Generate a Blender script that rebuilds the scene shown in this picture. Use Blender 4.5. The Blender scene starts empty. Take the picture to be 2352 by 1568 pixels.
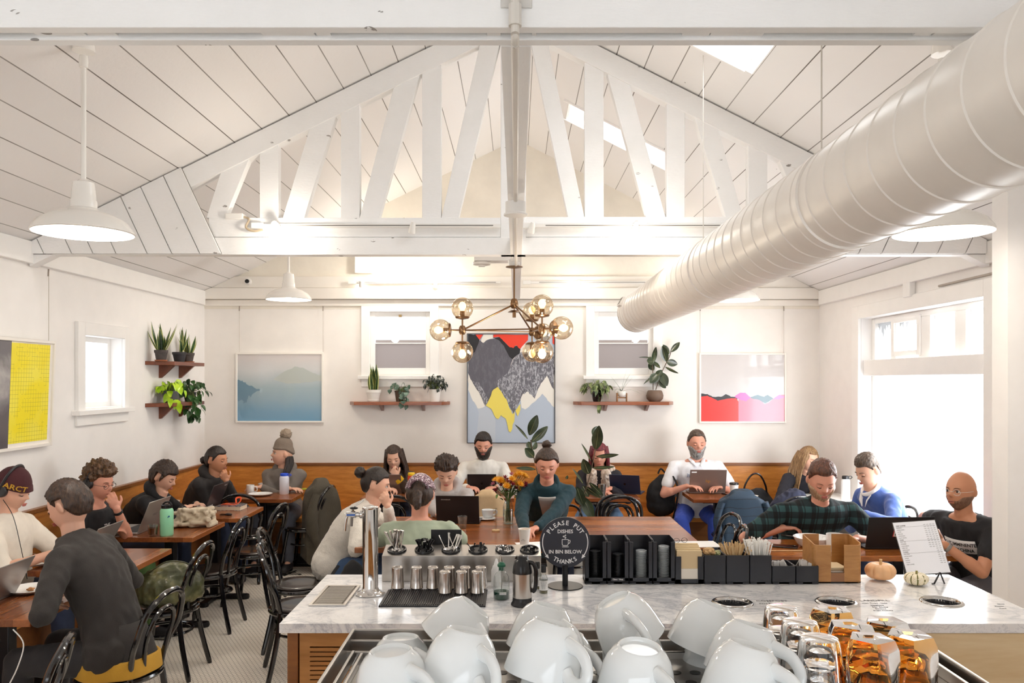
import bpy, bmesh, math, random
from math import pi, sin, cos, sqrt, exp, atan2, radians as R
from mathutils import Vector, Matrix, noise, Quaternion
random.seed(7)
scene = bpy.context.scene
col = scene.collection
# ---------------------------------------------------------------- camera
F, CX, CY, EYE = 1850.0, 1186.0, 872.0, 1.85      # focal length in px, vanishing point, eye height (m)
cam = bpy.data.objects.new('camera', bpy.data.cameras.new('camera'))
col.objects.link(cam)
cam.location = (0, 0, EYE)
cam.rotation_euler = (pi/2, 0, 0)
cam.data.sensor_width = 36
cam.data.lens = F/2352*36
cam.data.shift_x = -(CX-1176)/2352
cam.data.shift_y = (CY-784)/2352
cam.data.clip_start = .05
scene.camera = cam
# ---------------------------------------------------------------- world and view
w = bpy.data.worlds.new('daylight'); scene.world = w; w.use_nodes = True
w.node_tree.nodes['Background'].inputs[0].default_value = (.90, .95, 1, 1)
w.node_tree.nodes['Background'].inputs[1].default_value = 2.2
scene.view_settings.view_transform = 'Standard'
scene.view_settings.look = 'None'
scene.view_settings.gamma = 1
scene.view_settings.use_curve_mapping = False
scene.view_settings.exposure = 0.58
scene.cycles.use_denoising = True
scene.cycles.max_bounces = 14
scene.cycles.diffuse_bounces = 5
scene.cycles.glossy_bounces = 4
scene.cycles.transmission_bounces = 14
scene.cycles.transparent_max_bounces = 10
scene.cycles.caustics_reflective = False
scene.cycles.caustics_refractive = False
scene.cycles.sample_clamp_indirect = 6
def area(name, loc, rot, sx, sy, power, color=(1, 1, 1), spread=pi):
    l = bpy.data.lights.new(name, 'AREA'); l.shape = 'RECTANGLE'; l.size = sx; l.size_y = sy
    l.energy = power; l.color = color; l.spread = spread
    o = bpy.data.objects.new(name, l); col.objects.link(o); o.location = loc; o.rotation_euler = rot
    return o
def point(name, loc, power, color, size=.05):
    l = bpy.data.lights.new(name, 'POINT'); l.energy = power; l.color = color; l.shadow_soft_size = size
    o = bpy.data.objects.new(name, l); col.objects.link(o); o.location = loc
    return o
# daylight through the big right-hand window and the skylights
area('window_daylight', (3.46, 6.0, 1.45), (0, pi/2, 0), 1.7, 1.7, 68, (.97, .99, 1))
for sy_ in (4.55, 6.9):
    area('skylight_daylight', (.95, sy_, 4.35), (0, R(27), 0), .9, .4, 13, (.95, .98, 1))
# ---------------------------------------------------------------- geometry of the place, from the photograph
XL, XR, YB = -3.306, 3.213, 8.54
EAVE, RIDGE = 2.773, 4.398
def at(px, py, Y): return Vector(((px-CX)*Y/F, Y, EYE-(py-CY)*Y/F))
def gx(px, Y): return (px-CX)*Y/F
def gz(py, Y): return EYE-(py-CY)*Y/F
def dz(py, z): return F*(EYE-z)/(py-CY)            # depth of the level plane z at an image row
def yl(px, X=XL): return X*F/(px-CX)               # depth on a side wall at an image column
def ceil_z(x): return RIDGE-(RIDGE-EAVE)*(x/XL if x < 0 else x/XR)
TT, TC = .73, .94                                   # table tops, counter top
# ---------------------------------------------------------------- materials
MATS = {}
def lin(c):
    if isinstance(c, str): c = tuple(int(c[i:i+2], 16)/255 for i in (0, 2, 4))
    return tuple((v/12.92 if v <= .04045 else ((v+.055)/1.055)**2.4) for v in c)+(1,)
class NT:
    def __init__(s, name):
        s.m = bpy.data.materials.new(name); s.m.use_nodes = True
        s.n = s.m.node_tree.nodes; s.l = s.m.node_tree.links
        s.b = s.n['Principled BSDF']
    def add(s, t, **k):
        o = s.n.new(t)
        for a, v in k.items():
            if hasattr(o, a): setattr(o, a, v)
        return o
    def link(s, a, b): s.l.new(a, b)
    def coord(s, scale=(1, 1, 1), rot=(0, 0, 0), kind='Object'):
        t = s.add('ShaderNodeTexCoord'); m = s.add('ShaderNodeMapping')
        m.inputs['Scale'].default_value = scale; m.inputs['Rotation'].default_value = rot
        s.link(t.outputs[kind], m.inputs[0]); return m.outputs[0]
    def noise(s, vec, scale=5, detail=4, rough=.55, dist=0):
        o = s.add('ShaderNodeTexNoise'); s.link(vec, o.inputs['Vector'])
        o.inputs['Scale'].default_value = scale; o.inputs['Detail'].default_value = detail
        o.inputs['Roughness'].default_value = rough; o.inputs['Distortion'].default_value = dist
        return o.outputs[0]
    def ramp(s, fac, stops, const=False):
        o = s.add('ShaderNodeValToRGB'); s.link(fac, o.inputs[0]); e = o.color_ramp.elements
        if const: o.color_ramp.interpolation = 'CONSTANT'
        while len(e) < len(stops): e.new(.5)
        for k, (p, c) in zip(e, stops):
            k.position = p; k.color = c if len(c) == 4 and not isinstance(c, str) else lin(c)
        return o.outputs[0]
    def mix(s, fac, a, b, mode='MIX'):
        o = s.add('ShaderNodeMix', data_type='RGBA', blend_type=mode)
        for i, v in ((0, fac), (6, a), (7, b)):
            if hasattr(v, 'links') or isinstance(v, bpy.types.NodeSocket): s.link(v, o.inputs[i])
            else: o.inputs[i].default_value = v
        return o.outputs[2]
    def math(s, op, a, b=0, c=0):
        o = s.add('ShaderNodeMath', operation=op)
        for i, v in enumerate((a, b, c)):
            if isinstance(v, bpy.types.NodeSocket): s.link(v, o.inputs[i])
            else: o.inputs[i].default_value = v
        return o.outputs[0]
    def sep(s, vec):
        o = s.add('ShaderNodeSeparateXYZ'); s.link(vec, o.inputs[0]); return o.outputs
    def bump(s, h, strength=.3, dist=.01):
        o = s.add('ShaderNodeBump'); o.inputs['Strength'].default_value = strength
        o.inputs['Distance'].default_value = dist; s.link(h, o.inputs['Height'])
        s.link(o.outputs[0], s.b.inputs['Normal'])
    def color(s, v):
        if isinstance(v, bpy.types.NodeSocket): s.link(v, s.b.inputs['Base Color'])
        else: s.b.inputs['Base Color'].default_value = v
def mat(name, c, rough=.5, metal=0, bump=0, bscale=60, var=0, vscale=6, spec=None, coat=0, sheen=0, alpha=None, trans=0, ior=1.45, emit=0, ecol=None, sss=0):
    if name in MATS: return MATS[name]
    t = NT(name); b = t.b
    b.inputs['Roughness'].default_value = rough; b.inputs['Metallic'].default_value = metal
    base = lin(c)
    t.color(base)
    if var:
        v = t.coord()
        n = t.noise(v, vscale, 4)
        hi = tuple(min(1, x*(1+var)) for x in base[:3])+(1,); lo = tuple(x*(1-var) for x in base[:3])+(1,)
        t.color(t.ramp(n, [(.3, lo), (.7, hi)]))
    if bump:
        t.bump(t.noise(t.coord(), bscale, 3), bump, .01)
    if spec is not None: b.inputs['Specular IOR Level'].default_value = spec
    if coat: b.inputs['Coat Weight'].default_value = coat; b.inputs['Coat Roughness'].default_value = .08
    if sheen: b.inputs['Sheen Weight'].default_value = sheen
    if alpha is not None: b.inputs['Alpha'].default_value = alpha
    if trans: b.inputs['Transmission Weight'].default_value = trans; b.inputs['IOR'].default_value = ior
    if emit:
        b.inputs['Emission Color'].default_value = lin(ecol or c); b.inputs['Emission Strength'].default_value = emit
    if sss:
        b.inputs['Subsurface Weight'].default_value = sss; b.inputs['Subsurface Radius'].default_value = (.02, .008, .004)
    MATS[name] = t.m
    return t.m
def wood(name, dark, light, axis=0, plank=0, rough=.3, scale=1, coat=.0, edge='3a2415'):
    """grain along the axis; planks of a given width across, each with its own tone"""
    if name in MATS: return MATS[name]
    t = NT(name); t.b.inputs['Roughness'].default_value = rough
    sc = [9*scale]*3; sc[axis] = 1.1*scale
    v = t.coord(tuple(sc))
    n = t.noise(v, 1.6, 6, .6, 1.2)
    n2 = t.noise(t.coord(tuple(6*x for x in sc)), 2.2, 3, .6)
    f = t.math('ADD', t.math('MULTIPLY', n, .75), t.math('MULTIPLY', n2, .25))
    if plank:
        o = t.sep(t.coord()); ax = {0: 1, 1: 0, 2: 0}[axis]
        cell = t.math('FLOOR', t.math('DIVIDE', o[ax], plank))
        wn = t.add('ShaderNodeTexWhiteNoise'); wn.noise_dimensions = '1D'; t.link(cell, wn.inputs['W'])
        f = t.math('ADD', t.math('MULTIPLY', f, .75), t.math('MULTIPLY', wn.outputs[0], .28))
    t.color(t.ramp(f, [(.3, dark), (.72, light)]))
    if coat: t.b.inputs['Coat Weight'].default_value = coat; t.b.inputs['Coat Roughness'].default_value = .1
    t.bump(n2, .08, .004)
    MATS[name] = t.m
    return t.m
def boards(name, base, axis, width, off=0, dark='6a635c', gap=.006, rough=.55, spots=True, var=.05, second=None):
    """painted boards: seams every `width` along an axis, uneven darkness, nail marks"""
    t = NT(name); t.b.inputs['Roughness'].default_value = rough
    o = t.sep(t.coord())
    u = t.math('DIVIDE', t.math('ADD', o[axis], off), width)
    fr = t.math('FRACT', u); cell = t.math('FLOOR', u)
    d = t.math('MINIMUM', fr, t.math('SUBTRACT', 1, fr))
    wn = t.add('ShaderNodeTexWhiteNoise'); wn.noise_dimensions = '1D'; t.link(cell, wn.inputs['W'])
    seam = t.math('LESS_THAN', d, gap/width/2)
    nz = t.noise(t.coord((1, 1, 1)), 1.3, 2)
    seam = t.math('MULTIPLY', seam, t.math('ADD', .25, t.math('MULTIPLY', nz, 1.1)))
    b = lin(base); lo = tuple(x*(1-var) for x in b[:3])+(1,)
    c = t.mix(wn.outputs[0], b, lo)
    n2 = t.noise(t.coord(), 2.2, 6, .6)
    c = t.mix(t.math('MULTIPLY', n2, .16), c, lin('ebe3d9'))
    if spots:
        vo = t.add('ShaderNodeTexVoronoi'); t.link(t.coord((1, 1, 1)), vo.inputs['Vector']); vo.inputs['Scale'].default_value = 3.3
        s = t.math('LESS_THAN', vo.outputs['Distance'], .018)
        c = t.mix(t.math('MULTIPLY', s, .7), c, lin('5a4f47'))
    c = t.mix(seam, c, lin(dark))
    t.color(c)
    t.bump(t.noise(t.coord(), 30, 5), .12, .01)
    MATS[name] = t.m
    return t.m
# ---------------------------------------------------------------- mesh builder
class M:
    def __init__(s): s.v = []; s.f = []; s.mi = []; s.m = 0; s.T = None
    def pt(s, p):
        p = Vector(p)
        s.v.append(tuple(s.T @ p) if s.T is not None else tuple(p)); return len(s.v)-1
    def face(s, ids): s.f.append(tuple(ids)); s.mi.append(s.m)
    def box(s, x0, x1, y0, y1, z0, z1):
        i = [s.pt((x, y, z)) for z in (z0, z1) for x, y in ((x0, y0), (x1, y0), (x1, y1), (x0, y1))]
        for f in ((3, 2, 1, 0), (4, 5, 6, 7), (0, 1, 5, 4), (1, 2, 6, 5), (2, 3, 7, 6), (3, 0, 4, 7)): s.face([i[k] for k in f])
        return s
    def bar(s, a, b, w, h, up=(0, 0, 1)):
        """rectangular bar from a to b; w across, h along up"""
        a, b = Vector(a), Vector(b); d = (b-a).normalized(); u = Vector(up)
        x = d.cross(u)
        if x.length < 1e-5: x = d.cross(Vector((1, 0, 0)))
        x.normalize(); u = x.cross(d)
        i = [s.pt(p+x*sx*w/2+u*su*h/2) for p in (a, b) for sx, su in ((-1, -1), (1, -1), (1, 1), (-1, 1))]
        for f in ((0, 1, 2, 3), (7, 6, 5, 4), (0, 4, 5, 1), (1, 5, 6, 2), (2, 6, 7, 3), (3, 7, 4, 0)): s.face([i[k] for k in f])
        return s
    def prism(s, poly, axis, a0, a1):
        """2-D polygon extruded along an axis (0: poly is y,z; 1: x,z; 2: x,y)"""
        def P(p, a): return {0: (a, p[0], p[1]), 1: (p[0], a, p[1]), 2: (p[0], p[1], a)}[axis]
        n = len(poly)
        A = [s.pt(P(p, a0)) for p in poly]; B = [s.pt(P(p, a1)) for p in poly]
        s.face(A[::-1]); s.face(B)
        for k in range(n): s.face((A[k], A[(k+1) % n], B[(k+1) % n], B[k]))
        return s
    def lathe(s, prof, c=(0, 0, 0), segs=32, cap0=False, cap1=False, squash=1, wob=None):
        c = Vector(c); rings = []
        for r, z in prof:
            if r < 1e-6: rings.append([s.pt(c+Vector((0, 0, z)))]); continue
            rings.append([s.pt(c+Vector((cos(2*pi*k/segs)*r*(wob(2*pi*k/segs, z) if wob else 1), sin(2*pi*k/segs)*r*squash*(wob(2*pi*k/segs, z) if wob else 1), z))) for k in range(segs)])
        for A, B in zip(rings, rings[1:]):
            for k in range(segs):
                j = (k+1) % segs
                if len(A) == 1 and len(B) == 1: continue
                if len(A) == 1: s.face((A[0], B[k], B[j])) if False else s.face((A[0], B[j], B[k]))
                elif len(B) == 1: s.face((A[k], A[j], B[0]))
                else: s.face((A[k], A[j], B[j], B[k]))
        if cap0 and len(rings[0]) > 1: s.face(rings[0][::-1])
        if cap1 and len(rings[-1]) > 1: s.face(rings[-1])
        return s
    def tube(s, pts, r, segs=10, closed=False, caps=True, flat=1, up=None):
        pts = [Vector(p) for p in pts]; n = len(pts)
        rr = r if isinstance(r, (list, tuple)) else [r]*n
        rings = []; prev = None
        for i, p in enumerate(pts):
            if closed: d = pts[(i+1) % n]-pts[i-1]
            else: d = pts[min(i+1, n-1)]-pts[max(i-1, 0)]
            if d.length < 1e-9: d = Vector((0, 0, 1))
            d.normalize()
            if prev is None:
                u = Vector(up) if up else (Vector((0, 0, 1)) if abs(d.z) < .9 else Vector((1, 0, 0)))
                x = d.cross(u).normalized()
            else:
                x = prev-d*prev.dot(d)
                if x.length < 1e-6: x = d.cross(Vector((0, 0, 1)))
                x.normalize()
            prev = x; y = x.cross(d)
            rings.append([s.pt(p+(x*cos(2*pi*k/segs)+y*sin(2*pi*k/segs)*flat)*rr[i]) for k in range(segs)])
        m = n if closed else n-1
        for i in range(m):
            A, B = rings[i], rings[(i+1) % n]
            for k in range(segs): s.face((A[k], B[k], B[(k+1) % segs], A[(k+1) % segs]))
        if caps and not closed: s.face(rings[0]); s.face(rings[-1][::-1])
        return s
    def grid(s, fn, nu, nv, closed_u=False):
        ids = [[s.pt(fn(u/(nu if closed_u else nu-1), v/(nv-1))) for u in range(nu)] for v in range(nv)]
        for v in range(nv-1):
            for u in range(nu if closed_u else nu-1):
                s.face((ids[v][u], ids[v][(u+1) % nu], ids[v+1][(u+1) % nu], ids[v+1][u]))
        return s
    def ell(s, c, r, q=None, nu=20, nv=12):
        """ellipsoid"""
        c = Vector(c); r = (r, r, r) if not isinstance(r, (tuple, list)) else r
        def P(k, j):
            th = pi*j/nv; ph = 2*pi*k/nu
            v = Vector((sin(th)*cos(ph)*r[0], sin(th)*sin(ph)*r[1], cos(th)*r[2]))
            return c+(q @ v if q is not None else v)
        rings = [[s.pt(P(0, 0))]]+[[s.pt(P(k, j)) for k in range(nu)] for j in range(1, nv)]+[[s.pt(P(0, nv))]]
        for A, B in zip(rings, rings[1:]):
            for k in range(nu):
                j = (k+1) % nu
                if len(A) == 1: s.face((A[0], B[k], B[j]))
                elif len(B) == 1: s.face((A[k], B[0], A[j]))
                else: s.face((A[k], B[k], B[j], A[j]))
        return s
    def cap(s, a, b, ra, rb, segs=14):
        """round-ended tapered limb from a to b"""
        a, b = Vector(a), Vector(b); d = b-a; L = d.length
        if L < 1e-6: return s.ell(a, ra)
        q = d.to_track_quat('Z', 'Y').to_matrix()
        prof = [(0, -ra), (ra*.5, -ra*.87), (ra*.87, -ra*.5), (ra, 0), ((ra+rb)/2, L/2), (rb, L), (rb*.87, L+rb*.5), (rb*.5, L+rb*.87), (0, L+rb)]
        T0 = s.T; s.T = (T0 if T0 is not None else Matrix.Identity(4)) @ Matrix.Translation(a) @ q.to_4x4()
        s.lathe(prof, segs=segs); s.T = T0
        return s
    def join(s, o, T=None, m=None):
        b = len(s.v)
        for p in o.v: s.pt(T @ Vector(p) if T is not None else p)
        for f, mi in zip(o.f, o.mi): s.f.append(tuple(k+b for k in f)); s.mi.append(mi if m is None else m)
        return s
    def mesh(s, name, mats, smooth=35):
        me = bpy.data.meshes.new(name); me.from_pydata(s.v, [], s.f)
        if not isinstance(mats, (list, tuple)): mats = [mats]
        for x in mats: me.materials.append(x)
        if max(s.mi, default=0) > 0: me.polygons.foreach_set('material_index', s.mi)
        if smooth:
            me.polygons.foreach_set('use_smooth', [True]*len(me.polygons))
            if smooth < 180: me.set_sharp_from_angle(angle=R(smooth))
        me.update()
        return me
    def build(s, name, mats, parent=None, smooth=35, bevel=0, loc=None, rot=None, segs=2, solid=0):
        o = bpy.data.objects.new(name, s.mesh(name, mats, smooth)); col.objects.link(o)
        if parent is not None: o.parent = parent
        if loc is not None: o.location = loc
        if rot is not None: o.rotation_euler = rot
        if solid:
            b = o.modifiers.new('thick', 'SOLIDIFY'); b.thickness = solid; b.offset = 0
        if bevel:
            b = o.modifiers.new('bevel', 'BEVEL'); b.width = bevel; b.segments = segs; b.limit_method = 'ANGLE'; b.angle_limit = R(40)
        return o
def spline(pts, n=8, closed=False):
    """Catmull-Rom through points"""
    P = [Vector(p) for p in pts]; out = []; N = len(P)
    for i in range(N if closed else N-1):
        if closed: a, b, c, d = P[i-1], P[i], P[(i+1) % N], P[(i+2) % N]
        else: a, b, c, d = P[max(i-1, 0)], P[i], P[i+1], P[min(i+2, N-1)]
        for k in range(n):
            t = k/n
            out.append(.5*((2*b)+(c-a)*t+(2*a-5*b+4*c-d)*t*t+(3*b-a-3*c+d)*t**3))
    if not closed: out.append(P[-1])
    return out
def tag(o, label=None, cat=None, group=None, kind=None):
    if label: o['label'] = label
    if cat: o['category'] = cat
    if group: o['group'] = group
    if kind: o['kind'] = kind
    return o
def thing(name, label, cat, loc=(0, 0, 0), rz=0, group=None):
    o = bpy.data.objects.new(name, None); col.objects.link(o); o.empty_display_size = .1
    o.location = loc; o.rotation_euler = (0, 0, rz)
    return tag(o, label, cat, group)
def dup(o, loc=None, rz=None, label=None, group=None, rot=None, scale=None):
    r = o.copy(); col.objects.link(r)
    if loc is not None: r.location = loc
    if rz is not None: r.rotation_euler = (0, 0, rz)
    if rot is not None: r.rotation_euler = rot
    if scale is not None: r.scale = (scale,)*3
    if label: r['label'] = label
    if group: r['group'] = group
    for ch in list(o.children):
        c = ch.copy(); col.objects.link(c); c.parent = r
        for g in list(ch.children):
            d = g.copy(); col.objects.link(d); d.parent = c
    return r
def struct(o, label=None):
    o['kind'] = 'structure'
    if label: o['label'] = label
    return o
def baked(me_in, voxel, name, mats, wrinkle=0, wscale=14, smooth_it=2, thick=None):
    """union of the overlapping pieces of a mesh into one continuous surface"""
    o = bpy.data.objects.new('tmp', me_in); col.objects.link(o)
    r = o.modifiers.new('r', 'REMESH'); r.mode = 'VOXEL'; r.voxel_size = voxel; r.use_smooth_shade = True
    if smooth_it:
        s = o.modifiers.new('s', 'SMOOTH'); s.factor = .5; s.iterations = smooth_it
    dg = bpy.context.evaluated_depsgraph_get()
    me = bpy.data.meshes.new_from_object(o.evaluated_get(dg))
    bpy.data.objects.remove(o); bpy.data.meshes.remove(me_in)
    me.name = name; me.materials.clear()
    for x in (mats if isinstance(mats, (list, tuple)) else [mats]): me.materials.append(x)
    if wrinkle:
        cs = [v.co.copy() for v in me.vertices]; ns = [v.normal.copy() for v in me.vertices]
        for v, c, n in zip(me.vertices, cs, ns):
            p = Vector((c.x*wscale, c.y*wscale, c.z*wscale*.6))
            w_ = 1-abs(noise.noise(p+Vector((3, 7, 1))))*2.2
            v.co = c+n*wrinkle*(w_*.6+noise.noise(p*2.3)*.5-.3)
    me.polygons.foreach_set('use_smooth', [True]*len(me.polygons)); me.update()
    return me
def text(body, size, m, name='lettering', parent=None, T=Matrix.Identity(4), depth=.0006, align='CENTER', bold=0, arc=None, bend=None, sx=1):
    """flat lettering from Blender's own font; arc=(radius, centre angle, span) sets it round a circle"""
    def glyph(sx_):
        cu = bpy.data.curves.new('t', 'FONT'); cu.body = sx_; cu.size = size; cu.align_x = align if arc is None else 'CENTER'; cu.align_y = 'CENTER'
        cu.extrude = depth; cu.offset = bold*size; cu.resolution_u = 2
        o = bpy.data.objects.new('t', cu); col.objects.link(o)
        me = bpy.data.meshes.new_from_object(o.evaluated_get(bpy.context.evaluated_depsgraph_get()))
        bpy.data.objects.remove(o); bpy.data.curves.remove(cu)
        return me
    out = M()
    def put(me, T2):
        b = len(out.v)
        for v in me.vertices: out.pt(T2 @ v.co)
        for p in me.polygons: out.f.append(tuple(k+b for k in p.vertices)); out.mi.append(0)
        bpy.data.meshes.remove(me)
    if arc is None: put(glyph(body), Matrix.Diagonal((sx, 1, 1, 1)))
    else:
        rad, mid, span = arc; n = len(body)
        for i, ch in enumerate(body):
            if ch == ' ': continue
            a = mid-span/2+span*i/(n-1) if rad > 0 else mid-span/2+span*i/(n-1)
            r = abs(rad)
            if rad > 0: T2 = Matrix.Translation((r*sin(a), r*cos(a), 0)) @ Matrix.Rotation(-a, 4, 'Z')
            else: T2 = Matrix.Translation((r*sin(a), -r*cos(a), 0)) @ Matrix.Rotation(a, 4, 'Z')
            put(glyph(ch), T2)
    if bend:
        out.v = [bend(Vector(p)) for p in out.v]
    out.v = [tuple(T @ Vector(p)) for p in out.v]
    return out.build(name, m, parent, smooth=0)
FRONT = Matrix.Rotation(pi/2, 4, 'X')     # lettering that faces the camera (towards -Y)
# ================================================================ the room
WHITE = mat('white_paint', 'f7f4f1', .55, var=.02, bump=.06, bscale=25)
TRIMW = mat('trim_paint', 'faf8f5', .42, var=.02, bump=.05, bscale=18)
PLASTW = mat('white_plastic', 'f4f1ec', .35)
def truss_paint():
    t = NT('knotty_white_paint'); t.b.inputs['Roughness'].default_value = .5
    n = t.noise(t.coord((1, 1, 1)), 3, 6, .65)
    c = t.ramp(n, [(.35, 'f7f6f4'), (.7, 'fdfcfb')])
    vo = t.add('ShaderNodeTexVoronoi'); t.link(t.coord((1.2, 1, 2.4)), vo.inputs['Vector']); vo.inputs['Scale'].default_value = 4.2
    n3 = t.noise(t.coord((2, 1, 7)), 14, 3, .6)
    s = t.math('MULTIPLY', t.math('LESS_THAN', vo.outputs['Distance'], .085), t.math('GREATER_THAN', n3, .50))
    t.color(t.mix(t.math('MULTIPLY', s, .75), c, lin('6b6058')))
    t.bump(n3, .2, .01); return t.m
KNOT = truss_paint()
CEIL = boards('ceiling_boards', 'f9f7f6', 0, .185, off=.06)
GABLE = mat('rough_plaster', 'f3ecdf', .7, bump=.5, bscale=9, var=.06, vscale=3)
def glassy():
    m = bpy.data.materials.new('pane_glass'); m.use_nodes = True; n = m.node_tree.nodes; l = m.node_tree.links
    n.clear(); o = n.new('ShaderNodeOutputMaterial'); tr = n.new('ShaderNodeBsdfTransparent'); g = n.new('ShaderNodeBsdfGlossy')
    g.inputs['Roughness'].default_value = .02; 
    x = n.new('ShaderNodeMixShader'); x.inputs[0].default_value = .06; l.new(tr.outputs[0], x.inputs[1]); l.new(g.outputs[0], x.inputs[2])
    l.new(x.outputs[0], o.inputs[0]); return m
GLASS = glassy()
def frosty(name, colr, a=.5):
    m = bpy.data.materials.new(name); m.use_nodes = True; n = m.node_tree.nodes; l = m.node_tree.links
    n.clear(); o = n.new('ShaderNodeOutputMaterial'); tr = n.new('ShaderNodeBsdfTranslucent'); tr.inputs[0].default_value = lin(colr)
    t2 = n.new('ShaderNodeBsdfTransparent'); d = n.new('ShaderNodeBsdfDiffuse'); d.inputs[0].default_value = lin(colr)
    x = n.new('ShaderNodeMixShader'); x.inputs[0].default_value = a; y = n.new('ShaderNodeMixShader'); y.inputs[0].default_value = .25
    l.new(t2.outputs[0], x.inputs[1]); l.new(y.outputs[0], x.inputs[2]); l.new(tr.outputs[0], y.inputs[1]); l.new(d.outputs[0], y.inputs[2])
    l.new(x.outputs[0], o.inputs[0]); return m
FROST = frosty('frosted_glass', 'a69c98', .62)
FROST2 = frosty('white_window_film', 'ffffff', .6)
SMEAR = frosty('bare_dark_glass', '6d6a68', .8)
def slab(b, axis, a0, a1, us, vs, holes):
    """a wall (axis 0 or 1) as cells around its holes"""
    for u0, u1 in zip(us, us[1:]):
        for v0, v1 in zip(vs, vs[1:]):
            cu, cv = (u0+u1)/2, (v0+v1)/2
            if any(h[0] < cu < h[1] and h[2] < cv < h[3] for h in holes): continue
            if axis == 1: b.box(u0, u1, a0, a1, v0, v1)
            else: b.box(a0, a1, u0, u1, v0, v1)
    return b
# ---- floor: small white hexagon tiles with dark joints
def hex_floor():
    t = NT('hexagon_tiles'); t.b.inputs['Roughness'].default_value = .3
    W_ = .0295
    o = t.sep(t.coord())
    x = t.math('DIVIDE', o[0], W_); y = t.math('DIVIDE', o[1], W_*sqrt(3))
    def cell(ox, oy):
        fx = t.math('SUBTRACT', t.math('FRACT', t.math('ADD', x, ox+1000)), .5)
        fy = t.math('MULTIPLY', t.math('SUBTRACT', t.math('FRACT', t.math('ADD', y, oy+1000)), .5), sqrt(3))
        ax = t.math('ABSOLUTE', fx); ay = t.math('ABSOLUTE', fy)
        return t.math('MAXIMUM', ax, t.math('ADD', t.math('MULTIPLY', ax, .5), t.math('MULTIPLY', ay, sqrt(3)/2)))
    d = t.math('MINIMUM', cell(0, 0), cell(.5, .5))
    g = t.math('GREATER_THAN', d, .458)
    n = t.noise(t.coord(), 1.1, 3)
    c = t.ramp(n, [(.3, 'faf0e1'), (.7, 'fff8ec')])
    t.color(t.mix(g, c, lin('76675a')))
    return t.m
fl = M().box(XL-.15, XR+.3, -3.1, YB+.1, -.1, 0).build('floor', hex_floor()); struct(fl)
# ---- walls
wl = M()
hL = (yl(188), yl(280), 1.52, 2.05)
hL = (hL[0], hL[1], gz(938, hL[0]), gz(769, hL[0]))
slab(wl, 0, XL-.18, XL, [-3.1, hL[0], hL[1], YB+.12], [0, hL[2], hL[3], EAVE+.05], [hL])
struct(wl.build('wall_left', WHITE))
wr = M()
WY0, WY1 = yl(2268, XR), yl(1978, XR); WZ1 = gz(732, WY1); WZ0 = .5
slab(wr, 0, XR, XR+.16, [3.2, WY0, WY1, YB+.12], [0, WZ0, WZ1, EAVE+.05], [(WY0, WY1, WZ0, WZ1)])
wr.box(XR, XR+.16, -3.1, 3.2, 0, EAVE+.05)
struct(wr.build('wall_right', WHITE))
wb = M()
BW = []
for p0, p1 in ((850, 988), (1365, 1500)):
    BW.append((gx(p0, YB), gx(p1, YB), gz(860, YB), gz(716, YB)))
slab(wb, 1, YB, YB+.12, [XL-.18, BW[0][0], BW[0][1], BW[1][0], BW[1][1], XR+.16], [0, BW[0][2], BW[0][3], 2.94], BW)
wf = M(); slab(wf, 1, -3.1, -2.98, [XL-.18, -2.7, 2.7, XR+.16], [0, .35, 2.25, 3.0], [(-2.7, 2.7, .35, 2.25)])  # unseen wall behind camera, added with its opening to dim the foreground
wf.prism([(XL-.18, 3.0), (XR+.16, 3.0), (0, RIDGE+.02)], 1, -3.1, -2.98)
struct(wf.build('wall_front_light_baffle', WHITE))
struct(wb.build('wall_back', mat('wall_cream', 'f5f0ea', .55, var=.02, bump=.05, bscale=20)))
gb = M().prism([(XL-.1, 2.60), (XR+.1, 2.60), (XR+.1, EAVE), (0, RIDGE+.02), (XL-.1, EAVE)], 1, YB-.004, YB+.1)
struct(gb.build('wall_back_gable', GABLE))
pw = M().box(gx(2315, 4.2), XR, 4.2, 4.34, 0, 3.1)
struct(pw.build('wall_partition', WHITE))
# ---- ceiling with two skylight openings on the right slope
SK = [(.45, 1.42, 4.18, 4.83), (.45, 1.42, 6.74, 7.18)]
def slope(name, sgn, holes):
    b = M(); xe = XR+.1 if sgn > 0 else XL-.1
    us = sorted([0, xe]+([.45, 1.42] if holes else [])); vs = sorted([-3.1, YB+.1]+[q for h in holes for q in h[2:]])
    for u0, u1 in zip(us, us[1:]):
        for v0, v1 in zip(vs, vs[1:]):
            cu, cv = (u0+u1)/2, (v0+v1)/2
            if any(h[0] < cu < h[1] and h[2] < cv < h[3] for h in holes): continue
            b.prism([(u0, ceil_z(u0)), (u1, ceil_z(u1)), (u1, ceil_z(u1)+.1), (u0, ceil_z(u0)+.1)], 1, v0, v1)
    return struct(b.build(name, CEIL))
slope('ceiling_left', -1, []); slope('ceiling_right', 1, SK)
for i, (x0, x1, y0, y1) in enumerate(SK):
    z = lambda x: ceil_z(x)
    root = thing('window_%d' % (5+i), None, None, ((x0+x1)/2, (y0+y1)/2, ceil_z((x0+x1)/2))); struct(root)
    L = Vector(root.location)
    b = M()
    for a, c in (((x0, y0), (x1, y0)), ((x1, y0), (x1, y1)), ((x1, y1), (x0, y1)), ((x0, y1), (x0, y0))):
        b.bar(Vector((a[0], a[1], z(a[0])+.12))-L, Vector((c[0], c[1], z(c[0])+.12))-L, .02, .24)
    b.build('window_frame', TRIMW, root)
    g = M(); g.prism([(x0-L.x, z(x0)+.2-L.z), (x1-L.x, z(x1)+.2-L.z), (x1-L.x, z(x1)+.206-L.z), (x0-L.x, z(x0)+.206-L.z)], 1, y0-L.y, y1-L.y)
    g.build('pane', GLASS, root)
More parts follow.
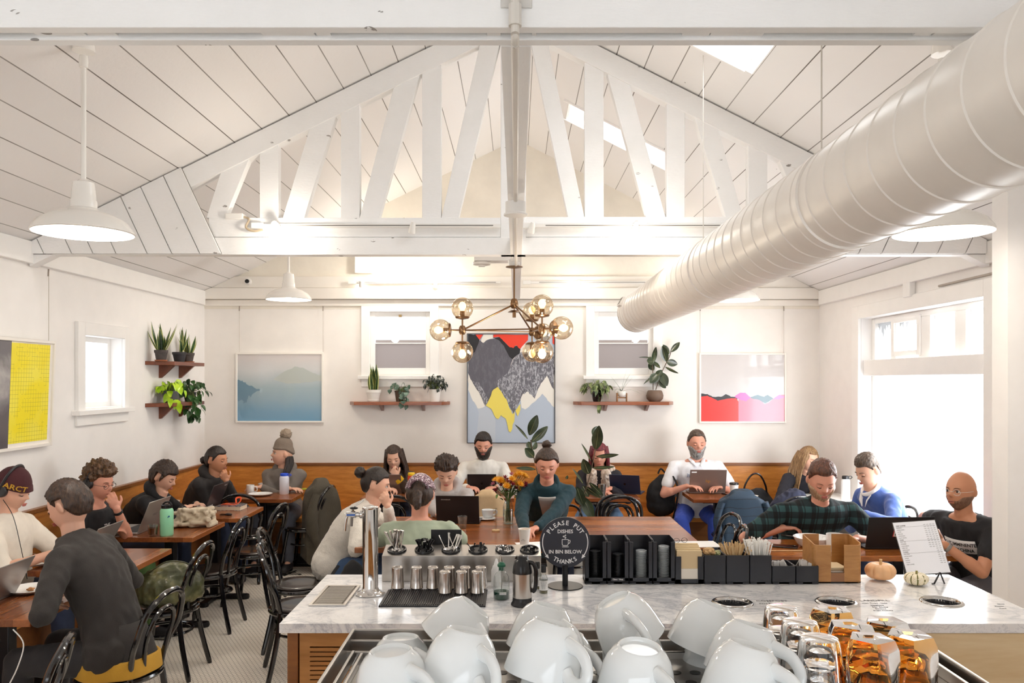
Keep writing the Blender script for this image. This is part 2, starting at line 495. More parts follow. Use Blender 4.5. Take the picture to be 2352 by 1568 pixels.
# ---- windows in the back wall (1, 2), the left wall (3) and the right wall (4)
for i, (x0, x1, z0, z1) in enumerate(BW):
    root = thing('window_%d' % (1+i), None, None, ((x0+x1)/2, YB, z0)); struct(root); L = Vector(root.location)
    b = M(); o = .09
    b.box(x0-o-L.x, x0-L.x, -.028, 0, -.02, z1-z0+.09); b.box(x1-L.x, x1+o-L.x, -.028, 0, -.02, z1-z0+.09)
    b.box(x0-L.x, x1-L.x, -.028, 0, z1-z0, z1-z0+.09)
    b.box(x0-o-L.x, x1+o-L.x, -.02, 0, -.13, -.05)
    b.build('casing', TRIMW, root, bevel=.003)
    b = M(); b.box(x0-o-.03-L.x, x1+o+.03-L.x, -.06, .05, -.05, -.012); b.build('window_sill', TRIMW, root, bevel=.004)
    b = M(); q = .05; mid = z0+.50*(z1-z0)
    for A in ((x0, x0+q, z0, z1), (x1-q, x1, z0, z1), (x0+q, x1-q, z0, z0+.07), (x0+q, x1-q, z1-q, z1)):
        b.box(A[0]-L.x, A[1]-L.x, .02, .06, A[2]-L.z, A[3]-L.z)
    b.box(x0+q-L.x, x1-q-L.x, .025, .055, mid-.006-L.z, mid+.006-L.z)
    b.build('sash', TRIMW, root, bevel=.003)
    M().box(x0+q-L.x, x1-q-L.x, .038, .042, mid+.006-L.z, z1-q-L.z).build('pane', GLASS, root)
    M().box(x0+q-L.x, x1-q-L.x, .038, .042, z0+.07-L.z, mid-.006-L.z).build('frosted_pane', FROST, root)
    M().box(-.015, .015, -.002, .02, z1-.055-L.z, z1-.03-L.z).build('window_latch', mat('dull_brass', 'a98e62', .4, .8), root)
# the neighbour's wall seen through the frosted panes
nb = M().box(-2.6, 2.6, 10.3, 10.5, 0, 2.36); nbm = mat('neighbour_wall', '80736c', .8)
nb.m = 1; nb.box(-1.15, -.75, 10.28, 10.3, 1.4, 1.99); nb.box(1.05, 1.6, 10.28, 10.3, 1.3, 1.98)
tag(nb.build('neighbouring_wall', [nbm, mat('neighbour_opening', '4a4650', .8)]), kind='structure')
root = thing('window_3', None, None, (XL, hL[0], hL[2])); struct(root); L = Vector(root.location)
b = M(); o = .1; y0, y1, z0, z1 = hL
b.box(0, .03, -o, 0, -.05, z1-z0+o); b.box(0, .03, y1-y0, y1-y0+o*.7, -.05, z1-z0+o); b.box(0, .03, 0, y1-y0, z1-z0, z1-z0+o)
b.box(0, .022, -o, y1-y0+.07, -.13, -.05); b.build('casing', TRIMW, root, bevel=.004)
M().box(-.12, .06, -o-.04, y1-y0+.11, -.05, -.012).build('window_sill', TRIMW, root, bevel=.004)
b = M(); b.box(-.13, -.1, 0, .04, 0, z1-z0); b.box(-.13, -.1, y1-y0-.04, y1-y0, 0, z1-z0); b.box(-.13, -.1, .04, y1-y0-.04, 0, .04); b.box(-.13, -.1, .04, y1-y0-.04, z1-z0-.04, z1-z0)
b.build('sash', TRIMW, root)
M().box(-.118, -.114, .04, y1-y0-.04, .04, z1-z0-.04).build('frosted_pane', FROST2, root)
# right window: a transom row of four lights over one large pane
root = thing('window_4', None, None, (XR, WY0, WZ0)); struct(root); L = Vector(root.location)
GX = XR+.14
b = M(); o = .12
b.box(-.03, 0, -o, 0, -WZ0, WZ1-WZ0+o); b.box(-.03, 0, WY1-WY0, WY1-WY0+.14, -WZ0, WZ1-WZ0+o); b.box(-.03, 0, 0, WY1-WY0, WZ1-WZ0, WZ1-WZ0+o)
b.build('casing', TRIMW, root, bevel=.004)
tz0, tz1 = gz(863, WY1)-WZ0, gz(827, WY1)-WZ0; H4 = WZ1-WZ0; W4 = WY1-WY0
b = M(); b.box(.02, .165, .001, W4-.001, tz0, tz1); b.build('transom_bar', TRIMW, root, bevel=.006)
b = M(); b.box(.10, .16, 0, .04, 0, H4); b.box(.10, .16, W4-.06, W4, 0, H4); b.box(.10, .16, .04, W4-.06, H4-.05, H4); b.box(.08, .16, .04, W4-.06, 0, .05)
gyl = lambda px: GX*F/(px-CX)-WY0
panes = [(2016, 2056), (2068, 2120), (2148, 2205), (2231, 2266)]
edges = [(gyl(b_), gyl(a_)) for a_, b_ in panes]
for (a0, a1), (c0, c1) in zip(edges, edges[1:]): b.box(.10, .16, c1, a0, tz1, H4-.05)
b.build('frame', TRIMW, root, bevel=.004)
b = M(); y0_, y1_ = gyl(2127), gyl(2061); zz0, zz1 = tz1+.02, H4-.03
for A in ((y0_, y0_+.05, zz0, zz1), (y1_-.05, y1_, zz0, zz1), (y0_+.05, y1_-.05, zz0, zz0+.045), (y0_+.05, y1_-.05, zz1-.045, zz1)): b.box(.085, .1, *A)
b.build('transom_sash', TRIMW, root, bevel=.003)
for k, (a0, a1) in enumerate(edges):
    pn = M().box(.138, .142, a0, a1, tz1+.01, H4-.04).build('pane', FROST2, root)
    # bare glass left where the white film stops, ragged along its edge
    s = M(); n = 26; zt = H4-.05; rnd = random.Random(k)
    top = [(a0+(a1-a0)*j/n, zt) for j in range(n+1)]
    low = [(a0+(a1-a0)*j/n, zt-.03-rnd.random()**3*.09-.02*sin(j*.5+k)) for j in range(n+1)]
    for j in range(n):
        i_ = [s.pt((.135, *top[j])), s.pt((.135, *top[j+1])), s.pt((.135, *low[j+1])), s.pt((.135, *low[j]))]; s.face(i_)
    s.build('bare_glass_edge', SMEAR, root, smooth=0)
M().box(.138, .142, .04, W4-.06, .05, tz0).build('pane', GLASS, root)
# pavement outside the big window
tag(M().box(XR+.5, XR+14, 0, 16, -.25, -.15).build('pavement', mat('pavement', 'f1efec', .8)), kind='structure')
# ---- trims
n_ = [0]
def trim(b, m=TRIMW, bevel=.004):
    n_[0] += 1; return struct(b.build('trim_%d' % n_[0], m, bevel=bevel))
trim(M().box(XL, XL+.045, 1.9, YB-.09, 2.635, EAVE+.01)); trim(M().box(XR-.045, XR, 4.34, YB-.09, 2.635, EAVE+.01))
CREAM = mat('cream_beam', 'f5efe6', .5, var=.04, vscale=2, bump=.1, bscale=14)
def zcut(z): return (XL*(RIDGE-z)/(RIDGE-EAVE), XR*(RIDGE-z)/(RIDGE-EAVE))
z3, z2, z1_, z0_ = gz(636, YB), gz(662, YB), gz(688, YB), gz(703, YB)
a, c = zcut(z3); a2, c2 = zcut(max(z2, EAVE))
trim(M().prism([(a2, z2), (c2, z2), (c, z3), (a, z3)], 1, YB-.06, YB-.005), CREAM)
a, c = zcut(max(z2, EAVE))
trim(M().prism([(XL, z1_), (XR, z1_), (XR, EAVE), (c, z2-.004), (a, z2-.004), (XL, EAVE)], 1, YB-.09, YB-.005), CREAM)
trim(M().box(XL, XR, YB-.03, YB-.001, z0_, z1_-.004), CREAM)
# ---- built-in bench round two walls, with panelled wooden back
WAL = wood('walnut_panel', 'b4682a', 'f2aa54', 0, rough=.35, coat=.2)
WALY = wood('walnut_panel_side', 'a8602a', 'e6a052', 1, rough=.35, coat=.2)
WALD = wood('walnut_cap', '6f4220', '9b6232', 0, rough=.35)
DARK = mat('dark_kick', '241a15', .6)
BT = gz(1062, YB)
r = thing('banquette_bench', 'long built-in wooden bench with panelled back along the rear wall', 'bench', (0, YB, 0), 0, 'built-in benches')
M().box(XL+.05, XR, -.03, 0, .46, BT-.03).build('back_panel', WAL, r)
M().box(XL+.05, XR, -.045, 0, BT-.028, BT).build('top_cap', WALD, r, bevel=.003)
M().box(XL+.46, XR, -.45, -.03, .42, .46).build('seat', WAL, r, bevel=.004)
M().box(XL+.44, XR, -.42, -.03, .02, .42).build('front_panel', WALD, r)
M().box(XL+.44, XR, -.43, -.40, 0, .1).build('kick_board', DARK, r)
r = thing('banquette_bench', 'built-in wooden bench with panelled back along the left wall', 'bench', (XL, 5.8, 0), 0, 'built-in benches')
y0, y1 = -2.6, YB-5.8-.0
M().box(0, .03, y0, y1-.03, .46, BT-.03).build('back_panel', WALY, r)
M().box(0, .045, y0, y1-.045, BT-.028, BT).build('top_cap', WALD, r, bevel=.003)
M().box(.03, .45, y0, y1-.03, .42, .46).build('seat', WALY, r, bevel=.004)
M().box(.03, .42, y0, y1-.45, .02, .42).build('front_panel', WALD, r)
M().box(.41, .425, y0, y1-.45, 0, .1).build('kick_board', DARK, r)
# ---- roof trusses
def clip(poly, a, b, c):
    """keep the part of a 2-D polygon where a*x+b*z<=c"""
    out = []
    for p, q in zip(poly, poly[1:]+poly[:1]):
        fp, fq = a*p[0]+b*p[1]-c, a*q[0]+b*q[1]-c
        if fp <= 0: out.append(p)
        if fp*fq < 0:
            t = fp/(fp-fq); out.append((p[0]+(q[0]-p[0])*t, p[1]+(q[1]-p[1])*t))
    return out
Y1 = 5.441; TB = gz(585, Y1)
tr = thing('roof_truss', 'white painted timber roof truss with diagonal webs and plank gussets, mid room', 'truss', (0, Y1, TB))
def Q(px, py): return (gx(px, Y1), gz(py, Y1)-TB)
M().box(XL+.02, XR-.0, 0, .09, 0, .118).build('bottom_chord', KNOT, tr, bevel=.003)
M().box(gx(478, Y1), gx(1150, Y1), .01, .08, .122, gz(499, Y1)-TB).build('bottom_chord', KNOT, tr, bevel=.003)
M().box(gx(1208, Y1), gx(1900, Y1), .01, .08, .122, gz(497, Y1)-TB).build('bottom_chord', KNOT, tr, bevel=.003)
for sg, X in ((-1, XL), (1, XR)):
    c0 = lambda x: ceil_z(x)-TB
    M().prism([(X*.995, c0(X*.995)-.012), (0, c0(0)-.012), (0, c0(0)-.165), (X*.995, c0(X*.995)-.165)], 1, .0, .09).build('top_chord', KNOT, tr, bevel=.003)
webs = [((510, 380), (578, 345), (515, 500), (472, 500)), ((595, 335), (638, 310), (638, 500), (595, 500)),
        ((714, 280), (777, 245), (697, 500), (648, 500)), ((782, 245), (825, 222), (825, 500), (782, 500)),
        ((908, 182), (969, 152), (870, 500), (825, 500)), ((969, 150), (1013, 128), (1013, 500), (969, 500)),
        ((1104, 90), (1150, 90), (1053, 500), (1013, 500)),
        ((1218, 90), (1257, 90), (1343, 500), (1305, 500)), ((1343, 128), (1387, 148), (1387, 500), (1343, 500)),
        ((1390, 150), (1443, 178), (1530, 500), (1486, 500)), ((1532, 222), (1574, 240), (1574, 500), (1532, 500)),
        ((1590, 248), (1646, 278), (1708, 500), (1668, 500)), ((1720, 312), (1764, 335), (1764, 500), (1720, 500)),
        ((1782, 345), (1840, 372), (1895, 500), (1850, 500))]
for k, q in enumerate(webs):
    pts = [Q(*q[0]), Q(*q[1]), Q(*q[2]), Q(*q[3])]
    M().prism(pts[::-1], 1, .012, .078).build('web', KNOT, tr, bevel=.003)
M().box(gx(1150, Y1), gx(1208, Y1), .005, .085, .0, c0(0)-.05).build('king_post', KNOT, tr, bevel=.003)
for sg in (-1, 1):
    if sg < 0: poly = [Q(66, 583), Q(510, 583), Q(418, 386), Q(66, 560)]; d0, d1 = Q(327, 423), Q(402, 583)
    else: poly = [Q(1860, 583), Q(2262, 583), Q(2262, 552), Q(1950, 386)]; d0, d1 = Q(2045, 423), Q(1970, 583)
    dx, dz_ = d1[0]-d0[0], d1[1]-d0[1]; nx, nz = dz_, -dx; ln = sqrt(nx*nx+nz*nz); nx, nz = nx/ln, nz/ln
    us = [nx*p[0]+nz*p[1] for p in poly]; u = min(us); k = 0
    g = M(); wd = [.13, .17, .15, .19, .14]
    while u < max(us):
        u2 = u+wd[k % 5]
        pl = clip(clip(poly, -nx, -nz, -(u+.003)), nx, nz, u2-.003)
        if len(pl) > 2: g.prism(pl, 1, -.022, 0)
        u = u2; k += 1
    g.build('plank_gusset', KNOT, tr)
    M().prism(poly, 1, -.003, 0).build('gusset_backing', mat('dark_gap', '6b625a', .8), tr)
# nearest truss: two plies with spacer blocks between
t2 = thing('roof_truss', 'white painted double-ply truss chord across the top of the picture, nearest', 'truss', (0, 1.93, TB))
M().box(XL, XR, 0, .033, 0, .27).build('bottom_chord', KNOT, t2, bevel=.002)
M().box(XL, XR, .072, .106, 0, .27).build('bottom_chord', KNOT, t2, bevel=.002)
for p0, p1 in ((75, 190), (195, 262), (598, 720), (724, 757), (1118, 1150), (1222, 1232), (1570, 1632), (1635, 1757), (2105, 2145), (2150, 2260)):
    M().box(gx(p0, 1.98), gx(p1, 1.98), .034, .071, .01, .2).build('spacer_block', KNOT, t2)
M().box(gx(1150, 1.93), gx(1222, 1.93), -.006, 0, .045, .27).build('hanger_plate', mat('grey_white', 'd6d2cc', .5), t2, bevel=.002)
# lengthwise tie under the ridge, with conduit
tie = thing('tie_beam', 'white timber tie beam running lengthwise below the ridge', 'beam', (0, 2.04, TB-.002))
M().box(-.04, .038, 0, YB-2.04-.1, .002, .12).build('beam', KNOT, tie, bevel=.003)
cd = M().tube(spline([(-.003, 1.90, TB+.5), (-.003, 1.90, TB+.02), (-.003, 1.905, TB-.02), (-.003, 1.95, TB-.035), (-.003, 2.1, TB-.035), (-.003, 3.6, TB-.03), (-.003, 5.75, TB-.025)], 6), .0105, 10)
cd.tube([(-.003, 1.90, TB+.04), (-.003, 1.90, TB-.01)], .016, 10)
GREYW = mat('painted_conduit', 'dcd6cd', .45)
tag(cd.build('conduit_pipe', GREYW), 'white painted conduit pipe along the underside of the tie beam', 'pipe')
jb = M().lathe([(0, -.062), (.055, -.062), (.055, -.055), (.047, -.05), (.047, 0), (0, 0)], (0, 0, 0), 28)
jz = dz(468, TB-.03); tag(jb.build('junction_box', PLASTW, loc=(-.003, dz(464, TB-.03), TB-.03)), 'round white junction box under the tie beam above the chandelier', 'junction box')
# ---- spiral duct
K_ = 1.30; DX, DZc, DR = .8746*K_, EYE+.485*K_, .139*K_
def duct():
    prof = []; y = .5; ye = F*K_/315
    joints = [2.75, 4.5, ye-.42]
    while y < ye-.08:
        prof += [(DR, y), (DR, y+.142), (DR+.0032, y+.146), (DR+.0032, y+.150), (DR, y+.154)]; y += .155
    prof = [(r, yy) for r, yy in prof if all(abs(yy-j) > .03 for j in joints)]
    for j in joints: prof += [(DR, j-.03), (DR-.004, j-.006), (DR-.004, j), (DR+.004, j+.002), (DR+.004, j+.03)]
    prof.sort(key=lambda p: p[1])
    prof += [(DR, ye-.06), (DR*.97, ye-.02), (DR*.9, ye), (0, ye+.01)]
    m = M(); m.T = Matrix.Rotation(-pi/2, 4, 'X') @ Matrix.Identity(4)
    m.lathe(prof, segs=64)
    return m
dr = thing('air_duct', 'large round spiral duct painted off-white running overhead on the right', 'duct', (DX, 0, DZc))
DM = mat('duct_paint', 'f6f0e8', .38, .05, bump=.05, bscale=12, var=.03)
dd = duct(); dd.build('duct_pipe', DM, dr, smooth=30)
g = M(); ye = F*K_/315
g.T = Matrix.Translation((0, ye-.2, 0)) @ Matrix.Rotation(R(-62), 4, 'Y')
g.box(-.045, .045, -.09, .09, DR-.02, DR+.022)
g.build('vent_collar', DM, dr, bevel=.003)
g = M(); g.T = Matrix.Translation((0, ye-.2, 0)) @ Matrix.Rotation(R(-62), 4, 'Y')
for k in range(7): g.box(-.033+.0105*k, -.029+.0105*k, -.075, .075, DR+.0221, DR+.026)
g.build('vent_louvre', mat('vent_dark', '8f877c', .5, .3), dr)
for wy in (3.0, 4.9):
    M().tube([(0, wy, DR), (0, wy, ceil_z(DX)-DZc)], .003, 6).build('hanger_wire', GREYW, dr)
# ---- small fittings
tag(M().tube(spline([(XR-.012, 4.6, 2.56), (XR-.012, 5.4, 2.565), (XR-.012, 6.1, 2.56)], 5), .009, 8).build('conduit_pipe', mat('grey_conduit', 'b9afa4', .5)), 'thin painted conduit running above the large right window', 'pipe')
jy = yl(2095, XR); tag(M().box(-.05, 0, -.06, .06, -.06, .06).build('junction_box', TRIMW, loc=(XR, jy, gz(665, jy)), bevel=.006), 'square white junction box on the right wall above the window', 'junction box')
c = thing('security_camera', 'small round security camera with dark lens on the rear beam', 'camera', at(571, 647, YB-.06))
cm = M(); cm.T = Matrix.Rotation(pi/2, 4, 'X'); cm.lathe([(0, 0), (.036, 0), (.036, .03), (.03, .045), (0, .05)], segs=24); cm.build('housing', PLASTW, c)
cm = M(); cm.T = Matrix.Rotation(pi/2, 4, 'X'); cm.lathe([(.022, .046), (.022, .053), (0, .058)], segs=20); cm.build('lens', mat('black_gloss', '0c0c0e', .12), c)
sd = thing('smoke_detector', 'round white smoke detector under a mounting board near the rear wall', 'smoke detector', at(1125, 592, 6.9))
M().box(-.13, .21, -.08, .08, -.035, .12).build('mounting_board', TRIMW, sd)
M().lathe([(0, -.075), (.03, -.075), (.032, -.066), (.075, -.06), (.078, -.04), (.07, -.036)], (-.07, 0, 0), 28).build('housing', PLASTW, sd)
# hanging wires for the pictures
WIRE = mat('picture_wire', 'b8ada1', .5, .5)
def wire(px, py0, py1, Y, lab):
    t = thing('picture_wire', lab, 'wire', at(px, py0, Y), 0, 'picture hanging wires')
    M().tube([(0, 0, 0), (0, 0, gz(py1, Y)-gz(py0, Y))], .002, 5).build('wire', WIRE, t)
    M().tube([(0, -.002, .0), (0, -.006, -.05)], .005, 6).build('hook', mat('hook_metal', '8b8076', .4, .8), t)
wire(550, 703, 808, YB-.032, 'picture wire at the left of the blue print')
wire(742, 703, 808, YB-.032, 'picture wire at the right of the blue print')
wire(1608, 703, 810, YB-.032, 'picture wire at the left of the red print')
wire(1800, 703, 810, YB-.032, 'picture wire at the right of the red print')
yy = yl(112, XL+.05); wire(112, 618, 783, yy, 'picture wire above the yellow print on the left wall')
# ================================================================ tables
TW = wood('table_walnut_x', '6e3516', 'b56f3c', 0, plank=.11, rough=.27, coat=.12)
TWY = wood('table_walnut_y', '653014', 'a96434', 1, plank=.11, rough=.27, coat=.12)
BLK = mat('black_metal', '17161a', .35, .3)
BLKG = mat('black_lacquer', '121114', .13, coat=.6)
def table(x0, x1, y0, y1, label, m=TWY, group=None, legs=((0, 0),), cat='table'):
    cx, cy = (x0+x1)/2, (y0+y1)/2
    t = thing('wooden_table' if not group else 'cafe_table', label, cat, (cx, cy, 0), 0, group)
    M().box(x0-cx, x1-cx, y0-cy, y1-cy, TT-.035, TT).build('tabletop', m, t, bevel=.003)
    for lx, ly in legs:
        M().box(lx-.035, lx+.035, ly-.035, ly+.035, .03, TT-.05).build('pedestal', BLK, t, bevel=.004)
        M().box(lx-.18, lx+.18, ly-.18, ly+.18, TT-.05, TT-.035).build('top_plate', BLK, t)
        b = M().bar((lx-.25, ly, .022), (lx+.25, ly, .022), .06, .03); b.bar((lx, ly-.25, .022), (lx, ly+.25, .022), .06, .03)
        for sx, sy in ((.25, 0), (-.25, 0), (0, .25), (0, -.25)): b.lathe([(.035, 0), (.04, .015), (.035, .036), (0, .04)], (lx+sx, ly+sy, 0), 14, cap0=True)
        b.build('foot_cross', BLK, t, bevel=.003)
    return t
g = 'small square tables along the left bench'
TA = table(-2.87, -2.27, 3.76, 4.35, 'small walnut cafe table nearest the camera at the left edge', group=g)
TBt = table(-2.87, -2.29, 4.725, 5.354, 'small walnut cafe table with white charger, second from the camera', group=g)
TCt = table(-2.88, -2.30, 5.724, 6.356, 'small walnut cafe table with the mint green bottle on it', group=g)
TD = table(-2.86, -2.235, 6.516, 7.12, 'small walnut cafe table with the paperback and keys on it', group=g)
g = 'small square tables along the rear bench'
TE = table(-2.80, -2.11, 7.56, 8.04, 'small walnut cafe table with bowls and blue-capped bottle in the rear left corner', m=TW, group=g)
TF = table(-1.48, -.86, 7.62, 8.06, 'small walnut cafe table under the silver laptop and red bottle', m=TW, group=g)
TG = table(-.62, -.02, 7.62, 8.06, 'small walnut cafe table in front of the bearded man in white', m=TW, group=g)
TH = table(.57, 1.17, 7.62, 8.06, 'small walnut cafe table under the navy laptop', m=TW, group=g)
TI = table(1.66, 2.24, 7.56, 8.06, 'small walnut cafe table with laptop of the man in white shirt', m=TW, group=g)
COM = table(-1.08, 1.263, 5.37, 6.60, 'long communal walnut table in the middle of the room', m=TW, legs=((-.75, 0), (.75, 0)))
TWR = wood('table_slab', '6b3013', 'c87a35', 0, rough=.18, coat=.3)
RT = table(1.62, 2.86, 5.12, 5.66, 'glossy live-edge wooden table at the right by the window', m=TWR, legs=((-.3, 0), (.3, 0)))
# ================================================================ bentwood chairs
SEATM = mat('dark_seat', '2a211c', .25, coat=.3)
def make_chair(label):
    t = thing('bentwood_chair', label, 'chair')
    sh = .43
    M().lathe([(0, sh-.02), (.17, sh-.02), (.185, sh-.012), (.188, sh), (.18, sh+.008), (.12, sh+.004), (0, sh-.001)], segs=40).build('seat', SEATM, t, smooth=50)
    M().tube([(cos(a)*.19, sin(a)*.19, sh-.022) for a in [2*pi*k/36 for k in range(36)]], .015, 8, closed=True, flat=1).build('seat_ring', BLKG, t)
    for sx in (-1, 1):
        M().tube(spline([(sx*.135, .12, sh-.02), (sx*.15, .15, .22), (sx*.175, .185, 0)], 6), [.017]*6+[.016]*6+[.013], 10).build('leg', BLKG, t)
        M().tube(spline([(sx*.135, -.135, sh-.005), (sx*.15, -.165, .22), (sx*.17, -.215, 0)], 6), [.016]*12+[.013], 10).build('leg', BLKG, t)
    hoop = []
    for p in spline([(-.135, -.135, sh-.01), (-.165, -.165, sh+.11), (-.188, -.20, .62), (-.165, -.235, .74), (-.09, -.258, .80), (0, -.262, .815), (.09, -.258, .80), (.165, -.235, .74), (.188, -.20, .62), (.165, -.165, sh+.11), (.135, -.135, sh-.01)], 7): hoop.append(p)
    M().tube(hoop, .0145, 10).build('back_hoop', BLKG, t)
    M().tube(spline([(-.08, -.172, sh), (-.10, -.19, .55), (-.11, -.215, .64), (-.07, -.235, .715), (0, -.24, .735), (.07, -.235, .715), (.11, -.215, .64), (.10, -.19, .55), (.08, -.172, sh)], 7), .0115, 10).build('inner_hoop', BLKG, t)
    M().tube([(cos(a)*.155, sin(a)*.155-.005, .27) for a in [2*pi*k/32 for k in range(32)]], .0095, 8, closed=True).build('stretcher_ring', BLKG, t)
    return t
first = [None]
def chair(x, y, rz, label, group=None, z=0):
    if first[0] is None:
        first[0] = make_chair(label); o = first[0]
        if group: o['group'] = group
        o.location = (x, y, z); o.rotation_euler = (0, 0, rz)
    else:
        o = dup(first[0], (x, y, z), rz, label)
        if group: o['group'] = group
        elif 'group' in o: del o['group']
    return o
E_, W_, N_, S_ = -pi/2, pi/2, 0, pi       # facing +X, -X, +Y, -Y
g = 'bentwood chairs on the aisle side of the left tables'
c_bag = chair(-2.22, 5.10, W_, 'black bentwood chair with the olive leather bag on its seat', g)
chair(-2.30, 6.03, W_, 'black bentwood chair behind the one with the leather bag', g)
chair(-2.20, 6.72, W_-.1, 'black bentwood chair at the table with the paperback', g)
chair(-1.96, 3.98, W_-.1, 'black bentwood chair of the person in dark clothes with mustard hem', g)
chair(-2.05, 3.16, W_+.3, 'black bentwood chair cut by the bottom left corner', g)
chair(-2.50, 7.50, N_, 'black bentwood chair tucked in at the rear left corner table')
c_coat = chair(-2.06, 7.86, W_-.15, 'black bentwood chair carrying the olive fleece coat')
chair(-1.13, 7.42, N_+.1, 'black bentwood chair in front of the silver laptop table')
chair(-.26, 7.44, N_, 'black bentwood chair under the beige jacket')
chair(.92, 7.38, N_+.05, 'black bentwood chair pushed up to the navy laptop table')
chair(2.02, 7.48, N_, 'black bentwood chair under the quilted blue jacket')
g = 'bentwood chairs round the communal table'
chair(-1.52, 5.62, E_+.15, 'black bentwood chair of the woman in the fuzzy white sweater', g)
chair(-1.36, 5.1, E_+.35, 'black bentwood chair with the black backpack hung on it', g)
chair(.47, 6.92, S_, 'black bentwood chair on the far side of the communal table', g)
chair(.92, 6.95, S_+.1, 'black bentwood chair at the far right of the communal table', g)
chair(1.42, 6.15, W_+.2, 'black bentwood chair at the right end of the communal table, farther', g)
chair(1.36, 5.72, W_-.1, 'black bentwood chair at the right end of the communal table, nearer', g)
chair(-.52, 4.98, N_, 'black bentwood chair of the woman in the pale green top', g)
chair(-.12, 4.86, N_-.1, 'black bentwood chair at the near side of the communal table behind the cutlery holder', g)
chair(2.95, 6.55, W_, 'black bentwood chair by the window under the man in the blue sweater')
chair(2.45, 7.35, N_+.2, 'black bentwood chair heaped with bags near the right corner')
# ================================================================ lamps
ENAM = mat('white_enamel', 'fbf7f0', .25)
BULB = mat('lit_bulb', 'fff3dc', .4, emit=14, ecol='fff0d6')
INNER = mat('lit_reflector', 'fffaf0', .4)
def pendant(x, y, z, label, d=.43, first_=[None]):
    top = ceil_z(x)-z
    t = thing('pendant_lamp', label, 'lamp', (x, y, z), 0, 'enamel pendant lamps')
    r = d/2
    M().lathe([(r, 0), (r+.004, .004), (r-.004, .02), (r*.86, .055), (r*.62, .085), (r*.34, .10), (.062, .11), (.06, .115)], segs=48).build('shade', [ENAM], t, smooth=60, solid=.003)
    M().lathe([(.058, .112), (.058, .15), (.054, .155), (.05, .20), (.046, .235), (.03, .24), (.02, .25), (0, .25)], segs=28).build('lamp_cap', ENAM, t, smooth=40)
    M().tube([(0, 0, .24), (0, 0, top-.05)], .0115, 12).build('stem', ENAM, t)
    m = M().lathe([(0, top-.05-.06), (.018, top-.105), (.021, top-.08), (.018, top-.05), (.0, top-.045)], segs=16); m.lathe([(0, top-.03), (.05, top-.03), (.045, top+.02)], segs=20)
    m.build('canopy', ENAM, t)
    M().ell((0, 0, .045), (.036, .036, .045)).build('bulb', BULB, t, smooth=180)
    l = point('pendant_light', (x, y, z+.0), 17 if y < 5 else 10, (1, .92, .82), .06)
    return t
PA = (gx(192, 3.75), 3.75, gz(536, 3.75))
pendant(*PA, 'large white enamel pendant lamp at the upper left, nearest')
pendant(-PA[0]*.985, 3.75, PA[2], 'white enamel pendant lamp at the upper right, half hidden by the duct')
pendant(gx(663, 7.4), 7.4, gz(688, 7.4), 'small-looking white enamel pendant lamp before the rear wall at left', d=.405)
pendant(gx(1692, 7.4), 7.4, gz(690, 7.4), 'white enamel pendant lamp below the duct before the rear wall at right', d=.405)
# chandelier
BRZ = mat('bronze', '8a6a4c', .28, .9)
def globe_glass():
    m = bpy.data.materials.new('smoked_globe_glass'); m.use_nodes = True; n = m.node_tree.nodes; l = m.node_tree.links; n.clear()
    o = n.new('ShaderNodeOutputMaterial'); tr = n.new('ShaderNodeBsdfTransparent'); tr.inputs[0].default_value = lin('f4ecdf')
    g = n.new('ShaderNodeBsdfGlossy'); g.inputs['Roughness'].default_value = .03; g.inputs[0].default_value = lin('e6d6c0')
    lw = n.new('ShaderNodeLayerWeight'); lw.inputs[0].default_value = .35
    mm = n.new('ShaderNodeMath'); mm.operation = 'MULTIPLY_ADD'; mm.inputs[1].default_value = .7; mm.inputs[2].default_value = .07
    l.new(lw.outputs['Facing'], mm.inputs[0]); x = n.new('ShaderNodeMixShader'); l.new(mm.outputs[0], x.inputs[0]); l.new(tr.outputs[0], x.inputs[1]); l.new(g.outputs[0], x.inputs[2])
    l.new(x.outputs[0], o.inputs[0]); return m
GLOBE = globe_glass()
YC = 5.8
ch = thing('chandelier', 'bronze branching chandelier with smoked glass globes in the middle of the room', 'chandelier', at(1181, 697, YC))
L = Vector(ch.location); cz = TB-.03-L.z
M().lathe([(0, -.012), (.02, -.012), (.062, -.004), (.062, 0), (0, 0)], (0, 0, cz), 28).build('canopy', BRZ, ch)
M().lathe([(0, 0), (.04, 0), (.045, .045), (.04, .05), (0, .05)], (0, 0, cz), 24).build('canopy', PLASTW, ch)
M().tube([(0, 0, 0), (0, 0, cz-.01)], .006, 10).build('stem', BRZ, ch)
hub = M().lathe([(0, -.035), (.018, -.035), (.028, -.02), (.03, 0), (.028, .02), (.018, .035), (0, .035)], segs=20)
hub.build('hub', BRZ, ch)
m = M().lathe([(.0, -.1), (.013, -.1), (.013, -.06), (.004, -.06), (.004, -.035)], segs=16)
m.lathe([(.0, -.058), (.047, -.062), (.03, -.05), (.0, -.046)], segs=24); m.build('centre_socket', BRZ, ch)
nodes = [at(1062, 758, 5.72)-L, at(1245, 755, 5.45)-L, at(1222, 762, 6.25)-L]
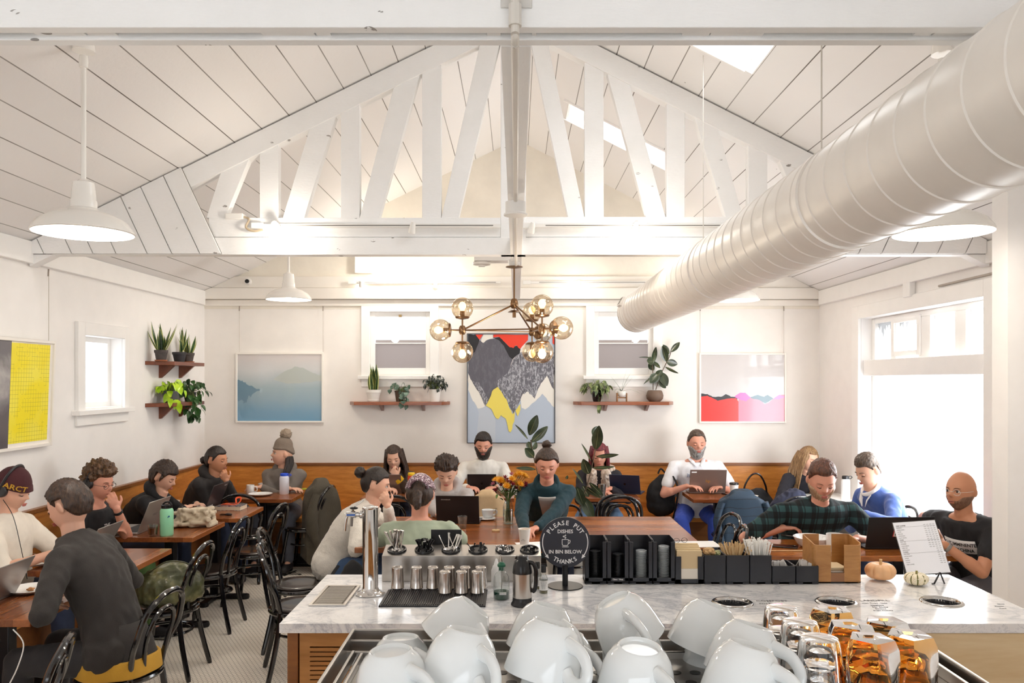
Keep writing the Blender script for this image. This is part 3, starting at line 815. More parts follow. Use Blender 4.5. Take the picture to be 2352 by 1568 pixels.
for k, nd in enumerate(nodes):
    M().tube([(0, 0, -.005), nd], .0065, 10).build('arm', BRZ, ch)
    nx = nodes[(k+1) % 3]; M().tube([nd, nx], .005, 10).build('arm', BRZ, ch)
    q = M(); q.T = Matrix.Translation(nd); q.lathe([(0, -.032), (.016, -.032), (.024, -.018), (.026, 0), (.024, .018), (.016, .032), (0, .032)], segs=18)
    q.build('joint', BRZ, ch)
    cen = (nodes[0]+nodes[1]+nodes[2])/3; out = (nd-cen); out.z = 0; out.normalize()
    if k == 0: out = Vector((-1, -.05, 0)).normalized()
    if k == 1: out = Vector((.82, -.57, 0)).normalized()
    if k == 2: out = Vector((.55, .83, 0)).normalized()
    for dr_ in (Vector((0, 0, 1)), Vector((0, 0, -1)), out):
        rq = dr_.to_track_quat('Z', 'Y').to_matrix().to_4x4()
        T = Matrix.Translation(nd) @ rq
        a = M(); a.T = T
        a.lathe([(.0, .02), (.006, .02), (.006, .075), (.045, .083), (.052, .092), (.05, .097), (.02, .092), (.017, .095), (.017, .135), (0, .135)], segs=28)
        hd = a.build('globe_holder', BRZ, ch, smooth=40)
        a = M(); a.T = T; a.ell((0, 0, .155), .0775, nu=32, nv=20)
        a.build('globe', GLOBE, hd, smooth=180)
        a = M(); a.T = T; a.lathe([(0, .135), (.012, .137), (.027, .165), (.026, .18), (.015, .198), (0, .203)], segs=16)
        a.build('bulb', BULB if (k == 1 and dr_.z < -.5) else mat('warm_bulb', 'ffe2b0', .3, emit=2.2, ecol='ffdca2'), hd, smooth=180)
point('chandelier_light', tuple(L+nodes[1]+Vector((0, -.1, -.16))), 6, (1, .88, .72), .03)
point('chandelier_light', tuple(L+nodes[0]+Vector((-.1, 0, -.16))), 4, (1, .88, .72), .03)
# track lights
def track(x0, x1, z, y, heads, label):
    t = thing('track_light', label, 'track light', ((x0+x1)/2, y, z)); xc = (x0+x1)/2
    M().box(x0-xc, x1-xc, -.03, 0, -.012, .012).build('rail', PLASTW, t, bevel=.002)
    M().box(x0-xc+.12, x1-xc-.05, -.0315, -.03, -.003, .004).build('slot', mat('rail_slot', '8d8883', .5), t)
    M().box(x0-xc-.05, x0-xc+.03, -.035, 0, -.018, .02).build('feed_box', PLASTW, t, bevel=.003)
    for hx, ang, lit in heads:
        h = M(); h.T = Matrix.Translation((hx-xc, -.05, -.01)) @ Matrix.Rotation(ang, 4, 'X') @ Matrix.Rotation(.2, 4, 'Y')
        h.lathe([(0, .03), (.012, .03), (.018, .015), (.024, -.03), (.024, -.045), (.02, -.046)], segs=18)
        hd = h.build('spot_head', PLASTW, t)
        h = M(); h.T = Matrix.Translation((hx-xc, -.05, -.01)) @ Matrix.Rotation(ang, 4, 'X') @ Matrix.Rotation(.2, 4, 'Y')
        h.lathe([(0, -.042), (.019, -.042)], segs=16)
        h.build('spot_lens', mat('lit_spot', 'fff4e0', .3, emit=40, ecol='fff0d8') if lit else mat('spot_glass', 'd8d4cc', .2), hd)
    return t
ty = Y1+.01; tz = gz(519, Y1)
track(gx(597, ty), gx(1150, ty), tz, ty-.0, [(gx(642, ty), R(-100), True), (gx(950, ty), R(20), False)], 'white track light rail on the left half of the truss chord')
track(gx(1212, ty), gx(1690, ty), tz, ty-.0, [(gx(1222, ty), R(30), False), (gx(1458, ty), R(-20), True)], 'white track light rail on the right half of the truss chord')
ty = YB-.095; tz = gz(649, ty)
track(gx(812, ty), gx(1150, ty), tz, ty, [(gx(832, ty), R(50), True), (gx(1002, ty), R(20), False)], 'white track light rail on the rear beam, left half')
track(gx(1212, ty), gx(1650, ty), tz, ty, [(gx(1328, ty), R(40), True), (gx(1560, ty), R(40), True)], 'white track light rail on the rear beam, right half')
tag(M().box(-.09, .09, -.1, 0, -.1, .1).build('transformer_box', PLASTW, loc=(gx(838, YB), YB-.002, gz(608, YB)), bevel=.006), 'white square electrical box on the rear gable, above the track', 'electrical box')
FLX = mat('flex_conduit', 'c9b79c', .4, .4)
a_, b_ = at(515, 492, Y1-.02), at(600, 520, Y1-.02)
fx = thing('wall_box', 'white junction box with flexible conduit on the truss chord at left', 'electrical box', (a_.x, Y1+.03, TB+.24))
M().box(0, .12, -.04, .05, 0, .04).build('box', PLASTW, fx, bevel=.005)
M().tube(spline([(.11, -.01, .02), (.16, -.03, .0), (.15, -.06, -.06), (.2, -.06, -.085), (.26, -.05, -.075)], 6), .008, 8).build('flexible_conduit', FLX, fx)
for px, py, Y, pw_, s in ((642, 535, Y1-.16, 3.5, .03), (1458, 530, Y1-.2, 3.5, .03), (880, 618, YB-.42, 7, .05), (1328, 652, YB-.3, 2.5, .04), (1560, 612, YB-.28, 1.5, .05), (1000, 640, YB-.3, 5, .04)):
    p = at(px, py, Y); point('track_spot_light', tuple(p), pw_, (1, .92, .8), s)
# ================================================================ pictures
FRW = mat('white_frame', 'f7f2ea', .35); PAPER = mat('mat_paper', 'f4eee6', .7)
def noisy(name, stops, axis=2, z0=0, z1=1, amt=.25, scale=3):
    t = NT(name); t.b.inputs['Roughness'].default_value = .25
    o = t.sep(t.coord()); n = t.noise(t.coord(), scale, 5, .6, .6)
    f = t.math('DIVIDE', t.math('SUBTRACT', o[axis], z0), z1-z0)
    f = t.math('ADD', f, t.math('MULTIPLY', t.math('SUBTRACT', n, .5), amt*2))
    t.color(t.ramp(f, stops)); t.b.inputs['Coat Weight'].default_value = .6; t.b.inputs['Coat Roughness'].default_value = .03
    return t.m
def framed(x0, x1, z0, z1, label, ground, polys, fw=.018, fm=FRW, fd=.03, extra=None):
    """polys: list of (material, [(u,v)...]) in 0..1 of the picture area"""
    cx = (x0+x1)/2; t = thing('framed_print', label, 'picture', (cx, YB-.001, z0)); W, Hh = x1-x0, z1-z0
    f = M()
    for A in ((-W/2, -W/2+fw, 0, Hh), (W/2-fw, W/2, 0, Hh), (-W/2+fw, W/2-fw, 0, fw), (-W/2+fw, W/2-fw, Hh-fw, Hh)): f.box(A[0], A[1], -fd, 0, A[2], A[3])
    f.build('frame', fm, t, bevel=.002)
    a = M().box(-W/2+fw, W/2-fw, -fd+.012, -.004, fw, Hh-fw)
    ms = [ground]
    for k, (pm, pl) in enumerate(polys):
        if pm not in ms: ms.append(pm)
        a.m = ms.index(pm); n = len(pl)
        ids = [a.pt((-W/2+fw+u*(W-2*fw), -fd+.0115-.0004*k, fw+v*(Hh-2*fw))) for u, v in pl]
        a.face(ids)
    a.build('artwork', ms, t, smooth=0)
    return t
def jag(pts, n=6, amp=.012, seed=1):
    """roughened polyline"""
    rnd = random.Random(seed); out = []
    for (a, b), (c, d) in zip(pts, pts[1:]):
        for k in range(n):
            t = k/n; j = amp if k else 0
            out.append((a+(c-a)*t+(rnd.random()-.5)*j, b+(d-b)*t+(rnd.random()-.5)*j))
    out.append(pts[-1]); return out
BLUEART = noisy('misty_blue_print', [(.02, '6f9dbb'), (.16, '7ba3bd'), (.34, '95aebb'), (.5, 'a3b6bd'), (.64, 'bcc6c9'), (.78, 'd3d4d4'), (.97, 'd9d2d0')], 2, 0, .72, .07, 3)
x0, x1 = gx(543, YB), gx(744, YB); z0, z1 = gz(970, YB), gz(810, YB)
TEAL = mat('print_blue_dark', '7593a6', .3, coat=.5, alpha=1); TEAL2 = mat('print_blue_mid', '8fabb9', .3, coat=.5)
framed(x0, x1, z0, z1, 'misty blue landscape print in a white frame on the rear wall', BLUEART,
       [(TEAL, jag([(0, .62), (.06, .61), (.1, .56), (.2, .5), (.27, .47), (.2, .42), (.16, .36), (.13, .38), (.11, .27), (.07, .26), (.05, .32), (0, .3)], 3, .03, 3)),
        (mat('print_grey_green', 'b9c0bb', .3, coat=.5), jag([(.42, .62), (.55, .74), (.68, .82), (.78, .8), (.9, .72), (1, .68), (1, .6), (.8, .58), (.6, .56)], 3, .02, 5))])
g = framed(gx(1605, YB), gx(1804, YB), gz(971, YB), gz(811, YB), 'print with red and pink mountains in a white frame on the rear wall',
       noisy('grey_sky_print', [(.3, 'd9d8da'), (.6, 'd3cfcf'), (.95, 'cfcaca')], 2, 0, .72, .15, 3),
       [(mat('print_black', '2c2f36', .3, coat=.5), jag([(0, .42), (.08, .41), (.14, .37), (.24, .37), (.3, .41), (.36, .37), (.44, .36), (.44, .25), (0, .25)], 3, .01, 3)),
        (mat('print_slate', '5f8192', .3, coat=.5), jag([(.58, .36), (.68, .4), (.76, .37), (.8, .40), (.87, .34), (.77, .27), (.7, .3), (.62, .33)], 3, .01, 4)),
        (mat('print_red', 'ee3a36', .3, coat=.5), [(0, 0), (.45, 0)]+[(.45, .3)]+jag([(.42, .35), (.35, .345), (.28, .33), (.2, .31), (.14, .35), (.08, .385), (0, .37)], 3, .01, 6)),
        (mat('print_pink', 'f386a0', .3, coat=.5), [(.45, 0), (1, 0)]+jag([(1, .4), (.94, .4), (.87, .34), (.82, .29), (.77, .26), (.7, .32), (.6, .35), (.52, .33), (.45, .33)], 3, .01, 8)),
        (mat('print_magenta', 'f97ac6', .3, coat=.5), jag([(.4, .37), (.47, .43), (.53, .43), (.6, .36), (.54, .3), (.46, .33)], 3, .008, 9)),
        (mat('print_magenta', ''), jag([(.87, .34), (.94, .40), (1, .38), (1, .36), (.93, .33)], 3, .006, 9))])
# large canvas
def scratchy(name, a, b, s):
    t = NT(name); t.b.inputs['Roughness'].default_value = .6
    n = t.noise(t.coord((2.5, 1, 1)), s, 6, .75, .4)
    t.color(t.ramp(n, [(.5, a), (.56, b)])); return t.m
GR1 = scratchy('canvas_dark_grey', '62616a', '6c6b74', 12); GR2 = scratchy('canvas_scratched_grey', '6a6971', 'b9bac1', 26)
cb, cr, cy_, cw, cbl = mat('canvas_black', '26262b', .6), mat('canvas_red', 'f0452f', .6), mat('canvas_yellow', 'f3e069', .6), mat('canvas_white', 'f3efe6', .6), mat('canvas_pale_blue', 'bcc8d8', .6)
cbl2 = mat('canvas_paler_blue', 'c6ced9', .6)
V = lambda x, y: ((x-358)/632, 1-(y-648)/786)     # from the zoomed crop of the canvas
P_ = lambda l: [V(*p) for p in l]
framed(gx(1073, YB), gx(1275, YB), gz(1017, YB), gz(766, YB), 'tall abstract mountain canvas in grey, red and yellow with thin black frame', cbl,
       [(cbl2, P_([(362, 1000), (440, 1220), (420, 1434), (436, 1434), (560, 1434), (560, 1150)])),
        (cw, jag(P_([(362, 940), (362, 1050), (395, 1130), (430, 1185), (470, 1180), (520, 1150), (620, 1000), (730, 1060), (750, 1185), (775, 1195), (850, 1135), (900, 1080), (940, 1130), (988, 1180), (988, 780), (700, 700), (362, 760)]), 3, .012, 2)),
        (GR1, jag(P_([(362, 720), (362, 930), (400, 1010), (450, 1090), (488, 1172), (540, 1080), (600, 1040), (650, 930), (700, 800), (640, 700), (560, 680), (480, 700), (440, 690)]), 4, .012, 4)),
        (GR2, jag(P_([(650, 930), (560, 1000), (600, 1060), (640, 1130), (660, 1170), (690, 1225), (720, 1170), (760, 1080), (800, 1065), (845, 1115), (880, 1030), (935, 950), (985, 1050), (988, 780), (740, 780), (690, 830)]), 4, .014, 5)),
        (GR2, jag(P_([(395, 990), (450, 1090), (488, 1172), (510, 1130), (470, 1050), (440, 1000)]), 3, .01, 5)),
        (cb, jag(P_([(362, 650), (420, 650), (445, 690), (410, 780), (362, 780)]), 3, .01, 3)),
        (cb, jag(P_([(540, 672), (600, 668), (660, 740), (740, 735), (735, 790), (685, 830), (655, 800), (620, 730), (580, 690)]), 3, .012, 7)),
        (cr, jag(P_([(545, 651), (797, 651), (797, 690), (740, 755), (710, 730), (690, 750), (655, 735), (620, 700), (590, 670), (545, 672)]), 3, .01, 8)),
        (cr, P_([(415, 651), (470, 651), (445, 690)])), (cr, P_([(975, 651), (988, 651), (988, 726), (975, 715)])),
        (cw, jag(P_([(455, 700), (475, 651), (540, 651), (545, 680), (500, 690), (470, 712)]), 3, .01, 9)),
        (cy_, jag(P_([(490, 1165), (520, 1110), (545, 1050), (575, 1030), (600, 1060), (640, 1120), (665, 1190), (690, 1228), (700, 1210), (697, 1280), (670, 1360), (655, 1345), (635, 1260), (600, 1235), (580, 1265), (560, 1250), (530, 1190)]), 3, .012, 10)),
        (cy_, jag(P_([(705, 1200), (740, 1155), (742, 1190), (722, 1245)]), 3, .008, 11))], fw=.006, fm=mat('thin_black_frame', '1d1c20', .4), fd=.035)
# yellow print on the left wall, leaning slightly out at the top
y1p, y0p = yl(125, XL+.06), 4.35
t = thing('framed_print', 'yellow gridded print beside a grey photograph in a white frame on the left wall', 'picture', (XL+.012, 0, gz(1022, y1p)))
t.rotation_euler = (0, R(2.2), 0)
Hh = gz(783, y1p)-gz(1022, y1p)
f = M()
for A in ((y0p, y0p+.02, 0, Hh), (y1p-.02, y1p, 0, Hh), (y0p+.02, y1p-.02, 0, .02), (y0p+.02, y1p-.02, Hh-.02, Hh)): f.box(.0, .035, *A)
f.build('frame', FRW, t, bevel=.002)
def gridded():
    q = NT('yellow_grid_print'); q.b.inputs['Roughness'].default_value = .3; o = q.sep(q.coord())
    def ln(s, w_, gate): 
        fr = q.math('FRACT', q.math('DIVIDE', s, w_)); return q.math('LESS_THAN', fr, .05)
    nz = q.noise(q.coord(), 8, 3); l_ = q.math('MAXIMUM', ln(o[1], .028, 0), ln(o[2], .028, 0))
    l_ = q.math('MULTIPLY', l_, q.math('GREATER_THAN', nz, .42)); n2 = q.noise(q.coord(), 2.5, 2)
    q.color(q.mix(l_, q.ramp(n2, [(.45, 'fbe814'), (.55, 'fdf04e')]), lin('a89a20'))); return q.m
ys = y1p-.2*0
yy = yl(27, XL+.06)
t_y = M().box(.004, .022, yy, y1p-.05, .045, Hh-.03).build('yellow_panel', gridded(), t)
M().box(.004, .020, y1p-.05, y1p-.02, .02, Hh-.02).build('mount', PAPER, t)
M().box(.004, .020, yy, y1p-.05, .02, .045).build('mount', PAPER, t)
M().box(.004, .0195, yy, y1p-.05, Hh-.03, Hh-.02).build('mount', PAPER, t)
M().box(.004, .021, y0p+.02, yy, .02, Hh-.02).build('grey_photograph', noisy('grey_photo', [(.3, '5b565a'), (.5, '8b8789'), (.62, 'b9b5b4'), (.8, '6d696c')], 2, 0, .8, .35, 2.2), t)
# ================================================================ shelves
SHW = wood('shelf_walnut', '6d3319', 'b4683a', 0, rough=.3, coat=.3); SHWY = wood('shelf_walnut_y', '5c2b17', '8c4a2b', 1, rough=.3, coat=.3)
def shelf_back(p0, p1, py, label):
    x0, x1 = gx(p0, YB-.1), gx(p1, YB-.1); z = gz(py, YB-.1); cx = (x0+x1)/2
    t = thing('wall_shelf', label, 'shelf', (cx, YB, z), 0, 'walnut plant shelves'); w_ = (x1-x0)/2
    M().prism([(-w_, -.06), (-w_+.07, -.2), (w_-.07, -.2), (w_, -.06), (w_, 0), (-w_, 0)], 2, -.034, 0).build('board', SHW, t, bevel=.002)
    for bx in (-w_*.36, w_*.47):
        M().prism([(-.16, -.034), (0, -.034), (0, -.1), (-.02, -.1)], 0, bx-.014, bx+.014).build('bracket', SHWY, t)
    return x0, x1, z
SB1 = shelf_back(802, 1032, 922, 'walnut shelf with three potted plants below the left rear window')
SB2 = shelf_back(1318, 1548, 922, 'walnut shelf with three potted plants below the right rear window')
def shelf_left(z, label):
    t = thing('wall_shelf', label, 'shelf', (XL, 7.2, z), 0, 'walnut plant shelves')
    M().prism([(0, -.03), (.2, .12), (.2, .82), (0, .95)], 2, -.034, 0).build('board', SHWY, t, bevel=.002)
    for by in (.26, .70):
        M().prism([(0, -.034), (.15, -.034), (.135, -.045), (.02, -.15), (0, -.15)], 1, by-.014, by+.014).build('bracket', SHWY, t)
    return z
SLY = 7.2
SL1 = shelf_left(gz(829, SLY), 'upper walnut shelf on the left wall near the corner')
SL2 = shelf_left(gz(926, SLY), 'lower walnut shelf on the left wall near the corner')
# ================================================================ marble counter
def marble():
    t = NT('carrara_marble'); t.b.inputs['Roughness'].default_value = .12; t.b.inputs['Coat Weight'].default_value = .3
    v = t.coord((1, 1.6, 1), (0, 0, .5))
    n = t.noise(v, 2.2, 8, .62, 1.6)
    vein = t.math('ABSOLUTE', t.math('SUBTRACT', n, .5))
    c = t.ramp(vein, [(0, 'c2c3c8'), (.012, 'd9d9dc'), (.05, 'efeeed'), (.3, 'f8f6f5')])
    n2 = t.noise(t.coord((1, 2.2, 1), (0, 0, .5)), 7, 8, .7, 2)
    v2 = t.math('ABSOLUTE', t.math('SUBTRACT', n2, .5))
    t.color(t.mix(t.math('MULTIPLY', t.math('LESS_THAN', v2, .012), .35), c, lin('a3a6ae'))); return t.m
MARB = marble()
def dc(py): return dz(py, TC)
CF, CB, CL, CR = dc(1432), dc(1319), -.885, 2.02
OAK = wood('counter_oak', '9a6734', 'c99055', 0, rough=.35, scale=.6)
HOLES = [(gx(px, dc(py)), dc(py)) for px, py in ((1682, 1384), (1921, 1383), (2163, 1382))]
ct = thing('service_counter', 'marble-topped service counter with slotted wooden front in the foreground', 'counter', ((CL+CR)/2, (CF+CB)/2, 0))
cx_, cy0 = (CL+CR)/2, (CF+CB)/2
CR2 = 2.35
# top slab with three round openings: strips of quads around each hole
def top_slab():
    b = M(); hr = .071
    xs = [CL]+[v for h in HOLES for v in (h[0]-.11, h[0]+.11)]+[CR]
    for k in range(len(xs)-1):
        x0, x1 = xs[k], xs[k+1]
        hole = next((h for h in HOLES if x0 < h[0] < x1 and x1-x0 < .23), None)
        if not hole: b.box(x0-cx_, x1-cx_, CF-cy0, CB-cy0, TC-.035, TC); continue
        y0, y1 = hole[1]-.11, hole[1]+.11
        b.box(x0-cx_, x1-cx_, CF-cy0, y0-cy0, TC-.035, TC); b.box(x0-cx_, x1-cx_, y1-cy0, CB-cy0, TC-.035, TC)
        n = 32; ring = []; sq = []
        for j in range(n):
            a = 2*pi*j/n+pi/4; c, s_ = cos(a), sin(a); q = .11/max(abs(c), abs(s_))
            ring.append((hole[0]+c*hr-cx_, hole[1]+s_*hr-cy0)); sq.append((hole[0]+c*q-cx_, hole[1]+s_*q-cy0))
        for z in (TC, TC-.035):
            A = [b.pt((*p, z)) for p in ring]; B = [b.pt((*p, z)) for p in sq]
            for j in range(n):
                f = (A[j], B[j], B[(j+1) % n], A[(j+1) % n]); b.face(f if z == TC else f[::-1])
    return b
b = top_slab(); b.build('marble_top', MARB, ct, smooth=0)
for h in HOLES:
    m = M(); c = (h[0]-cx_, h[1]-cy0, TC)
    m.lathe([(.067, -.02), (.0675, .002), (.071, .0065), (.080, .0055), (.084, .0015), (.084, 0), (.0705, 0), (.069, -.02)], c, 48)
    M().lathe([(.066, -.32), (.0672, -.006), (.0687, -.006), (.068, -.32)], c, 40).build('bin_sleeve', mat('bin_grey', '5c5c60', .45, .5), ct)
    m.build('waste_ring', mat('polished_steel', 'c9c7c4', .12, 1), ct, smooth=50)
    M().lathe([(0, -.32), (.07, -.32), (.07, -.3)], c, 24).build('bin_liner', mat('bin_dark', '2b2c30', .6), ct)
fy = CF+.035
x0 = CL+.02
M().box(x0-cx_, x0+.04-cx_, fy-cy0, CB-.03-cy0, 0, TC-.035).build('end_post', WALD, ct, bevel=.002)
def slotted():
    b = M(); z1 = TC-.04
    px0, px1 = x0+.045, CR-.04
    sx0, sx1 = gx(711, fy), gx(905, fy)
    b.box(px0-cx_, sx0-cx_, fy+.005-cy0, fy+.024-cy0, .06, z1); b.box(sx1-cx_, px1-cx_, fy+.005-cy0, fy+.024-cy0, .06, z1)
    zt = gz(1487, fy); b.box(sx0-cx_, sx1-cx_, fy+.005-cy0, fy+.024-cy0, zt+.003, z1)
    z = zt-.003
    for k in range(30):
        b.box(sx0-cx_, sx1-cx_, fy+.005-cy0, fy+.024-cy0, z-.0125, z); z -= .0175
    b.box(sx0-cx_, sx1-cx_, fy+.005-cy0, fy+.024-cy0, .06, z)
    return b
slotted().build('front_panel', OAK, ct, smooth=0)
M().box(x0+.05-cx_, CR-.06-cx_, fy+.06-cy0, CB-.05-cy0, .06, TC-.36).build('carcass', DARK, ct)
M().box(x0+.05-cx_, CR-.06-cx_, fy+.05-cy0, fy+.058-cy0, TC-.36, TC-.04).build('slot_backing', DARK, ct)
M().box(x0+.05-cx_, CR-.06-cx_, CB-.06-cy0, CB-.05-cy0, TC-.36, TC-.04).build('rear_panel', WALD, ct)
M().box(CR-.05-cx_, CR-.03-cx_, fy+.03-cy0, CB-.05-cy0, .0, TC-.036).build('end_panel', OAK, ct)
M().box(x0+.03-cx_, CR-.08-cx_, fy+.06-cy0, CB-.08-cy0, 0, .06).build('plinth', DARK, ct)
# a lighter wood cabinet face to the right
fx0 = gx(2118, CF+.01)
M().box(fx0-cx_, CR-.02-cx_, CF+.012-cy0, CF+.034-cy0, .06, TC-.04).build('pale_panel', wood('pale_maple', 'dcbf8e', 'efdcb6', 0, rough=.45, scale=.5), ct)
INK = mat('printed_ink', '3c3a3c', .5)
def flat(px, py, Y=None): Y = dc(py); return Vector((gx(px, Y), Y, TC+.0006))
def top_text(s, px, py, size, m=INK, align='LEFT', name='lettering'):
    p = flat(px, py); return text(s, size, m, name, ct, Matrix.Translation((p.x-cx_, p.y-cy0, p.z)), .0002, align, bold=.004)
for s, px, py, sz in (('LANDFILL', 1974, 1379, .028), ('Hot Cups   Lids', 1980, 1385, .016), ('Napkins', 2000, 1390, .016), ('Stir Sticks', 2003, 1394, .016), ('Straws', 2010, 1398, .016), ('Sugar Packets', 2006, 1402, .014),
                      ('COMPOST', 1736, 1380, .028), ('Food Scraps', 1744, 1386, .016), ('Glass', 2290, 1387, .014), ('Plastic', 2285, 1392, .014), ('Cans', 2295, 1397, .014)):
    top_text(s, px, py, sz)
# ---------------------------------------------------------------- things standing on it
STEEL = mat('brushed_steel', 'c4bfb9', .26, 1, var=.06, vscale=3); CHROME = mat('chrome', 'dcdad8', .06, 1)
def spot(px, py): Y = dc(py); return Vector((gx(px, Y), Y, TC))
# drip tray
p = Vector((-.705, (dc(1346)+dc(1392))/2, TC)); hw = .066*1.13; hd = (dc(1346)-dc(1392))/2
p.x = gx(771, p.y)
dt = thing('drip_tray', 'flat stainless drip tray set on the marble at its left end', 'drip tray', p)
b = M()
for A in ((-hw, hw, -hd, -hd+.012), (-hw, hw, hd-.012, hd), (-hw, -hw+.012, -hd+.012, hd-.012), (hw-.012, hw, -hd+.012, hd-.012)): b.box(*A, 0, .006)
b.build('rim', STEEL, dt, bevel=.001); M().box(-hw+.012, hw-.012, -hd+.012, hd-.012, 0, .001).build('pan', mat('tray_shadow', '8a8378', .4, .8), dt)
b = M(); n = 26
for k in range(n):
    y = -hd+.016+(2*hd-.032)*k/(n-1); b.box(-hw+.02, hw-.02, y-.0022, y+.0022, .002, .0048)
b.build('grille', STEEL, dt, smooth=0)
# draught tower
p = spot(850.6, 1364)
tw = thing('draught_tower', 'tall polished chrome draught tower with a side faucet on the counter', 'beverage tower', p)
Ht = gz(1163, p.y)-TC; r_ = .0325
M().lathe([(.0, 0), (.060, 0), (.062, .004), (.058, .008), (.045, .012), (.036, .02), (r_, .03), (r_, Ht-.012), (r_+.0015, Ht-.010), (r_+.0015, Ht-.003), (r_-.003, Ht), (0, Ht+.001)], segs=56).build('column', CHROME, tw, smooth=40)
fz = gz(1181, p.y)-TC
m = M(); m.T = Matrix.Translation((0, 0, fz)) @ Matrix.Rotation(-pi/2, 4, 'Y') @ Matrix.Rotation(0, 4, 'Z')
m.lathe([(.010, .028), (.017, .034), (.017, .042), (.0105, .047), (.0105, .058), (.0145, .062), (.0145, .074), (.012, .078), (.011, .10), (.008, .107), (0, .109)], segs=24)
fa = m.build('faucet', CHROME, tw)
M().tube([(-.098, 0, fz-.004), (-.102, 0, fz-.02), (-.108, 0, fz-.07)], [.006, .0065, .0055], 12).build('spout', CHROME, fa)
M().tube([(-.078, 0, fz-.004), (-.08, 0, fz-.05)], .0055, 10).build('spout', mat('grey_steel', '8d8a88', .3, 1), fa)
M().tube(spline([(-.074, 0, fz+.012), (-.074, -.003, fz+.028), (-.05, -.004, fz+.045), (-.028, -.004, fz+.06)], 5), [.007]*3+[.003]*13, 8).build('lever', CHROME, fa)
M().ell((-.070, 0, fz+.027), (.018, .012, .006)).build('lever_cap', mat('dark_cap', '3c3a3a', .3, .6), fa)
M().box(-.098, -.062, -.0155, -.0145, fz-.004, fz+.004).build('blue_label', mat('label_blue', '2a5fb5', .4), fa)
# rubber bar mat
y0, y1 = dc(1394), dc(1356); xa, xb = gx(869, y0), gx(1115, y0)
bm = thing('bar_mat', 'black ribbed rubber bar mat under the steel tumblers', 'bar mat', ((xa+xb)/2, (y0+y1)/2, TC)); hw = (xb-xa)/2; hd = (y1-y0)/2
RUB = mat('black_rubber', '1c1b1e', .45)
M().box(-hw, hw, -hd, hd, 0, .006).build('base', RUB, bm, bevel=.002)
b = M(); n = 46
for k in range(n):
    x = -hw+.012+(2*hw-.024)*k/(n-1); b.box(x-.0022, x+.0022, -hd+.008, hd-.008, .006, .0095)
b.build('ribs', RUB, bm, smooth=0)
# steel tumblers, upside down
tm = None
tp = [(913, 1355, 'leftmost of the back row'), (956.7, 1355, 'second from the left in the back row'), (994.4, 1355, 'third from the left in the back row'), (1031.8, 1355, 'fourth from the left in the back row'), (1068.6, 1355, 'fifth from the left in the back row'), (1104, 1355, 'rightmost of the back row'),
      (1022, 1366, 'leftmost of the front three'), (1060, 1366, 'middle of the front three'), (1096, 1366, 'rightmost of the front three')]
BRSH = mat('tumbler_steel', 'bdb6b0', .2, 1)
for k, (px, py, lb) in enumerate(tp):
    q = spot(px, py); q.z += .0095
    lb = 'upturned stainless steel tumbler on the bar mat, '+lb
    if tm is None:
        tm = thing('steel_tumbler', lb, 'tumbler', q, 0, 'stainless tumblers on the bar mat')
        M().lathe([(.0275, .001), (.0285, 0), (.0295, .002), (.0285, .0045), (.0265, .04), (.0245, .085), (.0243, .089), (.0225, .092), (.0215, .0915), (.021, .090), (0, .090)], segs=40).build('cup_body', BRSH, tm, smooth=50)
        M().lathe([(0, .0905), (.013, .0905), (.014, .0901)], segs=24).build('base_disc', mat('disc_steel', 'a8a19b', .35, 1), tm)
    else: dup(tm, q, k, lb)
# cutlery holder: slanted steel box with six black inserts
hy0 = dc(1343)+.06; hx0, hx1 = gx(877, hy0), gx(1243, hy0)
hz0 = gz(1276, hy0)-TC; hy1 = hy0+.115; hz1 = gz(1250, hy1)-TC
hc = (hx0+hx1)/2; hw = (hx1-hx0)/2
ho = thing('cutlery_holder', 'stainless steel cutlery holder box with six round black inserts', 'cutlery holder', (hc, hy0, TC))
b = M().prism([(0, 0), (.115, 0), (.115, hz1), (0, hz0)], 0, -hw, hw)
b.build('steel_box', STEEL, ho, bevel=.002)
tilt = atan2(hz1-hz0, .115)
BP = mat('black_plastic', '17171a', .25)
hole_px = [911.6, 974.4, 1035.8, 1098, 1159.5, 1216]; ins = []
for px in hole_px:
    hx = gx(px, hy0+.055)-hc
    T = Matrix.Translation((hx, .0575, (hz0+hz1)/2)) @ Matrix.Rotation(tilt, 4, 'X')
    m = M(); m.T = T
    m.lathe([(.0, .0012), (.037, .0012), (.0385, .006), (.0425, .0075), (.0445, .004), (.0445, 0)], segs=36)
    m.build('insert_cup', BP, ho); ins.append((hc+hx, hy0+.0575, TC+(hz0+hz1)/2))
rnd = random.Random(4)
SILV = mat('cutlery_steel', 'd5d2ce', .14, 1)
def utensil(name, label, cat, group, mt, L, wd, tip):
    t = thing(name, label, cat, (0, 0, 0), 0, group)
    M().tube([(0, 0, 0), (0, 0, L*.5), (0, 0, L*.85), (0, 0, L)], [wd*.45, wd*.5, wd*.8, wd*tip], 8, flat=.6).build('handle', mt, t, smooth=60)
    M().ell((0, 0, -.012), (wd*1.6, wd*.5, .014)).build('bowl', mt, t)
    return t
sp0 = None
def stand(proto, i, n, spread, zoff, lean, col_=None, rx=None):
    x, y, z = ins[i]
    for k in range(n):
        a = rnd.random()*2*pi; r = spread*sqrt(rnd.random())
        px = x+cos(a)*r; py = y+sin(a)*r*.8
        dup(proto, (px, py, z+zoff), rot=(rnd.uniform(-.3, .3)*lean, rnd.uniform(-.55, .55)*lean+(-.25*lean if i == 0 else 0), rnd.random()*3))
sp = utensil('teaspoon', 'steel spoon handle sticking up from the leftmost black insert', 'spoon', 'spoons in the leftmost insert', SILV, .088, .0098, .85)
sp.location = (ins[0][0]-.015, ins[0][1], ins[0][2]+.008); sp.rotation_euler = (0, -.5, 0)
stand(sp, 0, 13, .024, .004, .6)
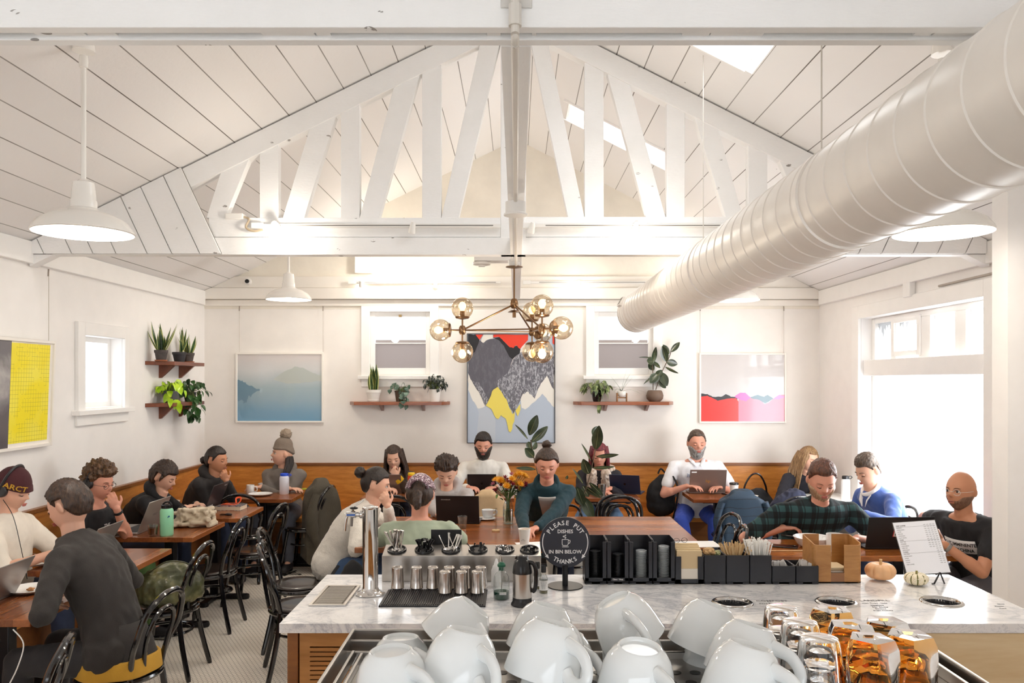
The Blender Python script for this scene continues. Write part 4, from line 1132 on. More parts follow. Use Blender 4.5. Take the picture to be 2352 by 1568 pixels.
kn = utensil('plastic_knife', 'black plastic handle lying in the second insert', 'plastic cutlery', 'black cutlery in the second insert', BP, .046, .011, .9)
kn.location = (ins[1][0]-.02, ins[1][1], ins[1][2]+.006); kn.rotation_euler = (0, -.4, 0)
stand(kn, 1, 13, .03, .006, 1)
fk = utensil('table_knife', 'steel handle leaning out of the third insert', 'knife', 'steel handles in the third insert', SILV, .064, .0078, .9)
fk.location = (ins[2][0]-.028, ins[2][1]-.01, ins[2][2]+.012); fk.rotation_euler = (0, -.45, 0)
stand(fk, 2, 5, .03, .012, 1.4)
bk = utensil('plastic_spoon', 'small black handle in the fourth insert', 'plastic cutlery', 'black cutlery in the fourth insert', BP, .032, .006, 1)
bk.location = (ins[3][0]-.03, ins[3][1], ins[3][2]+.006); bk.rotation_euler = (0, -.7, 0)
stand(bk, 3, 5, .03, .004, 1.2)
sh_ = utensil('short_spoon', 'short steel handle tip in the fifth insert', 'spoon', 'steel tips in the fifth insert', SILV, .018, .008, 1)
sh_.location = (ins[4][0]-.03, ins[4][1], ins[4][2]+.006); sh_.rotation_euler = (0, -.7, 0)
stand(sh_, 4, 13, .032, .002, 1.2)
bq = utensil('plastic_fork', 'black plastic tip in the rightmost insert', 'plastic cutlery', 'black cutlery in the rightmost insert', BP, .018, .008, 1)
bq.location = (ins[5][0]-.02, ins[5][1], ins[5][2]+.004); bq.rotation_euler = (0, -.7, 0)
stand(bq, 5, 7, .028, .002, 1.2)
# black card standing behind the holder
yk = hy1+.03; q = Vector((gx(1025, yk), yk, TC))
cd_ = thing('counter_card', 'blank black card standing behind the cutlery holder', 'card', q)
hh = gz(1216, yk)-TC; hw_ = gx(1060, yk)-gx(1025, yk)
M().box(-hw_, hw_, 0, .004, 0, hh).build('panel', mat('matt_black', '0e0e10', .5), cd_); M().box(-hw_, hw_, -.02, .03, 0, .006).build('base', mat('matt_black', ''), cd_)
# bottles and flask
def clearglass(name, c, rough=.02):
    if name in MATS: return MATS[name]
    m = bpy.data.materials.new(name); m.use_nodes = True; n = m.node_tree.nodes; l = m.node_tree.links; n.clear()
    o = n.new('ShaderNodeOutputMaterial'); tr = n.new('ShaderNodeBsdfTransparent'); tr.inputs[0].default_value = lin(c)
    g = n.new('ShaderNodeBsdfGlossy'); g.inputs['Roughness'].default_value = rough
    lw = n.new('ShaderNodeLayerWeight'); lw.inputs[0].default_value = .3
    mm = n.new('ShaderNodeMath'); mm.operation = 'MULTIPLY_ADD'; mm.inputs[1].default_value = .6; mm.inputs[2].default_value = .06
    l.new(lw.outputs['Facing'], mm.inputs[0]); x = n.new('ShaderNodeMixShader'); l.new(mm.outputs[0], x.inputs[0]); l.new(tr.outputs[0], x.inputs[1]); l.new(g.outputs[0], x.inputs[2])
    l.new(x.outputs[0], o.inputs[0]); MATS[name] = m; return m
CG = clearglass('clear_glass', 'f2f4f3')
p = spot(1152, 1374)
bt = thing('syrup_bottle', 'round clear glass bottle with green liquid and green stopper', 'bottle', p); r_ = .034; k_ = .9
M().lathe([(0, 0), (r_-.003, 0), (r_, .005), (r_, .075), (r_*.93, .092), (r_*.7, .106), (.013, .114), (.0125, .128), (.0145, .13), (.0145, .134)], segs=40).build('glass_body', CG, bt, smooth=50)
M().lathe([(0, .002), (r_-.004, .002), (r_-.002, .007), (r_-.002, .031), (0, .031)], segs=36).build('green_liquid', mat('green_liquid', '0c4a38', .15), bt)
M().lathe([(0, .118), (.011, .118), (.011, .132), (.017, .134), (.018, .141), (.013, .147), (.008, .152), (0, .153)], segs=24).build('stopper', mat('green_stopper', '0f5f45', .4), bt)
M().tube([(0, 0, .01), (0, 0, .15), (-.002, 0, .165), (-.005, 0, .182)], [.0015, .004, .004, .003], 10).build('pourer', SILV, bt)
M().box(-.008, .02, -r_-.001, -r_+.004, .024, .033).build('label', mat('paper_label', 'f0efec', .6), bt)
text('MINT SYRUP', .0045, INK, 'lettering', bt, Matrix.Translation((.006, -r_-.0012, .0285)) @ FRONT, .0001)
p = spot(1140, 1345)
wb_ = thing('squeeze_bottle', 'white plastic squeeze bottle behind the green syrup bottle', 'bottle', p)
M().lathe([(0, 0), (.021, 0), (.0225, .004), (.0225, .07), (.017, .082), (.0165, .088), (.012, .092), (.004, .12), (0, .121)], segs=28).build('bottle_body', mat('milky_plastic', 'f3f1ee', .35), wb_, smooth=50)
p = spot(1199.5, 1389)
th = thing('vacuum_flask', 'steel vacuum flask with black lid, base and handle', 'flask', p); r_ = .0385
M().lathe([(0, 0), (.044, 0), (.046, .004), (.044, .010), (.0395, .016), (.0385, .034), (0, .034)], segs=44).build('base', BP, th)
M().lathe([(.0385, .033), (r_, .036), (r_, .130), (.0375, .131)], segs=48).build('steel_body', STEEL, th)
M().lathe([(.0, .128), (.0395, .130), (.0395, .136), (.037, .155), (.032, .176), (.027, .184), (.0245, .187), (.0245, .196), (.02, .2), (0, .203)], segs=44).build('lid', BP, th, smooth=50)
m = M().tube(spline([(.02, -.005, .176), (.042, -.012, .172), (.054, -.014, .15), (.0555, -.014, .12), (.053, -.012, .075), (.045, -.008, .058), (.042, -.008, .07)], 6), [.007]*6+[.0065]*31, 10, flat=1.3); m.build('handle', BP, th)
M().prism([(-.03, .188), (-.018, .188), (-.018, .2), (-.026, .198)], 1, -.008, .008).build('spout', BP, th)
def small_bottle(px, py, label):
    t = thing('dropper_bottle', label, 'bottle', spot(px, py), 0, 'small bitters bottles')
    M().lathe([(0, 0), (.0165, 0), (.018, .003), (.018, .062), (.014, .073), (.0085, .08), (.0085, .092)], segs=28).build('glass_body', CG, t, smooth=50)
    M().lathe([(0, .002), (.0165, .002), (.0165, .012), (0, .012)], segs=24).build('liquid', mat('olive_liquid', '6a6430', .2), t)
    M().lathe([(0, .088), (.0105, .088), (.0105, .112), (.008, .118), (0, .118)], segs=20).build('cap', BP, t)
    M().lathe([(.0183, .014), (.0183, .055)], segs=28).build('label', mat('paper_label', ''), t)
    for j, z in enumerate((.05, .044, .038, .033, .028, .022)):
        text('NET WT 12 OZ'[:12-j], .0042, INK, 'lettering', t, Matrix.Translation((0, -.0187, z)) @ FRONT, .0001)
small_bottle(1248.5, 1361, 'small labelled bottle with black cap between flask and round sign')
small_bottle(1234.5, 1351, 'small labelled bottle half hidden behind its twin')
# round sign
p = spot(1298, 1346); zc = gz(1245, p.y)-TC; Rr = 58/F*p.y
sg = thing('round_sign', 'round black sign with white lettering on a post, PLEASE PUT DISHES IN BIN BELOW', 'sign', p)
SB = mat('sign_charcoal', '2c2e38', .45); SWt = mat('sign_white', 'f4f3f2', .5)
M().lathe([(0, 0), (.078, 0), (.079, .002), (.078, .004), (0, .005)], segs=56).build('base', BLK, sg)
M().tube([(0, 0, .004), (0, 0, zc-Rr+.01)], .0125, 16).build('post', BLK, sg)
m = M(); m.T = Matrix.Translation((0, 0, zc)) @ Matrix.Rotation(pi/2, 4, 'X'); m.lathe([(0, -.004), (Rr, -.004), (Rr, .004), (0, .004)], segs=72); m.build('disc', SB, sg, smooth=30)
SF = Matrix.Translation((0, -.0046, zc)) @ FRONT
q = Rr/58
text('PLEASE PUT', 14.5*q, SWt, 'lettering', sg, SF, .0003, bold=.018, arc=(44.5*q, 0, R(112)))
text('THANKS', 14*q, SWt, 'lettering', sg, SF, .0003, bold=.018, arc=(-44.5*q, 0, R(62)))
text('DISHES', 11.5*q, SWt, 'lettering', sg, SF @ Matrix.Translation((0, 25*q, 0)), .0003, bold=.02)
text('IN BIN BELOW', 11.5*q, SWt, 'lettering', sg, SF @ Matrix.Translation((0, -21.5*q, 0)), .0003, bold=.02)
m = M(); m.T = SF
def arcstroke(m, r, a0, a1, w_, n=24):
    pts = [(r*sin(a0+(a1-a0)*k/n), r*cos(a0+(a1-a0)*k/n), 0) for k in range(n+1)]
    for a, b in zip(pts, pts[1:]): m.bar(a, b, w_, .0006)
arcstroke(m, 52*q, R(66), R(124), 2*q); arcstroke(m, 52*q, R(-66), R(-124), 2*q)
for s in (1, -1):
    a = R(128)*s; c = Vector((52*q*sin(a), 52*q*cos(a), 0)); d = Vector((cos(a)*s, -sin(a)*s, 0)); nrm = Vector((sin(a), cos(a), 0))
    m.face([m.pt(c-d*3.5*q+nrm*4.2*q), m.pt(c+d*6*q), m.pt(c-d*3.5*q-nrm*4.2*q)])
m.build('arrow', SWt, sg, smooth=0)
m = M(); m.T = SF
def stroke(pts, w_=1.3):
    pts = [Vector((x*q, y*q, .0002)) for x, y in pts]
    m.tube(pts, w_*q/2*1.15, 6)
stroke([(-7, 7), (-7, -3), (-6, -6), (-4, -7), (4, -7), (6, -6), (7, -3), (7, 7), (-7, 7)]); stroke([(7, 5), (11, 5), (11.5, 3), (10, -1.5), (6.5, -2.5)]); stroke([(-7, -10), (8, -10)])
stroke([(p_.x, p_.y) for p_ in spline([(-1, 9), (1.5, 10.5), (1, 12), (-4, 13), (-4.5, 14.5), (0, 15.5), (1.5, 16.5), (0, 18)], 4)])
m.build('cup_symbol', SWt, sg, smooth=0)
# black organiser with lids, napkins, stirrers and straws
oy = dc(1341); s_ = F/oy
ox = lambda px: gx(px, oy)
oc = ox(1612); og = thing('lid_organizer', 'long black plastic organizer with tall lid slots and low bins', 'organizer', (oc, oy, TC))
BO = mat('organizer_black', '1f2027', .32)
D = .125
tall = [1343, 1394, 1444.6, 1499.6, 1551]; ht = gz(1240, oy)-TC
for k, (a, b_) in enumerate(zip(tall, tall[1:])):
    x0_, x1_ = ox(a)-oc+.001, ox(b_)-oc-.001; m = M()
    th_ = .003
    m.prism([(0, 0), (D, 0), (D, ht), (.012, ht), (0, ht-.012)], 0, x0_, x0_+th_); m.prism([(0, 0), (D, 0), (D, ht), (.012, ht), (0, ht-.012)], 0, x1_-th_, x1_)
    m.box(x0_, x1_, D-th_, D, 0, ht); m.box(x0_, x1_, 0, D, .0, .012)
    m.box(x0_, x0_+.018, 0, .004, .012, ht-.008); m.box(x1_-.018, x1_, 0, .004, .012, ht-.008); m.box(x0_, x1_, 0, .004, 0, .028)
    m.box(x0_+.002, x0_+.03, -.004, .0, .0, .008); m.box(x1_-.03, x1_-.002, -.004, .0, .0, .008)
    m.build('lid_slot', BO, og, bevel=.0012)
text('12oz / 16oz', .010, SWt, 'lettering', og, Matrix.Translation((ox(1419)-oc, -.0006, .021)) @ FRONT, .0001, bold=.02)
m = M(); x0_, x1_ = ox(1551)-oc+.001, ox(1617)-oc-.001; hn = gz(1276, oy)-TC
m.box(x0_, x0_+.003, 0, D, 0, hn); m.box(x1_-.003, x1_, 0, D, 0, hn); m.box(x0_, x1_, D-.003, D, 0, hn); m.box(x0_, x1_, 0, D, 0, .005)
m.box(x0_, x0_+.026, 0, .004, 0, hn-.004); m.box(x1_-.026, x1_, 0, .004, 0, hn-.004); m.box(x0_, x1_, 0, .004, 0, .022); m.build('napkin_bin', BO, og, bevel=.0012)
bins = []
for a, b_, hpx in ((1617, 1668, 1275), (1668, 1722, 1275), (1722, 1773, 1275), (1773, 1828, 1299.5), (1828, 1881, 1299.5)):
    m = M(); x0_, x1_ = ox(a)-oc+.001, ox(b_)-oc-.001; hb = gz(hpx, oy)-TC
    m.box(x0_, x0_+.003, 0, D, 0, hb); m.box(x1_-.003, x1_, 0, D, 0, hb); m.box(x0_, x1_, D-.003, D, 0, hb); m.box(x0_, x1_, 0, .003, 0, hb); m.box(x0_, x1_, 0, D, 0, .01)
    m.box(x0_+.002, x0_+.03, -.003, .0, .0, .008); m.box(x1_-.03, x1_-.002, -.003, .0, .0, .008)
    m.build('low_bin', BO, og, bevel=.0012); bins.append(((x0_+x1_)/2+oc, oy+D/2, TC+hb))
# lids
LB = mat('black_lid', '232327', .3)
def lidstack(px, n, zt_px, mt, label, group, name, clear):
    x = gx(px, oy+.06); z = TC+.012; ztop = gz(zt_px, oy+.06)
    step = (ztop-z)/n
    t = thing(name, label, 'lid', (x, oy+.06, z), 0, group)
    r = .0235
    M().lathe([(r, 0), (r+.0015, .001), (r+.0015, .003), (r-.001, .0035), (r-.003, step*.9), (r-.004, step*.9)], segs=28).build('rim', mt, t, smooth=40)
    M().lathe([(0, .0022), (r-.006, .0022), (r-.003, .0035)], segs=28).build('lid_top', mt, t)
    for k in range(1, n): dup(t, (x+rnd.uniform(-.0006, .0006), oy+.06, z+k*step), k*.7, label=label.replace('lid in', 'lid on top of') if k == n-1 else None)
lidstack(1367, 34, 1264, LB, 'black coffee lid in the stack of the leftmost tall slot', 'black lids in the leftmost slot', 'coffee_lid', 0)
lidstack(1419.5, 30, 1271, LB, 'black coffee lid in the stack of the second tall slot', 'black lids in the second slot', 'coffee_lid', 0)
CLP = mat('clear_lid_plastic', 'e8ecee', .12, alpha=.5, coat=1)
lidstack(1472.5, 26, 1262, CLP, 'clear plastic lid in the stack of the third tall slot', 'clear lids in the third slot', 'clear_lid', 1)
lidstack(1524.5, 30, 1252, CLP, 'clear plastic lid in the stack of the fourth tall slot', 'clear lids in the fourth slot', 'clear_lid', 1)
# napkins
xn0, xn1 = ox(1553)+.003, ox(1615)-.003
NAP = mat('kraft_napkin', 'e0c69b', .8, var=.03); NAPW = mat('white_napkin', 'efe6d8', .85)
nk = thing('napkin_stack', 'stack of unbleached napkins standing in the black organizer', 'napkins', ((xn0+xn1)/2, oy+.005, TC+.006)); hw_ = (xn1-xn0)/2
for k, dy in enumerate((.01, .03, .05, .07, .09)): M().box(-hw_, hw_, dy-.008, dy+.009, 0, gz(1262-k*2, oy+.03)-TC-.006).build('napkin_bundle', NAP, nk, bevel=.002)
M().box(-hw_, hw_, -.002, .002, 0, gz(1306, oy)-TC-.006).build('front_fold', NAPW, nk, bevel=.001)
# crumpled paper in the first low bin
def crumple(name, label, cat, p, r, m_, seed, parent=None, sq=.7, amp=.45, group=None):
    b = M(); b.ell((0, 0, 0), (r, r, r*sq), nu=26, nv=16)
    b.v = [tuple(Vector(v)*(1+amp*noise.noise(Vector(v)/r*1.6+Vector((seed, 0, 0)))+amp*.5*noise.noise(Vector(v)/r*4+Vector((0, seed, 0))))) for v in b.v]
    o = b.build(name, m_, parent, smooth=0); o.location = p
    return tag(o, label, cat, group) if label else o
crumple('crumpled_napkin', 'crumpled brown napkin in the first low bin', 'napkin', (bins[0][0]-.014, bins[0][1], bins[0][2]+.004), .026, mat('kraft_crumple', 'cda878', .8), 1)
crumple('leafy_garnish', 'scrap of pale green leaf in the first low bin', 'food scrap', (bins[0][0]+.024, bins[0][1], bins[0][2]-.002), .016, mat('pale_leaf', 'b9bd8c', .7), 5)
# stirrers and straws
ws = thing('wooden_stirrer', 'flat wooden stirrer in the second low bin', 'stirrer', (0, 0, 0), 0, 'wooden stirrers in the black bin')
STW = mat('birch', 'd9ba8a', .6, var=.12, vscale=30)
M().box(-.0028, .0028, -.0007, .0007, 0, .11).build('stick', STW, ws, bevel=.0006)
i0 = bins[1]
def fan(proto, bn, n, hw_, hd_, zb, lean, zv):
    for k in range(n):
        u = rnd.uniform(-1, 1); v = rnd.uniform(-1, 1)
        args = ((bn[0]+u*hw_, bn[1]+v*hd_, zb+rnd.uniform(-zv, zv)), (rnd.uniform(-.06, .06)-v*.1, u*lean+rnd.uniform(-.05, .05), rnd.uniform(-.7, .7)))
        if k == 0: proto.location, proto.rotation_euler = args
        else: dup(proto, args[0], rot=args[1])
fan(ws, i0, 75, .02, .04, TC+.058, .42, .008)
st = thing('wrapped_straw', 'paper-wrapped straw in the third low bin', 'straw', (0, 0, 0), 0, 'paper-wrapped straws in the black bin')
SW_ = mat('straw_paper', 'fbf9f4', .6)
M().tube([(0, 0, 0), (0, 0, .148)], .0033, 7, flat=.6).build('straw', SW_, st)
M().box(-.004, .004, -.0004, .0004, .147, .153).build('wrapper_end', SW_, st)
fan(st, bins[2], 90, .024, .045, TC+.03, .22, .008)
pk = thing('sugar_packet', 'small white packet in the two lowest bins', 'packet', (0, 0, 0), 0, 'sugar packets in the low bins')
M().box(-.014, .014, -.001, .001, -.018, .018).build('packet', mat('packet_paper', 'f1ede8', .6), pk, bevel=.0008)
for j in (3, 4):
    for k in range(9):
        a_ = ((bins[j][0]+rnd.uniform(-.022, .022), bins[j][1]+rnd.uniform(-.035, .04), bins[j][2]-.011+rnd.uniform(-.004, .005)), (rnd.uniform(-.5, .5), rnd.uniform(-.6, .6), rnd.uniform(-.9, .9)))
        if j == 3 and k == 0: pk.location, pk.rotation_euler = a_
        else: dup(pk, a_[0], rot=a_[1])
# bamboo napkin caddy
p = spot(1924, 1339); w2 = (gx(1981, p.y)-gx(1868, p.y))/2; hN = gz(1240, p.y)-TC
BAM = wood('caddy_walnut', 'a06a38', 'cf9a5c', 0, rough=.35, scale=1.4)
nc = thing('napkin_caddy', 'rounded wooden napkin caddy with cut-out front beside the pumpkin', 'napkin caddy', (p.x, p.y, TC))
def rrect(x0, x1, y0, y1, r, n=5):
    out = []
    for cx2, cy2, a0 in ((x1-r, y0+r, -pi/2), (x1-r, y1-r, 0), (x0+r, y1-r, pi/2), (x0+r, y0+r, pi)):
        for k in range(n+1): a = a0+pi/2*k/n; out.append((cx2+cos(a)*r, cy2+sin(a)*r))
    return out
dN = .15
def side(sx):
    # one bent wooden wing: front lip, side, back lip
    m = M(); t_ = .006
    xo = sx*w2; xi = sx*.033
    path = [(sx*.03, 0)]+[(xo-sx*.02+sx*.02*sin(a), .02-.02*cos(a)) for a in [pi/2*k/5 for k in range(6)]]+[(xo-sx*.02+sx*.02*cos(a), dN-.02+.02*sin(a)) for a in [pi/2*k/5 for k in range(6)]]+[(sx*.03, dN)]
    n = len(path)
    for a, b in zip(path, path[1:]):
        A, B = Vector((*a, 0)), Vector((*b, 0)); d = (B-A).normalized(); nr = Vector((-d.y, d.x, 0))*sx*t_
        def zt(P_): 
            f = min(1, max(0, (P_.y)/.05)); return hN*(.88+.12*f)
        i_ = [m.pt(A), m.pt(B), m.pt(B+nr), m.pt(A+nr), m.pt(A+Vector((0, 0, zt(A)))), m.pt(B+Vector((0, 0, zt(B)))), m.pt(B+nr+Vector((0, 0, zt(B)))), m.pt(A+nr+Vector((0, 0, zt(A))))]
        for f in ((0, 1, 2, 3), (4, 5, 6, 7), (0, 1, 5, 4), (1, 2, 6, 5), (2, 3, 7, 6), (3, 0, 4, 7)): m.face([i_[q_] for q_ in f])
    m.build('side_wing', BAM, nc, smooth=50)
side(-1); side(1)
M().box(-.034, .034, .001, .007, .006, .045).build('front_rail', wood('caddy_dark', '8a5c38', 'a87650', 0), nc)
M().prism(rrect(-w2, w2, 0, dN, .02), 2, 0, .006).build('base', BLK, nc)
for k in range(7):
    o = M().box(-.05, .05, -.055, .055, 0, .0065).build('napkin', NAPW if k < 5 else mat('napkin_beige', 'dfc9a2', .8), None, bevel=.002); o.location = (p.x+.001*(k % 2), p.y+dN/2+.002*(k % 3), TC+.008+k*.0085)
    tag(o, 'folded napkin lying flat in the wooden caddy', 'napkin', 'napkins stacked in the wooden caddy')
# pumpkins
def pumpkin(px, py, rx, hz_, ribs, label, skin, stemc, stripes=None, sl=.02):
    p = spot(px, py); t = thing('pumpkin', label, 'pumpkin', p)
    m = M(); nu, nv = 96, 26
    def P(u, v):
        a = 2*pi*u; th = pi*(.02+.96*v)
        rib = 1-.085*(abs(cos(a*ribs/2))**8)
        rr = sin(th)**.8*rx*rib; z = hz_/2*(1+cos(th)*(1-.0))-.16*hz_*exp(-(sin(th)/.38)**2)*(1 if cos(th) > 0 else -.6)
        return Vector((cos(a)*rr, sin(a)*rr, max(0, z)))
    ids = [[m.pt(P(u/nu, v/(nv-1))) for u in range(nu)] for v in range(nv)]
    for v in range(nv-1):
        for u in range(nu):
            uc = ((u+.5)/nu*ribs) % 1
            m.m = 1 if stripes and (uc < .11 or uc > .89) and 0 <= v < nv-2 and noise.noise(Vector((u*.5, v*.35, 0))) > -.35 else 0
            m.face((ids[v][u], ids[v+1][u], ids[v+1][(u+1) % nu], ids[v][(u+1) % nu]))
    m.m = 0; m.face(ids[0]); m.face(ids[-1][::-1])
    m.build('flesh', [skin, stripes or skin], t, smooth=60)
    M().tube([(0, 0, hz_*.72), (.001, 0, hz_*.85), (.002, 0, hz_*.85+sl)], [.010*rx/.06, .0055*rx/.06, .006*rx/.06], 7).build('stem', stemc, t, smooth=20)
    return t
pumpkin(2022, 1331, .067, .082, 10, 'pale orange ribbed pumpkin beside the wooden caddy', mat('pale_pumpkin', 'eebb8a', .4, var=.12, vscale=14, bump=.1), mat('pumpkin_stem', 'd9bd8d', .7), sl=.024)
def speck():
    t = NT('speckled_gourd'); t.b.inputs['Roughness'].default_value = .35
    v = t.add('ShaderNodeTexVoronoi'); v.inputs['Scale'].default_value = 190; t.link(t.coord(), v.inputs['Vector'])
    t.color(t.mix(t.math('LESS_THAN', v.outputs['Distance'], .24), lin('f3e8cc'), lin('cfa860'))); return t.m
pumpkin(2104.5, 1343, .051, .058, 10, 'small cream and green striped gourd in front of the menu', speck(), mat('gourd_stem', '8f8a52', .7), mat('gourd_stripe', '6d6a2e', .5), sl=.014)
# menu in a clear sleeve leaning on an easel
yb = dc(1318); A = Vector((gx(2090, yb), yb, TC+.004)); B = Vector((gx(2186, yb-.02), yb-.02, TC+.004))
up = (at(2098, 1193, yb+.10)-at(2137, 1322, yb)); 
TLp = at(2047, 1198, yb+.11); TRp = at(2149, 1193, yb+.10); BRp = at(2187, 1325, yb-.02); BRp.z = TC+.002; BLp = TLp+(BRp-TRp)
BLp.z = TC+.002
mn = thing('menu_sheet', 'price menu in a clear sleeve leaning on a small black easel', 'menu', (BLp+BRp)/2)
O = (BLp+BRp)/2; ex = (BRp-BLp); W_m = ex.length; ex.normalize(); ey = ((TLp+TRp)/2-O); H_m = ey.length; ey.normalize(); ex = (ex-ey*ex.dot(ey)).normalized(); ez = ex.cross(ey)
MT = Matrix((( ex.x, ey.x, ez.x, 0), (ex.y, ey.y, ez.y, 0), (ex.z, ey.z, ez.z, 0), (0, 0, 0, 1)))
if ez.y > 0: pass
m = M(); m.T = MT; m.box(-W_m/2+.004, W_m/2-.004, .004, H_m-.004, -.0006, .0006); m.build('menu_paper', mat('menu_paper', 'f2f3f8', .5), mn)
m = M(); m.T = MT; m.box(-W_m/2, W_m/2, 0, H_m, -.0022, -.001); m.build('clear_sleeve', CG, mn)
rn2 = random.Random(9); words_ = ['DRIP COFFEE', 'ESPRESSO', 'AMERICANO', 'LATTE', 'MOCHA', 'CORTADO', 'FLAT WHITE', 'CHAI', 'HOT TEA', 'STEAMER', 'COLD BREW', 'ICED TEA', 'LEMONADE', 'TONIC', 'OAT MILK', 'EXTRA SHOT', 'SYRUP', 'PASTRY', 'TOAST']
y = H_m-.022; k = 0
while y > .05 and k < len(words_)+8:
    wd_ = words_[k % len(words_)]
    head = k in (0, 7, 13)
    text(wd_, .0078 if head else .0062, INK, 'lettering', mn, MT @ Matrix.Translation((-W_m/2+.014, y, .0008)), .0001, 'LEFT', bold=.02 if head else 0)
    text('   '.join('%d.%02d' % (rn2.randint(3, 6), rn2.choice((0, 25, 50, 75))) for _ in range(4 if k < 12 else 2)), .0056, INK, 'lettering', mn, MT @ Matrix.Translation((W_m/2-.012, y, .0008)), .0001, 'RIGHT')
    if head:
        q_ = M(); q_.T = MT; q_.box(-W_m/2+.012, W_m/2-.012, y-.0066, y-.006, .0007, .0009); q_.build('rule_line', INK, mn)
    y -= .0098; k += 1
e0 = spot(2157, 1341)-O
m = M()
for a, b in (((-.022, -.0, .0), (.004, .0, .052)), ((.024, .0, .0), (.004, .0, .052))): m.bar(e0+Vector(a)+Vector((0, 0, .002)), e0+Vector(b), .0045, .007, (0, 1, 0))
m.bar(e0+Vector((-.022, 0, .003)), e0+Vector((-.034, -.006, .003)), .006, .004); m.bar(e0+Vector((.004, 0, .05)), e0+Vector((.012, .05, .03)), .005, .005)
m.build('easel', BLK, mn)
# ================================================================ espresso machine with its load of cups
ZM = 1.38
my1 = dz(1453, ZM+.02)
em = thing('espresso_machine', 'stainless espresso machine top with cup rails, nearest the camera', 'espresso machine', (.2, 1.2, TC))
mx0, mx1, my0 = -.290, .69, .86
SS = mat('machine_steel', 'b2aea9', .3, 1, var=.05, vscale=2); DKS = mat('dark_steel', '4a4744', .35, .9)
def mb(b, *a): b.box(a[0]-.2, a[1]-.2, a[2]-1.2, a[3]-1.2, a[4]-TC, a[5]-TC); return b
b = M(); mb(b, mx0+.02, mx1-.02, my0, my1-.02, TC+.05, ZM-.012); b.build('housing', SS, em, bevel=.01)
b = M()
for fx_ in (mx0+.08, mx1-.08):
    for fy_ in (my0+.06, my1-.1): b.lathe([(.02, 0), (.02, .05)], (fx_-.2, fy_-1.2, 0), 16, cap0=True, cap1=True)
b.build('foot', BP, em)
# perforated top as a plate with dark round holes
b = M(); mb(b, mx0+.02, mx1-.02, my0, my1-.02, ZM-.012, ZM); b.build('top_plate', SS, em)
b = M()
for i in range(30):
    for j in range(10):
        x = mx0+.05+i*.031+(j % 2)*.0155; yv = my1-.14-j*.042
        if x < mx1-.04: b.lathe([(0, .0006), (.009, .0006)], (x-.2, yv-1.2, ZM-TC), 12)
b.build('perforation', DKS, em, smooth=0)
b = M()
for k, yy_ in enumerate((my1, my1-.035, my1-.07)):
    b_z = ZM+.028-.0*k
    mb(b, mx0, mx1, yy_-.006, yy_, ZM+.008-.01*k, b_z-.008*k)
b.build('rear_rail', SS, em, bevel=.002)
b = M(); mb(b, mx0-.002, mx0+.004, my0, my1, ZM-.02, ZM+.028); b.build('side_rail', SS, em, bevel=.0015); b = M(); mb(b, mx1-.004, mx1+.002, my0, my1, ZM-.02, ZM+.028); b.build('side_rail', SS, em, bevel=.0015)
b = M(); mb(b, mx0+.014, mx0+.019, my0, my1-.08, ZM, ZM+.016); b.build('side_slat', SS, em, bevel=.001); b = M(); mb(b, mx0+.028, mx0+.033, my0, my1-.08, ZM, ZM+.012); b.build('side_slat', SS, em, bevel=.001); b = M(); mb(b, mx1-.02, mx1-.014, my0, my1-.02, ZM, ZM+.018); b.build('side_slat', SS, em, bevel=.001)
# the bar it stands on, below the picture
tag(M().box(-1.3, 2.4, .7, 1.62, TC-.04, TC).build('work_counter', STEEL), 'steel work counter under the espresso machine', 'counter')
tag(M().box(-1.28, 2.38, .74, 1.58, 0, TC-.04).build('under_counter_cabinet', OAK), 'wooden cabinet under the steel work counter', 'cabinet')
# cups
PORC = mat('white_porcelain', 'f3f5f4', .07, coat=.5)
cup0 = [None]
def cup_mesh():
    m = M()  # upright; foot at z=0
    m.lathe([(0, .005), (.0225, .005), (.0235, .001), (.0245, 0), (.0262, .0005), (.0275, .003), (.0325, .0075), (.0385, .0165), (.0428, .028), (.0455, .042), (.0475, .058), (.0483, .0665), (.0485, .0675), (.0477, .0682), (.0464, .067), (.0445, .056), (.042, .042), (.0385, .028), (.033, .017), (.024, .0105), (0, .0085)], segs=56)
    return m
def handle_mesh():
    m = M(); pts = spline([(.044, 0, .050), (.056, 0, .0565), (.072, 0, .056), (.082, 0, .046), (.078, 0, .032), (.063, 0, .021), (.048, 0, .0185), (.036, 0, .018)], 7)
    n = len(pts); m.tube(pts, [.0074-.0016*sin(pi*i/(n-1)) for i in range(n)], 12, flat=1.35); return m
def stamp_mesh():
    pass
CUPSC = 1.14
def cup(px, py, Y, tiltx, tilty, rz, label, group='white porcelain cups on the machine', sc=CUPSC):
    rz = rz*.25+R(52)
    """px,py: where the centre of the upturned foot shows"""
    q = at(px, py, Y)
    rot = Matrix.Rotation(tilty, 4, 'Y') @ Matrix.Rotation(tiltx, 4, 'X') @ Matrix.Rotation(pi, 4, 'X') @ Matrix.Rotation(rz, 4, 'Z')
    if cup0[0] is None:
        t = thing('porcelain_cup', label, 'cup', q, 0, group)
        cup_mesh().build('cup_body', PORC, t, smooth=60); handle_mesh().build('handle', PORC, t, smooth=60)
        text('ACME', .006, INK, 'maker_stamp', t, Matrix.Translation((0, 0, .0055)) @ Matrix.Rotation(pi, 4, 'X'), .0003, bold=.03)
        cup0[0] = t
    else: t = dup(cup0[0], q, label=label, group=group)
    t.rotation_euler = rot.to_euler(); t.scale = (sc,)*3
    return t
